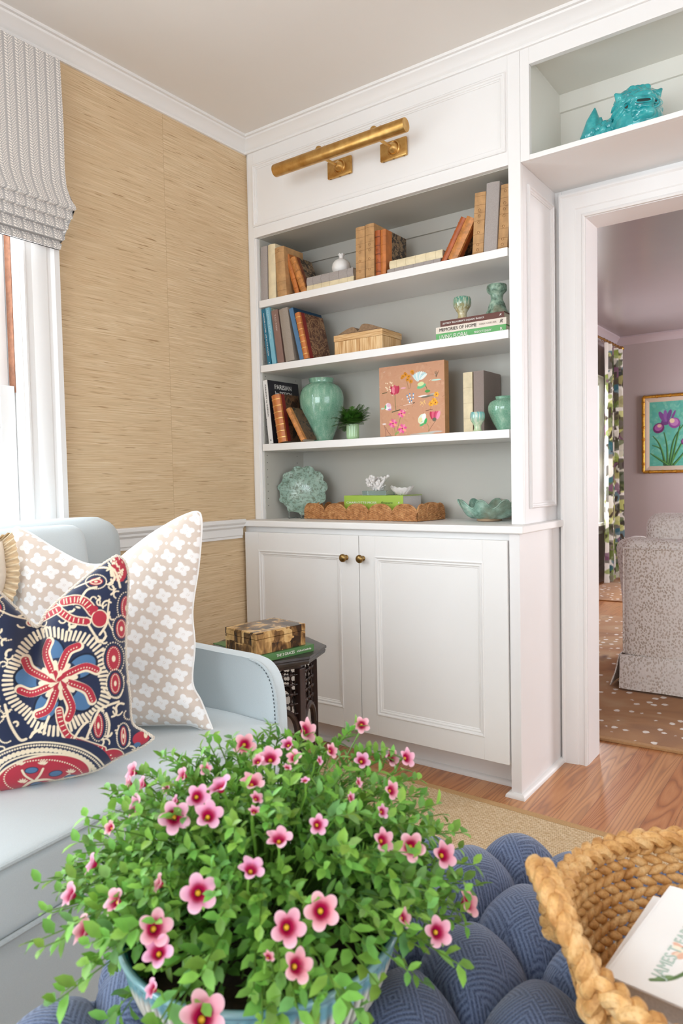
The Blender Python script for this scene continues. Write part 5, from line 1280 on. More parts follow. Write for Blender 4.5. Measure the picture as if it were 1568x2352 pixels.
# large paisley at the foot
for r, c, w in ((1.0, CRM, 0), ):
    pass
pc_ = (290, 1760)
def arc(rx, ry, a0=PI, a1=2 * PI, cx=pc_[0], cy=pc_[1]): return [(cx + rx * math.cos(a0 + (a1 - a0) * k / 16), cy + ry * math.sin(a0 + (a1 - a0) * k / 16)) for k in range(17)]
ellz(pc_[0], pc_[1], 400, 250, NV); curve(arc(392, 240), 5, CRM); dotz(arc(368, 222), 6, CRM, 60); dotz(arc(325, 192), 15, CRM, 30); curve(arc(292, 168), 5, CRM)
ellz(pc_[0], pc_[1], 275, 155, CRM); ellz(pc_[0], pc_[1], 262, 143, RD); dotz(arc(245, 128, 0, 2 * PI), 4.5, CRM, 74)
curve([(140, 1850), (200, 1790), (300, 1770), (380, 1790), (450, 1740)], 8, CRM); curve([(160, 1700), (180, 1740), (230, 1780)], 6, CRM); curve([(290, 1690), (270, 1730), (240, 1770)], 6, CRM); curve([(340, 1780), (330, 1830), (290, 1860)], 6, CRM)
for x, y in ((150, 1665), (290, 1665), (160, 1790), (460, 1730)):
    for k in range(5): a = -PI / 2 + (k - 2) * .5; ellz(x + math.cos(a) * 20, y + math.sin(a) * 18, 14, 5, CRM, a)
for x, y in ((218, 1700), (365, 1728), (240, 1810), (455, 1765)): ellz(x, y, 40, 22, NV); ellz(x, y, 34, 17, BL)
disc(-300, 1600, 130, 110); ellz(905, 1520, 55, 42, RD); ellz(880, 1560, 22, 16, BL); ellz(935, 1500, 12, 20, CRM)
def suz(X, Y): return pt.sample((X - SW0) / (SW1 - SW0), (Y - SH0) / (SH1 - SH0))
def braid(mb, P, ex, ey, nz):
    P = [Vector(p) for p in P[:-1]]; N = len(P)
    for s in (0, 1, 2):
        Q = []
        for i in range(N):
            d = (P[(i + 1) % N] - P[i - 1]).normalized(); w_ = nz.cross(d); th = i * .62 + s * 2.094; Q.append(P[i] + (w_ * math.cos(th) + nz * math.sin(th)) * .0026)
        mb.tube(Q, .0026, 5, closed=True)
M_rope = plain('cream_twisted_cord', '#DED3C4', .85, noise=.12, nscale=200)
pillow('suzani_pillow', 'navy and red suzani-print pillow with cream cord edge at the front of the sofa', SP0, SN,
       [(-118, 1262), (-80, 1300), (-20, 1345), (40, 1400), (84, 1438), (112, 1402), (160, 1358), (215, 1312), (262, 1280), (272, 1278)],
       [(352, 1694), (330, 1680), (302, 1660), (296, 1600), (287, 1500), (290, 1400), (293, 1330), (286, 1292), (272, 1278)],
       [(-190, 1838), (-100, 1836), (0, 1818), (120, 1790), (215, 1768), (270, 1738), (320, 1715), (352, 1694)],
       [(-190, 1838), (-170, 1700), (-160, 1500), (-150, 1350), (-118, 1262)], .085, suz, M_cloth, M_rope, .004, n=(430, 400), dents=((.02, .95, .16, .75, .75),), pipe_fn=braid)
# --- ruffled floral pillow at the far left
def flo(X, Y):
    c = np.tile(lin('#E9DCCB'), (len(X), 1)); r_ = np.random.RandomState(4)
    for k in range(60):
        x, y = r_.uniform(-.3, .3), r_.uniform(-.1, .5); m = np.clip((r_.uniform(.006, .02) - np.hypot(X - x, Y - y)) / .002, 0, 1)[:, None]; c = c * (1 - m) + lin(['#B8574A', '#3D4A74', '#D98F6E', '#5A6A94'][k % 4]) * m
    return c
FN = (.78, -.60, .2); FP0 = (.50, -1.62, .50)
def ruffle(mb, P, ex, ey, nz):
    P = [Vector(p) for p in P[:-1]]; N = len(P); c0 = sum(P, Vector()) / N; rings = []
    for i in range(N):
        out_ = (P[i] - c0).normalized(); w = math.sin(i * .35) * .010; rings.append([P[i] + nz * .002, P[i] + out_ * .03 + nz * (w + .002), P[i] + out_ * .03 + nz * (w - .002), P[i] - nz * .002])
    mb.rings(rings, True, loop=True)
pillow('ruffled_pillow', 'cream floral pillow with a ruffled edge at the left edge of the sofa', FP0, FN,
       [(-160, 1240), (-100, 1262), (-40, 1258), (6, 1240)], [(2, 1368), (14, 1330), (12, 1280), (6, 1240)], [(-160, 1400), (-80, 1390), (2, 1368)], [(-160, 1400), (-165, 1320), (-160, 1240)],
       .06, flo, M_cloth, plain('cream_ruffle_with_red_sprigs', '#E8D2B0', .85, noise=.12, nscale=60), .003, n=(90, 90), pipe_fn=ruffle)

# ---------------- roman shade
t = NT('striped_shade_fabric'); v = t.coord('Object'); sx = t.n('ShaderNodeSeparateXYZ'); t.l(v, sx.inputs[0])
s = t.math('FRACT', t.math('ADD', t.math('DIVIDE', sx.outputs[1], .0355), 40.))
zr_ = t.math('ADD', t.math('DIVIDE', sx.outputs[2], .0088), 40.)
def band(a, b): return t.math('MULTIPLY', t.math('GREATER_THAN', s, a), t.math('LESS_THAN', s, b))
rung = t.math('MULTIPLY', band(.20, .46), t.math('GREATER_THAN', t.math('FRACT', t.math('ADD', zr_, t.math('MULTIPLY', s, 1.2))), .42))
row = t.math('FLOOR', t.math('MULTIPLY', zr_, 1.6)); dx = t.math('FRACT', t.math('ADD', t.math('MULTIPLY', s, 5.0), t.math('MULTIPLY', row, .5)))
dash = t.math('MULTIPLY', t.math('MULTIPLY', band(.50, .98), t.math('GREATER_THAN', t.math('FRACT', t.math('MULTIPLY', zr_, 1.6)), .38)), t.math('GREATER_THAN', dx, .30))
c = t.mix(rung, '#B6B3B1', '#F7F1EA'); c = t.mix(dash, c, '#F2EBE4'); t.col(c); t.set(Roughness=.85, Sheen_Weight=.1); t.bump(t.noise(v, 500, 2), .3, .0005); M_shade = t.m
SY0, SY1 = -2.33, -.937
rsd = empty('roman_shade', (.05, -1.6, 2.5), 'pale grey and cream striped fabric roman shade folded at the top of the window', 'window shade')
def shade():
    prof = [(.052, 2.515), (.056, 2.30), (.058, 2.16), (.064, 2.10), (.082, 2.055), (.098, 2.030), (.100, 2.021), (.094, 2.019)]
    k = .094
    for j in range(3):
        z = 2.019 - j * .034; x = .094 - j * .010
        prof += [(x - .003, z), (x - .014, z + .0015), (x - .015, z - .004), (x - .011, z - .010), (x - .008, z - .026), (x - .008, z - .0335)]
    prof += [(.050, 1.919), (.050, 1.912), (.058, 1.906), (.060, 1.888), (.054, 1.888)]
    return prof
    return spline([(a, b) for a, b in prof], 3)
prf = shade(); ny = 60
back_ = [(x - .004, z) for x, z in prf]
mb = MB(); rings = []
for i in range(ny + 1):
    y = SY0 + (SY1 - SY0) * i / ny; e_ = (i / ny)
    rings.append([])
    for j, (x, z) in enumerate(prf + back_[::-1]):
        q = max(0, min(1, (2.1 - z) / .08)); jj = j if j < len(prf) else 2 * len(prf) - 1 - j
        fl = .010 * math.exp(-((z - 2.02) / .03) ** 2) - (math.floor(max(0, 2.024 - z) / .034) * .0075)
        yy = y + fl * (e_ - .5) * 2 + (.0015 * math.sin(z * 14) * e_); rings[-1].append(Vector((x + .0025 * math.sin(y * 9) * q - .05, yy + 1.6, z - 2.5)))
mb.rings(rings); mb.build('fabric', M_shade, rsd, angle=60)
mb = MB(); mb.box((-.049, SY0 + 1.6, -.03), (-.001, SY1 + 1.59, .0)); mb.build('headrail', M_trim, rsd, sm=False)

# ================================================================== octagonal side table
t = NT('dark_carved_wood'); v = t.coord('Object'); n = t.noise(v_st(t, v, (1, 1, .15)), 40, 4, .6); t.col(t.ramp(n, [(.3, '#1E1512'), (.6, '#3B2620'), (.8, '#54352A')])); t.set(Roughness=.32); M_dark = t.m
t = NT('dark_table_top_wood'); v = t.coord('Object'); n = t.noise(v_st(t, v, (.2, 1, 1)), 35, 4, .6); t.col(t.ramp(n, [(.3, '#2A2523'), (.7, '#453B37')])); t.set(Roughness=.3); M_darkt = t.m
TZ = .562; pr_ = at(749.5, 1479, 'z', TZ); plf = at(461, 1490, 'z', TZ); cxy = (pr_ + plf) / 2; TR = (pr_ - plf).length / 2
tb = empty('side_table', (cxy.x, cxy.y, 0), 'dark carved octagonal side table with turned lattice, between sofa arm and cabinet', 'table')
a0 = math.atan2(pr_.y - cxy.y, pr_.x - cxy.x)
def octo(r, off=0): return [(r * math.cos(a0 + k * PI / 4 + off), r * math.sin(a0 + k * PI / 4 + off)) for k in range(8)]
mb = MB(); mb.rings([[Vector((x, y, z)) for x, y in octo(r)] for r, z in ((TR * .93, TZ - .030), (TR * .97, TZ - .027), (TR * .985, TZ - .018), (TR * .975, TZ - .014), (TR, TZ - .010), (TR * .995, TZ - .003), (TR * .93, TZ))]); mb.build('tabletop', M_darkt, tb, angle=30)
rl = TR * .80
O8 = octo(rl)
mb = MB(); mb.rings([[Vector((x, y, z)) for x, y in octo(rl * 1.0)] for z in (TZ - .045, TZ - .030)]); mb.build('apron', M_dark, tb, sm=False)
for k in range(8):
    x, y = O8[k]; an = a0 + k * PI / 4; Mx = Matrix.Translation((x, y, 0)) @ Matrix.Rotation(an, 4, 'Z')
    mb = MB(); mb.box((-.014, -.012, .0096), (.008, .012, TZ - .045), M=Mx, bev=.002); mb.build('leg', M_dark, tb, sm=False)
    x2, y2 = O8[(k + 1) % 8]; p, q = Vector((x, y, 0)), Vector((x2, y2, 0)); e_ = (q - p); L = e_.length; e_.normalize()
    def at8(s_, z): return p + e_ * (L * s_) + Vector((0, 0, z))
    mb = MB(); zt_ = TZ - .052; z0 = zt_ - .155
    for s_ in (.28, .5, .72): mb.tube([at8(s_, zt_), at8(s_, z0 + (.03 if s_ != .5 else .045))], .0028, 6)
    for j in range(5):
        z = zt_ - .012 - j * .031; mb.tube([at8(.1, z), at8(.9, z)], .0026, 6)
        for s_ in (.28, .5, .72): mb.ball(at8(s_, z), .0075, 10, 7); 
        for s_ in (.18, .39, .61, .82): mb.ball(at8(s_, z), .0048, 8, 5)
    mb.build('turned_lattice', M_dark, tb)
    mb = MB(); mb.tube([at8(.5 - .38 * math.cos(PI * i / 14), z0 - .045 + .075 * math.sin(PI * i / 14)) for i in range(15)], .010, 8)
    mb.tube([at8(.12, z0 - .045), at8(.12, .03)], .008, 8); mb.tube([at8(.88, z0 - .045), at8(.88, .03)], .008, 8); mb.build('arch', M_dark, tb)
# green book and horn box
M_fgreen = plain('forest_green_cover', '#4E7E48', .35, noise=.05)
Ff = lambda x, y: (420 + x * .24235, 1380 + y * .24235)
bz = TZ + .0004
f0 = at(*Ff(738, 588), 'z', bz + .0); f1 = at(*Ff(1240, 470), 'z', bz); lf = at(*Ff(285, 462), 'z', bz)
ex = (f1 - f0); Ls = ex.length; ex.normalize(); ey = Vector((-ex.y, ex.x, 0)); dB = max(.16, (lf - f0).dot(ey)); print('BOOK', Ls, dB, f0, f1)
bt_ = at(*Ff(1240, 418), 'z', bz + .02); tB = .0225
Mb = Matrix(((0, ey.x, -ex.x, f1.x), (0, ey.y, -ex.y, f1.y), (1, 0, 0, bz), (0, 0, 0, 1)))
b = book('book', 'green hardback book lying on the octagonal table below the horn box', tB, Ls, dB, Mb, M_fgreen, pages=M_pagesw, rnd_=.03)
spine_text(b, 'THE 3 GRACES', M_white_ink, Ls * .55, .0125, width=Ls * .34, r=.0014); spine_text(b, 'of Life and Leadership', M_white_ink, Ls * .20, .009, width=Ls * .28, r=.0014, shear=.4)
zb_ = bz + tB + .0004
g0 = at(*Ff(695, 520), 'z', zb_); g1 = at(*Ff(1165, 410), 'z', zb_); g2 = at(*Ff(390, 448), 'z', zb_)
gx = g1 - g0; GL = gx.length; gx.normalize(); gy = Vector((-gx.y, gx.x, 0)); GD = (g2 - g0).dot(gy); print('BOX', GL, GD)
GH = .068
hb_ = empty('horn_box', g0, 'rectangular box patched in brown and honey horn tiles, on the green book', 'box'); hb_.rotation_euler = (0, 0, math.atan2(gx.y, gx.x))
t = NT('patched_horn_veneer'); v = t.coord('Object'); vs = v_st(t, v, (1, 1, 1))
br_ = t.n('ShaderNodeTexVoronoi', distance='CHEBYCHEV'); br_.inputs['Scale'].default_value = 26; br_.inputs['Randomness'].default_value = .55; t.l(v, br_.inputs['Vector'])
sc3 = t.n('ShaderNodeSeparateColor'); t.l(br_.outputs['Color'], sc3.inputs[0])
n = t.noise(v_st(t, v, (1, 1, .5)), 30, 3, .55, 1.5); f = t.math('ADD', t.math('MULTIPLY', n, .75), t.math('MULTIPLY', t.math('SUBTRACT', sc3.outputs[0], .5), .45))
t.col(t.ramp(f, [(.18, '#2F2013'), (.32, '#6E4E2C'), (.42, '#A27B49'), (.55, '#CFA56A'), (.7, '#DDB980')])); t.set(Roughness=.25, Coat_Weight=.3); M_horn = t.m
mb = MB(); mb.box((.0006, .0006, 0), (GL - .0006, GD - .0006, GH * .68)); mb.build('body', M_horn, hb_, sm=False, bevel=.001)
mb = MB(); mb.box((0, 0, GH * .68 + .001), (GL, GD, GH)); mb.build('lid', M_horn, hb_, sm=False, bevel=.0015)
# ================================================================== rug, ottoman, planter, basket
t = NT('woven_sisal'); v = t.coord('Object'); sx = t.n('ShaderNodeSeparateXYZ'); t.l(v, sx.inputs[0])
rowf = t.math('FRACT', t.math('DIVIDE', sx.outputs[1], .0085)); rid = t.math('FLOOR', t.math('DIVIDE', sx.outputs[1], .0085))
xs = t.math('FRACT', t.math('ADD', t.math('DIVIDE', sx.outputs[0], .006), t.math('MULTIPLY', rid, .5)))
gap = t.math('MULTIPLY', t.math('LESS_THAN', rowf, .30), t.math('LESS_THAN', xs, .62)); n = t.noise(v_st(t, v, (.3, 1, 1)), 220, 3, .6)
c = t.ramp(n, [(.3, '#BFA078'), (.5, '#D8BF9A'), (.7, '#E8D6B8')]); c = t.mix(t.math('MULTIPLY', gap, .75), c, '#8C6C48'); t.col(c); t.set(Roughness=.9, Specular_IOR_Level=.1); t.bump(t.math('SUBTRACT', 1., gap), .5, .0015); M_sisal = t.m
_r0, _r1 = at(955, 1789, 'z', .009), at(1564, 1958, 'z', .009); _ra = math.atan2(_r1.y - _r0.y, _r1.x - _r0.x); print('RUG', _r0, _ra)
rg = empty('sisal_rug', (_r0.x, _r0.y, 0), 'tan woven sisal rug with a bound edge, under the ottoman', 'rug'); rg.rotation_euler = (0, 0, _ra)
mb = MB(); mb.box((-.62, -3.2, .0003), (2.3, -.03, .008)); mb.build('weave', M_sisal, rg, sm=False)
mb = MB(); mb.box((-.62, -.03, .0003), (2.3, 0, .009), bev=.002); mb.build('binding', plain('tan_rug_binding', '#BE9869', .85, noise=.1, nscale=200), rg, sm=False)

# ---------------- tufted ottoman
OX, OY, OR, OZ = 1.935, -1.685, .62, .40
ot = empty('ottoman', (OX, OY, 0), 'round navy blue button-tufted ottoman with a key-pattern weave, in the foreground', 'ottoman')
t = NT('navy_diamond_weave'); uv = t.n('ShaderNodeUVMap'); sx = t.n('ShaderNodeSeparateXYZ'); t.l(uv.outputs[0], sx.inputs[0])
def fold(a, k): return t.math('ABSOLUTE', t.math('SUBTRACT', t.math('FRACT', t.math('MULTIPLY', a, k)), .5))
U_ = t.math('ADD', sx.outputs[0], sx.outputs[1]); W_2 = t.math('SUBTRACT', sx.outputs[0], sx.outputs[1])
dm = t.math('MAXIMUM', fold(U_, 10.), fold(W_2, 10.)); dm2 = t.math('MINIMUM', fold(U_, 10.), fold(W_2, 10.))
ck = t.math('GREATER_THAN', t.math('FRACT', t.math('MULTIPLY', U_, 5.)), .5)
ln = t.math('SINE', t.math('MULTIPLY', t.mix(ck, dm, dm2)  , 78.)); yarn = t.noise(uv.outputs[0], 420, 2, .7)
lnn = t.math('ADD', t.math('MULTIPLY', ln, .5), .5)
c = t.mix(t.math('MULTIPLY', lnn, .75), '#6A7896', '#2A3553'); c = t.mix(t.ramp(yarn, [(.45, (0, 0, 0, 1)), (.75, (.6, .6, .6, 1))]), c, '#8C9AB8'); t.col(c); t.set(Roughness=.9, Sheen_Weight=.3, Specular_IOR_Level=.15)
t.bump(t.math('SUBTRACT', yarn, t.math('MULTIPLY', lnn, .7)), .5, .0016); M_navyw = t.m
rn = random.Random(2)
# button lattice (diamond)
TX0, TY0 = .03, .035
PU = .178; btn = []; _ca, _sa = math.cos(.45), math.sin(.45)
for i in range(-6, 7):
    for j in range(-9, 10):
        x = (i + (.5 if j % 2 else 0)) * PU + TX0; y = j * PU * .66 + TY0
        btn.append((x * _ca - y * _sa, x * _sa + y * _ca))
BT = np.array([b for b in btn if math.hypot(*b) < OR + .3])
NR, NA = 190, 560
rr = np.linspace(0, 1, NR); aa = np.linspace(0, 2 * PI, NA, endpoint=False)
PRr = []  # (radius, base z, puff weight)
for q in rr:
    if q < .72: PRr.append((q / .72 * (OR - .045), OZ, 1.0))
    elif q < .86: a = (q - .72) / .14 * PI / 2; PRr.append((OR - .045 + .045 * math.sin(a), OZ - .045 * (1 - math.cos(a)), 1.0))
    else: f = (q - .86) / .14; PRr.append((OR + .004 * math.sin(f * PI), OZ - .045 - f * .255, .75))
PRr = np.array(PRr)
RR = PRr[:, 0][:, None] * np.ones((1, NA)); X = RR * np.cos(aa); Y = RR * np.sin(aa); Zb = PRr[:, 1][:, None] * np.ones((1, NA))
# unrolled coords for the tufting
un_r = np.cumsum(np.r_[0, np.hypot(np.diff(PRr[:, 0]), np.diff(PRr[:, 1]))])[:, None]
XT = un_r * np.cos(aa); YT = un_r * np.sin(aa)
Pq = np.stack([XT.ravel(), YT.ravel()], 1)
d = np.sqrt(((Pq[:, None, :] - BT[None]) ** 2).sum(2)) if len(BT) < 400 else None
# pleats join neighbouring buttons: distance to the nearest lattice segment
segs = []
for i in range(len(BT)):
    for j in range(i + 1, len(BT)):
        L = np.linalg.norm(BT[i] - BT[j])
        if L < PU * .85: segs.append((BT[i], BT[j]))
ds = np.full(len(Pq), 9.)
for A_, B_ in segs:
    ab = B_ - A_; tt = np.clip(((Pq - A_) @ ab) / (ab @ ab), 0, 1); ds = np.minimum(ds, np.linalg.norm(Pq - (A_ + tt[:, None] * ab), axis=1))
db = d.min(1)
lx = Pq[:, 0] * _ca + Pq[:, 1] * _sa - TX0; ly = -Pq[:, 0] * _sa + Pq[:, 1] * _ca - TY0; sp1 = np.abs(np.sin(PI * (lx / PU + ly / (PU * 1.32)))); sp2 = np.abs(np.sin(PI * (lx / PU - ly / (PU * 1.32))))
puff = .064 * (sp1 * sp2) ** .42 - .022 * np.exp(-(db / .018) ** 2)
top_w = np.where(PRr[:, 1] > OZ - .044, 1, .35)[:, None] * np.ones((1, NA))
puff = puff.reshape(NR, NA) * PRr[:, 2][:, None]
ang = np.clip((un_r - (OR - .045)) / .07, 0, 1) * PI / 2
nx = np.sin(ang) * np.cos(aa); ny_ = np.sin(ang) * np.sin(aa); nz_ = np.cos(ang) * np.ones((1, NA))
sidew = np.where(un_r > OR + .10, np.exp(-(un_r - OR - .10) / .03), 1); puff = puff * sidew
V_ = np.stack([(X + nx * (puff - .02)).ravel(), (Y + ny_ * (puff - .02)).ravel(), (Zb + nz_ * (puff - .02)).ravel()], 1)
i, j = np.meshgrid(np.arange(NR - 1), np.arange(NA), indexing='ij'); j2 = (j + 1) % NA
Fq = np.stack([(i * NA + j).ravel(), ((i + 1) * NA + j).ravel(), ((i + 1) * NA + j2).ravel(), (i * NA + j2).ravel()], 1)
o = npmesh('tufted_cover', V_, Fq, M_navyw, ot, uv=np.stack([XT.ravel(), YT.ravel()], 1))
mb = MB(); mb.lathe([(OR - .03, .10), (OR - .015, .11), (OR - .012, OZ - .26), (OR - .03, OZ - .25)], n=64, cap0=True, cap1=True); mb.build('base', plain('navy_base_fabric', '#3A4668', .9), ot)
mb = MB(); kb = 0
for bx_, by_ in BT:
    r_ = math.hypot(bx_, by_)
    if r_ < OR - .06: mb = MB(); mb.ball((bx_, by_, OZ - .044), .010, 12, 8, (1, 1, .6)); mb.build('button', plain('navy_button', '#33405F', .85), ot)
for k in range(4):
    a = k * PI / 2 + .5; mb = MB(); mb.lathe([(.018, .0085), (.026, .105)], n=16, M=Matrix.Translation((math.cos(a) * .42, math.sin(a) * .42, 0)), cap0=True, cap1=True); mb.build('leg', M_brownwood, ot)

# ---------------- planter bowl with pink calibrachoa
_b = at(600, 2100, 'z', OZ + .0445 + .128); BX, BY, BZ = _b.x, _b.y, OZ + .0445
def rimz(): return BZ + .128
pl_ = empty('flower_planter', (BX, BY, BZ), 'ribbed bowl glazed teal and cream, overflowing with pink trailing petunias, on the ottoman', 'potted plant')
pdir = Vector((CR.x, CR.y, 0)).normalized()
Mp = Matrix.Rotation(math.atan2(pdir.y, pdir.x), 4, 'Z')
AX, AY = 1.03, 1.03
t = NT('ribbed_cream_glaze'); v = t.coord('Object'); sx = t.n('ShaderNodeSeparateXYZ'); t.l(v, sx.inputs[0])
attr = t.n('ShaderNodeAttribute'); attr.attribute_name = 'tint'; t.l(attr.outputs['Color'], t.b.inputs['Base Color']); t.set(Roughness=.15, Coat_Weight=.5); M_bowl = t.m
nA, PB = 480, spline([(.055, 0), (.085, .004), (.112, .022), (.138, .055), (.153, .090), (.160, .118), (.166, .127), (.163, .132), (.156, .128), (.150, .112), (.140, .08), (.10, .05), (.02, .045)], 7)
PBn = np.array(PB); arcs = np.arange(len(PB)) / len(PB)
aa = np.linspace(0, 2 * PI, nA, endpoint=False); NRb = 84
ribf = np.abs(np.cos(aa * NRb / 2)); Vb, Cb = [], []
r_ = np.random.RandomState(9); lowf = sum(r_.uniform(.3, 1) * np.sin(aa * k + r_.uniform(0, 6)) for k in range(2, 9)) / 4
dripn = sum(r_.uniform(.3, 1) * np.sin(aa * k + r_.uniform(0, 6)) for k in (17, 29, 41, 53, 67)) / 3
for kk, (r, z) in enumerate(PB):
    outer = kk < len(PB) * .5 and z < .116
    rb_ = r + (np.where(outer, 1, 0) * (ribf - .5) * .0045 if z > .006 else 0)
    x = rb_ * np.cos(aa) * AX; y = rb_ * np.sin(aa) * AY; Vb.append(np.stack([x, y, np.full(nA, z)], 1))
    cream = lin('#E6E1D2'); brown = lin('#544F44'); teal = lin('#1F6F86'); pale = lin('#A9CFCF')
    c = cream * ribf[:, None] + brown * (1 - ribf[:, None]) if outer else np.tile(cream, (nA, 1))
    drip_ = np.clip((z - (.100 + lowf * .012 + dripn * .008)) / .010, 0, 1)[:, None]
    if outer: c = c * (1 - drip_) + (teal * .6 + pale * .4) * drip_
    elif kk < len(PB) * .62: m = (np.clip(lowf * .5 + .45, 0, 1))[:, None]; c = teal * m + pale * (1 - m)
    else: m = np.clip(.5 + dripn * .5 - kk * .004, 0, 1)[:, None]; c = lin('#17607A') * (1 - m) + lin('#2E8DA0') * m
    Cb.append(c)
Vb = np.concatenate(Vb); Vb = Vb @ np.array(Mp.to_3x3()).T; Cb = np.concatenate(Cb)
i, j = np.meshgrid(np.arange(len(PB) - 1), np.arange(nA), indexing='ij'); j2 = (j + 1) % nA
npmesh('bowl', Vb, np.stack([(i * nA + j).ravel(), (i * nA + j2).ravel(), ((i + 1) * nA + j2).ravel(), ((i + 1) * nA + j).ravel()], 1), M_bowl, pl_, cols=Cb)
mb = MB(); mb.lathe([(.149, .098), (.10, .106), (.0005, .11)], n=40, M=Mp @ Matrix.Diagonal((AX, AY, 1, 1))); mb.build('soil', plain('dark_soil', '#33251B', .95, noise=.4, nscale=200), pl_)
# foliage envelope: an ellipsoid dome over the bowl
EC = Vector((BX, BY, BZ + .115)) + Vector((CF.x, CF.y, 0)).normalized() * .035; EA, EB, EH = .272, .235, .205
ed = Vector((-pdir.y, pdir.x, 0))
def env(u, v, k=1.0):
    """first hit of the view ray with the dome"""
    d = ray(u, v); o_ = CAM - EC
    def tr_(q): return Vector((q.dot(pdir) / (EA * k), q.dot(ed) / (EB * k), q.z / (EH * k)))
    a, b = tr_(o_), tr_(d); A_ = b.dot(b); B_ = 2 * a.dot(b); C_ = a.dot(a) - 1; D_ = B_ * B_ - 4 * A_ * C_
    t_ = (-B_ - math.sqrt(D_)) / (2 * A_) if D_ > 0 else -B_ / (2 * A_)
    p = CAM + d * t_; q = tr_(p - EC); n_ = (pdir * q.x / EA + ed * q.y / EB + Vector((0, 0, q.z / EH))).normalized(); return p, n_
rf = random.Random(17); V, Fq, Cq = [], [], []
def leaf(p, d, n_, L, W, col):
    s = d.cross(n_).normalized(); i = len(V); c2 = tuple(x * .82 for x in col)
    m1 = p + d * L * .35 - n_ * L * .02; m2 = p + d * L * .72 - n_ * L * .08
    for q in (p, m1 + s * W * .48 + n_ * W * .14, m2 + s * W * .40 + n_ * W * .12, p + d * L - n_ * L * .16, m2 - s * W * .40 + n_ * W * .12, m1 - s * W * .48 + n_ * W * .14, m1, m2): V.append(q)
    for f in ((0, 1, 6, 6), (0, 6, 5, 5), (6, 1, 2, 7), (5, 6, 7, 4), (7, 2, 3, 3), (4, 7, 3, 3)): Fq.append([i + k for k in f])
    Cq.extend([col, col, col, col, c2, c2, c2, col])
def inner_r(): return rf.uniform(.55, 1.0)
def sprig(base, tip, nl, L0, dark=1.0):
    """a stem from base to tip carrying leaves"""
    ctl = [tuple(base), tuple((base + tip) / 2 + Vector((0, 0, .03))), tuple(tip)]; P = [Vector(p) for p in spline(ctl, 6)]
    for a, b in zip(P[:-1], P[1:]):
        i = len(V); sd = (b - a).cross(Vector((0, 0, 1))).normalized() * .0011; up = Vector((0, 0, .0011)); V.extend([a - sd, a + up, a + sd, b - sd, b + up, b + sd]); Fq.extend([[i, i + 1, i + 4, i + 3], [i + 1, i + 2, i + 5, i + 4]]); Cq.extend([(.13, .26, .04)] * 6)
    N = len(P)
    for k in range(nl):
        f = .35 + .65 * (k + 1) / nl; idx = min(N - 2, int(f * (N - 1))); p = P[idx].lerp(P[idx + 1], (f * (N - 1)) % 1 if idx < N - 2 else 1); ax = (P[idx + 1] - P[idx]).normalized()
        an = k * 2.4 + rf.uniform(-.5, .5); s1 = ax.orthogonal().normalized(); s2 = ax.cross(s1); rad = s1 * math.cos(an) + s2 * math.sin(an)
        d = (rad * rf.uniform(.7, 1.1) + ax * rf.uniform(.4, .9) + Vector((0, 0, .25))).normalized(); nn = (Vector((0, 0, 1)) + ax * .4 + rad * -.2).normalized(); nn = (nn - d * nn.dot(d)).normalized()
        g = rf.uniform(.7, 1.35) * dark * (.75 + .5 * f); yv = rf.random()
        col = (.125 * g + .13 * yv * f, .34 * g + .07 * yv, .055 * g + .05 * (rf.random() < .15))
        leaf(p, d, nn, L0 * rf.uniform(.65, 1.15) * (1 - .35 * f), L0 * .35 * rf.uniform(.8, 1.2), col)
core = EC + Vector((0, 0, -.02))
for k in range(820):
    z = rf.uniform(-.62, 1.0); a = rf.uniform(0, 2 * PI); h = math.sqrt(max(0, 1 - z * z)); q = rf.uniform(.62, 1.0) if k % 3 else rf.uniform(.9, 1.07)
    # keep the bush loose over the bowl's front rim
    tip = EC + (pdir * (math.cos(a) * h * EA) + ed * (math.sin(a) * h * EB) + Vector((0, 0, z * EH))) * q
    if z < .02 and math.sin(a) < .15 and rf.random() < .86: continue
    if abs(math.cos(a)) > .3 and z < .12 and math.sin(a) < .25 and rf.random() < .7: continue
    if tip.z < BZ + .05: tip.z = BZ + .05 + rf.uniform(0, .03)
    base = core + (tip - core) * rf.uniform(.12, .4); base.z = max(base.z, BZ + .105)
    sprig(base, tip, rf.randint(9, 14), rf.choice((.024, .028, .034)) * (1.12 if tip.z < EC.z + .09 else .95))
# upright shoots that break the outline
for u, v in ((372, 1740), (560, 1742), (475, 1735), (622, 1668), (640, 1690), (700, 1690), (820, 1668), (800, 1690), (850, 1720), (885, 1722), (250, 1815), (255, 1830), (285, 1850), (960, 1790), (975, 1830), (975, 1900), (965, 1870), (590, 1690), (660, 1700), (740, 1720), (420, 1745), (330, 1780), (1000, 2060), (1040, 2080), (205, 1990), (175, 2050), (200, 2090), (235, 2120), (260, 2180), (1030, 1990), (1000, 2110), (905, 1735)):
    p, n_ = env(u, v, .93); d = ray(u, v); depth = (p - CAM).dot(CF); tip = CAM + d * depth
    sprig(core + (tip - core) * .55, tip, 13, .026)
Fa = []
for f in Fq: Fa.append(f)
Vn = np.array([tuple(v) for v in V]) - np.array((BX, BY, BZ)); Fn = np.array(Fa); tri = Fn[:, 2] == Fn[:, 3]
Fall = np.concatenate([Fn[~tri][:, [0, 1, 2]], Fn[~tri][:, [0, 2, 3]], Fn[tri][:, :3]])
o = npmesh('foliage', Vn, Fall, M_leaf, pl_, cols=np.array(Cq), sm=True); o['kind'] = 'stuff'
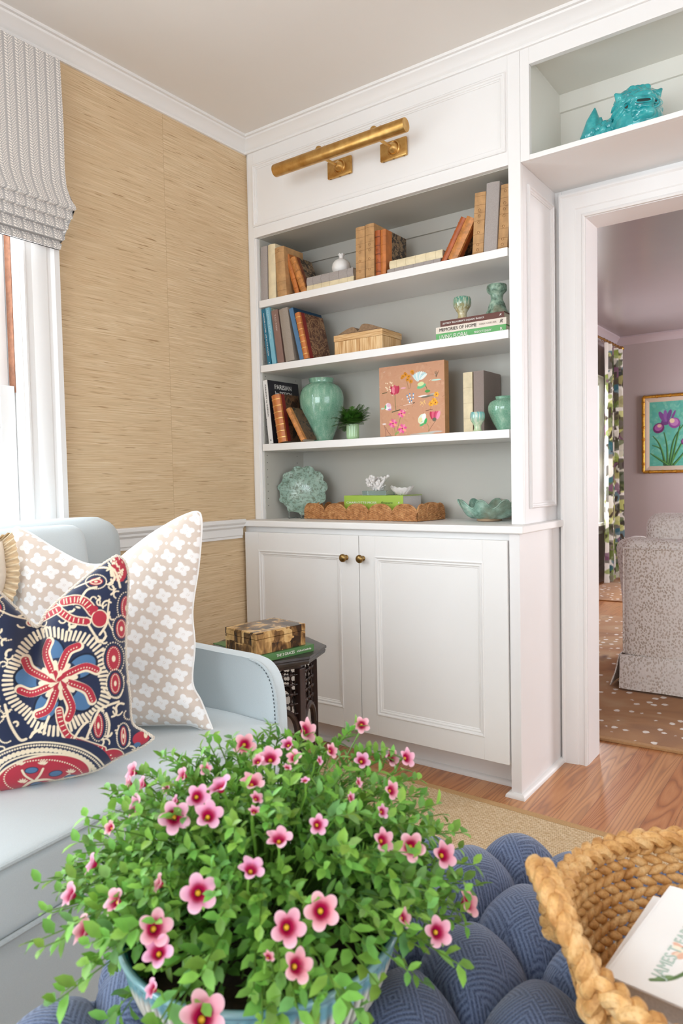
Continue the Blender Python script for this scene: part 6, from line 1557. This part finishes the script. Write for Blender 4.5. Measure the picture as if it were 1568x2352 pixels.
# blossoms: (pixel x, y, radius px, facing: 0 towards viewer .. 1 side/back, tilt angle)
FL = [(401, 1876, 33, .1, 0), (455, 1829, 26, .3, .2), (480, 1868, 30, .6, 1.2), (500, 1800, 28, 1.3, 1.0), (580, 1790, 26, 1.2, 2.2), (620, 1735, 26, .9, 1.0), (562, 1710, 24, .1, 0), (660, 1706, 16, .8, -.8), (708, 1675, 26, 1.0, .8), (763, 1722, 16, .9, .3), (831, 1664, 17, .15, 0), (674, 1737, 17, .7, .4), (832, 1744, 18, .6, 1.0), (901, 1738, 18, .8, 2.5), (937, 1738, 20, .8, .6), (902, 1813, 20, .8, -1.2), (808, 1831, 13, 1.1, .2), (880, 1862, 15, .8, 1.5), (883, 1928, 25, .7, .2), (945, 1944, 29, .2, .1), (1023, 1961, 28, .65, .2), (1080, 2070, 29, 1.05, .1), (1007, 2139, 30, .4, .2), (731, 1893, 21, .35, .3), (640, 1920, 28, 1.1, 2.2), (578, 1990, 28, 1.0, .9), (457, 2050, 38, .1, 0), (739, 2091, 37, .15, .2), (662, 2129, 37, .2, 0), (686, 2216, 34, .6, .3), (467, 2330, 48, .5, 1.2), (357, 2130, 36, .3, .5), (362, 2183, 32, .5, 1.9), (258, 2068, 27, .9, .3), (155, 2053, 25, 1.0, .2), (185, 2134, 30, 1.0, .7), (205, 1982, 22, 1.25, 2.0), (250, 1900, 15, .8, .6), (290, 1800, 20, 1.2, 1.6), (305, 1850, 27, 1.1, 1.0), (300, 1770, 20, 1.0, 1.9), (415, 1780, 18, 1.0, 2.2), (472, 1765, 14, .4, .4), (360, 2028, 20, 1.2, .9), (345, 2270, 20, 1.0, .3), (618, 2194, 13, 1.2, 0), (590, 1830, 15, 1.0, .8), (322, 1800, 17, 1.1, .4), (380, 1810, 12, .9, 2.1), (700, 1790, 10, 1.2, 1.0), (825, 1795, 11, 1.1, .3), (930, 2105, 20, 1.0, 1.2), (660, 1760, 10, 1.2, .6), (585, 1860, 14, 1.1, 1.3), (590, 1745, 15, .9, .2), (735, 1745, 10, 1.1, 1.2), (400, 1838, 12, 1.1, .7)]
t = NT('pink_petals'); a_ = t.n('ShaderNodeAttribute'); a_.attribute_name = 'tint'; t.l(a_.outputs['Color'], t.b.inputs['Base Color']); t.set(Roughness=.55, Specular_IOR_Level=.2)
tr2 = t.n('ShaderNodeBsdfTranslucent'); t.l(a_.outputs['Color'], tr2.inputs[0]); mx = t.n('ShaderNodeMixShader'); mx.inputs[0].default_value = .3; t.l(t.b.outputs[0], mx.inputs[1]); t.l(tr2.outputs[0], mx.inputs[2]); t.l(mx.outputs[0], t.t.nodes['Material Output'].inputs[0]); M_petal = t.m
M_eye = plain('yellow_throat', '#D9B020', .5); M_cal = plain('calyx_green', '#6FA03C', .5)
GOLD = '#E9A8C0'
rq = random.Random(5)
for (u, v, rp_, face, tilt) in FL:
    p, n_ = env(u, v, .99); depth = (p - CAM).dot(CF); p = CAM + ray(u, v) * depth
    R_ = rp_ / F_PX * depth * 1.16
    toc = (CAM - p).normalized(); side = (CR * math.cos(tilt * 1.0) + CU * math.sin(tilt)).normalized()
    if u > 700 and face > .6: side = (CR * .9 + CU * .3).normalized()
    elif u < 420 and face > .6: side = (-CR * .9 + CU * .25).normalized()
    elif face > .6: side = (CU * .9 + CR * rq.uniform(-.6, .6)).normalized()
    ax = (toc * math.cos(face) + side * math.sin(face)).normalized()
    fxv = ax.cross(Vector((0, 0, 1))).normalized(); fyv = ax.cross(fxv)
    nA2, nr = 60, 9; a = np.linspace(0, 2 * PI, nA2, endpoint=False); ph = rq.uniform(0, 6)
    lobes = np.abs(np.cos((a + ph) * 2.5)) ** .75
    warm = rq.random(); pink = lin('#F5A6B4') * (1 - warm) + lin('#F0A6D2') * warm; pale = lin('#FBDDE4'); deep = lin('#B5124E'); coral = lin('#E8607C')
    Vf, Cf = [], []
    for k in range(nr):
        f = k / (nr - 1); rad = R_ * (.12 + .88 * f) * (1 - .42 * (1 - lobes) * f ** 1.7); hgt = R_ * (-.75 * (1 - f) ** 2.2 + .10 * f * np.sin((a + ph) * 5) * f + (.05 if face < .6 else -.02) * f)
        P = np.outer(rad * np.cos(a), np.array(fxv)) + np.outer(rad * np.sin(a), np.array(fyv)) + np.outer(hgt, np.array(ax))
        Vf.append(P); vein = (1 - lobes) ** 1.5
        if f < .32: c = np.tile(deep, (nA2, 1))
        else: w_ = min(1, (f - .32) / .20); w2 = (f - .5); c0 = pink * (1 - max(0, w2)) + pale * max(0, w2) * 1.2; c = deep * (1 - w_) + c0 * w_; c = c * (1 - vein[:, None] * .35) + coral * vein[:, None] * .35
        Cf.append(np.clip(np.ones((nA2, 1)) * c, 0, 1))
    i, j = np.meshgrid(np.arange(nr - 1), np.arange(nA2), indexing='ij'); j2 = (j + 1) % nA2
    fl = npmesh('flower', np.concatenate(Vf) + np.array(p - Vector((BX, BY, BZ))), np.stack([(i * nA2 + j).ravel(), (i * nA2 + j2).ravel(), ((i + 1) * nA2 + j2).ravel(), ((i + 1) * nA2 + j).ravel()], 1), M_petal, pl_, cols=np.concatenate(Cf))
    q = p - Vector((BX, BY, BZ))
    mb = MB(); mb.ball(q - ax * R_ * .55, R_ * .16, 8, 6); mb.build('throat', M_eye, fl)
    mb = MB(); mb.tube([q - ax * R_ * .62, q - ax * R_ * 1.0, q - ax * R_ * 1.35], [R_ * .17, R_ * .14, R_ * .07], 7); mb.tube([q - ax * R_ * 1.3, q - ax * R_ * 1.7 + Vector((0, 0, -.01)), (core - Vector((BX, BY, BZ))) * .35 + (q - ax * R_ * 2) * .65], .0012, 5); mb.build('stalk', M_cal, fl)

# ---------------- woven basket with books
KH = .125; KZ = OZ + .0445; kd = Vector((CR.x, CR.y, 0)).normalized(); ke = Vector((CF.x, CF.y, 0)).normalized()
_kc = CAM + kd * .485 + ke * .805
bk = empty('woven_basket', (_kc.x, _kc.y, KZ), 'golden braided seagrass basket with loop handles, holding books on the ottoman', 'basket')
t = NT('braided_seagrass'); v = t.coord('Object'); n1 = t.noise(v, 40, 4, .6); n2 = t.noise(v, 300, 2, .6); c = t.ramp(n1, [(.3, '#B07A3E'), (.5, '#D3A263'), (.7, '#E6C28B')]); c = t.mix(t.ramp(n2, [(.3, (.45, .45, .45, 1)), (.5, (0, 0, 0, 1))]), c, '#9A6831'); t.col(c); t.set(Roughness=.6); t.bump(n2, .5, .001); M_sea = t.m
KA, KB = .230, .230
def kr(z): return .84 + .16 * (z / KH) ** .7
def sp_(c): return math.copysign(abs(c) ** .92, c)
def kp(a, z, off=0): return kd * (sp_(math.cos(a)) * (KA * kr(z) + off)) + ke * (sp_(math.sin(a)) * (KB * kr(z) + off)) + Vector((0, 0, z))
RH = .0135; nrow = int(KH / RH)
mb = MB()
for k in range(nrow):
    z = .006 + k * RH; per = 2 * PI * math.sqrt((KA * KA + KB * KB) / 2) * kr(z); nl = int(per / .021)
    for m in range(nl):
        a = 2 * PI * (m + (.5 if k % 2 else 0)) / nl; da = 2 * PI / nl
        sl = .0045 * (1 if k % 2 else -1)
        P = [kp(a - da * .62, z - sl), kp(a - da * .2, z - sl * .4, .0012), kp(a + da * .2, z + sl * .4, .0012), kp(a + da * .62, z + sl)]
        mb.tube(P, [.0022, .0068, .0068, .0022], 6, flat=1.0)
o = mb.build('woven_wall', M_sea, bk, angle=80)
mb = MB(); mb.rings([[kp(2 * PI * k / 40, .004) * s_ for k in range(40)] for s_ in (1, .5, .02)]); mb.build('base', M_sea, bk)
def plait(mb, P, R_, r_, turns, closed=False):
    N = len(P); P = [Vector(p) for p in P]
    for s_ in range(3):
        Q = []
        for i in range(N):
            d = (P[(i + 1) % N if closed else min(i + 1, N - 1)] - P[i - 1 if (i or closed) else 0]).normalized(); u_ = d.cross(Vector((.1, .2, 1))).normalized(); w_ = d.cross(u_); th = 2 * PI * turns * i / N + s_ * 2.0944
            Q.append(P[i] + u_ * math.sin(th) * R_ + w_ * math.sin(2 * th) * R_ * .55)
        mb.tube(Q, r_, 7, closed=closed)
mb = MB(); plait(mb, [kp(2 * PI * k / 420, KH + .004) for k in range(420)], .0095, .0080, 20, True); mb.build('plaited_rim', M_sea, bk)
for sg in (1, -1):
    ac = PI if sg > 0 else 0; _o = kd * (-1 if sg > 0 else 1); _e = ke * 1.0; _m = kp(ac, KH); H_ = spline([tuple(_m + _o * a_ + _e * b_ + Vector((0, 0, c_))) for a_, b_, c_ in ((.002, -.070, -.035), (.006, -.066, .010), (.022, -.052, .052), (.030, -.020, .076), (.030, .020, .078), (.022, .052, .054), (.006, .066, .010), (.002, .070, -.035))], 20)
    mb = MB(); plait(mb, resample(np.array(H_), 130), .0085, .0085, 6); mb.build('handle', M_sea, bk)
print('BASKET', KA, KB)
# books lying in the basket
GB = 'books in the woven basket'
M_bwhite = plain('white_book_cover', '#F1EFEE', .25)
zt0 = KZ + KH - .004
nb = Vector((-.10, -.12, 1)).normalized()
# cover corners from the place the book is seen, on a plane tipped slightly to the viewer
bp0 = at(1500, 2200, 'z', zt0 - .01)
def bq(u, v): return onplane(u, v, bp0, nb)
A0, A1, A2 = bq(1386, 2236), bq(1538, 2033), bq(1600, 2312)
ex = (A1 - A0).normalized(); Ls = (A1 - A0).length; ey = nb.cross(ex); ey = ey if (A2 - A0).dot(ey) > 0 else -ey; dW = .215
print('BKBOOK', Ls, (A2 - A0).dot(ey), A0, A1)
def bbook(label, off, th, Ls_, dW_, cover, sh=(0, 0), rot=0):
    e1 = (Matrix.Rotation(rot, 3, nb) @ ex); e2 = (Matrix.Rotation(rot, 3, nb) @ ey)
    o_ = A0 + e1 * sh[0] + e2 * sh[1] - nb * off
    # local x = thickness (up), y = depth, z = along the spine
    z_ = nb.cross(e2); o2 = o_ if z_.dot(e1) > 0 else o_ + e1 * Ls_
    return book('book', label, th, Ls_, dW_, axes(o2, nb, e2, z_), cover, pages=M_pagesw, group=GB, rnd_=.05), e1, e2, o_
b1, e1, e2, o1 = bbook('white gardening book with an orange flower cover, topmost in the woven basket', .030, .030, Ls, dW, M_bwhite)
b2_, *_ = bbook('white book under the flower-covered one in the woven basket', .052, .0215, Ls * 1.04, dW, M_bwhite, (.004, -.022), .04)
b3_, *_ = bbook('dark green book at the bottom of the pile in the woven basket', .078, .025, Ls * .96, dW, M_fgreen, (.006, .004), -.05)
b4_, *_ = bbook('floral-covered book below the green one in the woven basket', .099, .0205, Ls * .98, dW * .95, plain('pink_floral_cover', '#D9A3A6', .4, noise=.5, nscale=60), (.004, .008), .03)
Mi = b1.matrix_world.inverted() if False else axes((0, 0, 0), (1, 0, 0), (0, 1, 0), (0, 0, 1))
# cover art and lettering, in the book's own frame: local x up, y depth, z along the spine
th1 = .030; rev = nb.cross(e2).dot(e1) < 0
tx = (0, 0, -1) if rev else (0, 0, 1)
ty = Vector((1, 0, 0)).cross(Vector(tx))
if ty.y > 0: pass
pt = Paint(260, 260, '#F3F1EF'); rz = random.Random(3)
for k in range(40): a = rz.uniform(0, 6.28); r_ = rz.uniform(.02, .15); pt.ell(.50 + math.cos(a) * r_, .55 + math.sin(a) * r_, rz.uniform(.03, .06), .016, rz.choice(['#E2452A', '#F0822C', '#F4B23C', '#C93A2A', '#F0642E']), a)
for k in range(14): a = rz.uniform(0, 6.28); r_ = rz.uniform(.02, .08); pt.ell(.72 + math.cos(a) * r_, .42 + math.sin(a) * r_, .04, .02, rz.choice(['#F3D9C2', '#E9B9A0', '#F5ECD8', '#D88B62']), a)
for P in ([(.45, .5), (.3, .35), (.22, .3)], [(.55, .45), (.5, .25), (.4, .16)], [(.6, .5), (.7, .2), (.8, .1)], [(.5, .6), (.6, .8), (.7, .9)]): pt.curve(P, .012, '#5E7A4A')
for x, y, a in ((.30, .36, .6), (.24, .31, .3), (.47, .22, 1.2), (.75, .16, -.8), (.66, .84, .9), (.6, .3, .2)): pt.ell(x, y, .05, .016, '#7C9A6A', a)
nu = nv = 200; I, J = np.meshgrid(np.linspace(0, 1, nu), np.linspace(0, 1, nv), indexing='ij')
zz = I.ravel() * Ls if not rev else (1 - I.ravel()) * Ls
V_ = np.stack([np.full(I.size, th1 + .0006), .004 + J.ravel() * (dW - .008), zz], 1)
npmesh('cover_picture', V_, gridquads(nu, nv), tinted('printed_cover', .25, coat=.3), b1, cols=pt.sample(1 - J.ravel(), I.ravel()), sm=False)
def covtext(txt, yy, z0, size, width, mat, sp=None):
    zc = Ls * z0 if not rev else Ls * (1 - z0)
    X_ = Vector((0, 0, -1)) if rev else Vector((0, 0, 1)); Z_ = Vector((1, 0, 0)); Y_ = Z_.cross(X_)
    lettering(txt, size, mat, b1, axes((th1 + .0012, yy, zc), X_, Y_, Z_), 'cover_lettering', width=width)
covtext('JAMES T. FARMER III', .050, .50, .020, Ls * .72, plain('pale_green_ink', '#B9CBC0', .5))
# ================================================================== the mauve room beyond the doorway
def antelope(name, seed):
    t = NT(name); v = t.coord('Object'); n0 = t.noise(v, 2.2, 3, .6, 1.0)
    base = t.ramp(n0, [(.3, '#8A5A30'), (.5, '#AE7C48'), (.66, '#B99468'), (.8, '#6E4528')])
    vo = t.n('ShaderNodeTexVoronoi'); vo.inputs['Scale'].default_value = 17; vo.inputs['Randomness'].default_value = .85; t.l(v_st(t, v, (1.0, .8, 1)), vo.inputs['Vector'])
    wob = t.noise(v, 60, 2); d = t.math('ADD', vo.outputs['Distance'], t.math('MULTIPLY', t.math('SUBTRACT', wob, .5), .25))
    spot = t.ramp(d, [(.20, (1, 1, 1, 1)), (.26, (0, 0, 0, 1))]); c = t.mix(spot, base, '#EFE7DC'); t.col(c); t.set(Roughness=.95, Specular_IOR_Level=.1, Sheen_Weight=.2); t.bump(t.noise(v, 400, 2), .5, .002); return t.m
M_ant = antelope('antelope_carpet', 1)
q0 = at(1379.7, 1694.6, 'z', 0.01); q1 = at(1568, 1727, 'z', 0.01); ang = math.atan2(q1.y - q0.y, q1.x - q0.x)
r1 = empty('antelope_rug', (q0.x, q0.y, 0), 'tan rug with white antelope spots under the skirted chair, next room', 'rug'); r1.rotation_euler = (0, 0, ang)
mb = MB(); mb.box((-.9, .03, .0004), (1.9, 2.75, .010)); mb.build('pile', M_ant, r1, sm=False)
mb = MB(); mb.box((-.9, 0, .0004), (1.9, .03, .011), bev=.002); mb.build('binding', plain('tan_rug_edge', '#B98F62', .9, noise=.1, nscale=90), r1, sm=False)
r2 = empty('antelope_rug', (.1, 4.05, 0), 'second spotted antelope rug farther back, by the far window', 'rug')
mb = MB(); mb.box((0, 0, .0004), (2.2, 1.15, .010)); mb.build('pile', M_ant, r2, sm=False)

# ---------------- skirted chair seen from behind
t = NT('cream_leopard_chenille'); v = t.coord('Object'); vo = t.n('ShaderNodeTexVoronoi', feature='F1'); vo.inputs['Scale'].default_value = 105; t.l(v_st(t, v, (1, 1, .7)), vo.inputs['Vector'])
n = t.noise(v, 120, 3); n2 = t.noise(v, 5, 2); d = t.math('ADD', vo.outputs['Distance'], t.math('MULTIPLY', t.math('SUBTRACT', n, .5), .5)); f = t.ramp(d, [(.36, (1, 1, 1, 1)), (.50, (0, 0, 0, 1))])
c = t.mix(t.math('MULTIPLY', f, t.ramp(n2, [(.3, (.35, .35, .35, 1)), (.6, (.9, .9, .9, 1))])), '#F3EFE9', '#BFB1A1'); t.col(c); t.set(Roughness=.85, Sheen_Weight=.3); t.bump(d, .5, .004); M_leo = t.m
ch = empty('skirted_chair', (1.62, 1.80, 0.0112), 'cream leopard-chenille armchair with a skirt, seen from behind through the doorway', 'armchair')
OXc, OYc = 1.62, 1.80
def Tc(o): o.data.transform(Matrix.Translation((-OXc, -OYc, -.0112))); return o
def flare(p):
    f = max(0, min(1, (p.z - .17) / .60)); k = 1 + .13 * f ** 1.5; return Vector(((p.x - OXc) * k + OXc, p.y, p.z))
M_ = Matrix.Translation((OXc, 1.47, .47)); 
mb = MB(); softbox(.395, .075, .31, .05, n=22, mb=mb, xf=lambda p: Vector((p.x + OXc, p.y + 1.47 + .0, p.z + .47))); Tc(mb.build('back', M_leo, ch, angle=70))
for sg in (-1, 1):
    mb = MB(); softbox(.07, .34, .29, .06, n=18, mb=mb, xf=lambda p: flare(Vector((p.x + OXc + sg * .335, p.y + 1.80, (p.z + .485) - max(0, p.y + .1) * .25 * (p.z > 0))))); Tc(mb.build('arm', M_leo, ch, angle=70))
mb = MB(); softbox(.28, .29, .07, .04, crown=.02, n=16, mb=mb, M=Matrix.Translation((OXc, 1.84, .44))); Tc(mb.build('seat_cushion', M_leo, ch, angle=70))
mb = MB(); softbox(.33, .22, .08, .07, crown=.03, n=18, wr=.01, seed=4, mb=mb, M=Matrix.Translation((OXc + .01, 1.60, .685)) @ Matrix.Rotation(PI / 2 - .12, 4, 'X')); Tc(mb.build('back_cushion', M_leo, ch, angle=70))
for z, s_ in ((.735, 1.0),):
    P = [Vector((OXc + x, 1.393, z)) for x in np.linspace(-.385, .385, 12)]; mb = MB(); mb.tube(P, .005, 8); Tc(mb.build('piping', M_leo, ch))
P = [Vector((OXc - .384, 1.396, z)) for z in np.linspace(.20, .735, 10)]; mb = MB(); mb.tube(P, .005, 8); Tc(mb.build('piping', M_leo, ch))
# skirt with corner pleats
mb = MB(); xs0, xs1, ys0, ys1 = OXc - .405, OXc + .405, 1.392, 2.13
for a, b, nm in (((xs0, ys0), (xs1, ys0), 0), ((xs1, ys0), (xs1, ys1), 1), ((xs1, ys1), (xs0, ys1), 2), ((xs0, ys1), (xs0, ys0), 3)):
    d = Vector((b[0] - a[0], b[1] - a[1])).normalized(); nn = Vector((d.y, -d.x)); R_ = []
    for z, o_ in ((.19, .0), (.185, .006), (.10, .012 + .012 * (nm in (1, 3))), (.020, .022 + .03 * (nm in (1, 3)))):
        R_.append([Vector((a[0] + d.x * s_ + nn.x * (o_ + .003 * math.sin(s_ * 22)), a[1] + d.y * s_ + nn.y * (o_ + .003 * math.sin(s_ * 22)), z)) for s_ in np.linspace(.004, math.dist(a, b) - .004, 30)])
    V2 = [[p - Vector((nn.x, nn.y, 0)) * .006 for p in r] for r in R_][::-1]
    mb.rings([r1_ + r2_[::-1] for r1_, r2_ in zip(R_, V2[::-1])], True)
Tc(mb.build('skirt', M_leo, ch, angle=60))
mb = MB(); mb.box((OXc - .36, 1.44, .03), (OXc + .36, 2.08, .20)); Tc(mb.build('seat_base', M_leo, ch, sm=False))
for sx_ in (-.33, .33):
    for yy_ in (1.47, 2.05): mb = MB(); mb.lathe([(.02, .0112), (.025, .04)], n=12, M=Matrix.Translation((OXc + sx_, yy_, 0)), cap0=True, cap1=True); Tc(mb.build('leg', M_brownwood, ch))

# ---------------- curtain and rod
pt = Paint(260, 900, '#E9E5DD'); rz = random.Random(12)
for k in range(520):
    x, y = rz.random(), rz.random(); cl_ = rz.choice(['#6C7B3A', '#8FA04A', '#3F4A2E', '#4F463C', '#C9CB7C', '#2F6474', '#7A4F6C', '#8A8070', '#5D6B38', '#A7A06A', '#3B352E', '#D5D0C2'])
    rr_ = rz.uniform(.02, .10); pt.ell(x, y, rr_, rr_ * rz.uniform(.4, 1.2), cl_, rz.uniform(0, 3), .85)
    if rz.random() < .4: pt.line([(x, y), (x + rz.uniform(-.03, .03), y - rz.uniform(.01, .04))], .012, '#4A3F35')
M_curt = tinted('landscape_print_curtain', .85, trans=.25)
cu = empty('curtain', (.10, 5.38, 0), 'curtain printed with green, plum and teal trees beside the far window', 'curtain')
nu, nv = 220, 260; U, Vv = np.meshgrid(np.linspace(0, 1, nu), np.linspace(0, 1, nv), indexing='ij')
W0 = .33; yy_ = (U - .5) * 2 * W0 * (1 - .10 * Vv); xx_ = .038 * np.sin(U * 2 * PI * 6 + .6 * np.sin(Vv * 3)) * (1 - .35 * Vv) + .02 * np.sin(U * 9)
V1 = np.stack([xx_.ravel(), yy_.ravel(), (Vv * 2.42 + .015).ravel()], 1)
npmesh('panel', V1, gridquads(nu, nv), M_curt, cu, cols=pt.sample(U.ravel(), Vv.ravel()))
M_goldr = plain('gold_rod', '#B98B45', .3, .9)
rod = empty('curtain_rod', (.10, 4.7, 2.465), 'thin gold curtain rod over the far window', 'curtain rod')
mb = MB(); mb.tube([(0, -1.0, 0), (0, 1.02, 0)], .012, 10); mb.build('rod', M_goldr, rod)
mb = MB(); mb.ball((0, 1.04, 0), .024, 12, 8); mb.build('finial', M_goldr, rod)
for yb in (-.9, .98): mb = MB(); mb.tube([(-.0995, yb, 0), (-.004, yb, 0)], .008, 8); mb.build('bracket', M_goldr, rod)
for k in range(7): mb = MB(); yr = .36 + k * .10; mb.tube([(.018 * math.cos(a * PI / 8), yr, .018 * math.sin(a * PI / 8) - .006) for a in range(16)], .0025, 6, closed=True); mb.build('ring', M_goldr, rod)

# ---------------- iris painting
PX0, PX1, PZ0, PZ1 = .2975, 1.02, 1.132, 1.933
pf = empty('framed_painting', (PX0, YF, PZ0), 'painting of purple irises on turquoise in a gold bamboo frame, next room', 'painting')
Wp, Hp = PX1 - PX0, PZ1 - PZ0; M_gold = plain('gilt_bamboo', '#C08A35', .28, .85, noise=.3, nscale=50)
mb = MB()
for a, b in (((0, 0), (Wp, 0)), ((Wp, 0), (Wp, Hp)), ((Wp, Hp), (0, Hp)), ((0, Hp), (0, 0))):
    L = math.dist(a, b); N_ = int(L / .006); P, R_ = [], []
    for k in range(N_ + 1):
        s_ = k / N_; P.append((a[0] + (b[0] - a[0]) * s_, -.022, a[1] + (b[1] - a[1]) * s_)); q = (s_ * L / .13) % 1; R_.append(.0165 + .0045 * math.exp(-((q - .5) / .06) ** 2))
    mb.tube(P, R_, 10)
mb.build('frame', M_gold, pf)
mb = MB(); frame(mb, (.012, -.020, .012), (1, 0, 0), (0, 0, 1), (0, -1, 0), Wp - .024, Hp - .024, [(0, -.015), (0, .004), (.02, .006), (.048, -.004), (.048, -.015)]); mb.build('liner', plain('linen_liner', '#C9B7A6', .7), pf, angle=25)
pt = Paint(240, 270, '#5DAE9F'); rz = random.Random(8)
for k in range(300): pt.ell(rz.random(), rz.random(), rz.uniform(.02, .08), rz.uniform(.01, .05), rz.choice(['#4FA596', '#6BBBA8', '#7CC4B0', '#5FAE8C', '#8CCBB8', '#4A9C93']), rz.uniform(0, 3), .4)
for P in ([(.30, .02), (.29, .3), (.24, .52)], [(.34, .02), (.50, .3), (.56, .40)], [(.25, .02), (.2, .25), (.05, .33)], [(.27, .02), (.17, .33), (.06, .47)], [(.33, .02), (.40, .4), (.58, .66)], [(.36, .02), (.45, .42), (.50, .62)], [(.4, .02), (.6, .25), (.7, .5)], [(.3, .02), (.1, .15), (.02, .2)]): pt.curve(P, .022, '#2F5A38', r1=.006); pt.curve([(x + .01, y) for x, y in P], .008, '#5E9A4A', r1=.003)
def iris(x, y, s_):
    for dx, dy, rx, ry, rt, c_ in ((0, .02, .07, .05, .3, '#6B3F7C'), (-.05, .09, .035, .09, .5, '#7B4A8E'), (.0, .10, .03, .09, .1, '#8A5AA0'), (.05, .11, .03, .085, -.3, '#6E4486'), (.11, .11, .018, .07, -.4, '#7B4A8E'), (-.10, -.06, .085, .075, .6, '#6A2F66'), (-.10, -.05, .06, .05, .6, '#A25A9C'), (-.09, -.03, .03, .025, 0, '#D9B3A0'), (.12, .0, .085, .08, -.4, '#8D4A92'), (.12, .01, .06, .055, -.4, '#B77AB4'), (.09, .03, .035, .035, 0, '#E5CFAE')): pt.ell(x + dx * s_, y + dy * s_, rx * s_, ry * s_, c_, rt)
iris(.27, .66, 1.15); iris(.66, .42, .8); iris(.75, .78, 1.0)
nu, nv = 240, 270; I, J = np.meshgrid(np.linspace(0, 1, nu), np.linspace(0, 1, nv), indexing='ij'); ins = .058
V_ = np.stack([ins + I.ravel() * (Wp - 2 * ins), np.full(I.size, -.012), ins + J.ravel() * (Hp - 2 * ins)], 1)
npmesh('canvas', V_, gridquads(nu, nv), tinted('oil_painting', .5), pf, cols=pt.sample(I.ravel(), J.ravel()), sm=False)
mb = MB(); mb.box((.004, -.010, .004), (Wp - .004, -.001, Hp - .004)); mb.build('backing', M_brownwood, pf, sm=False)
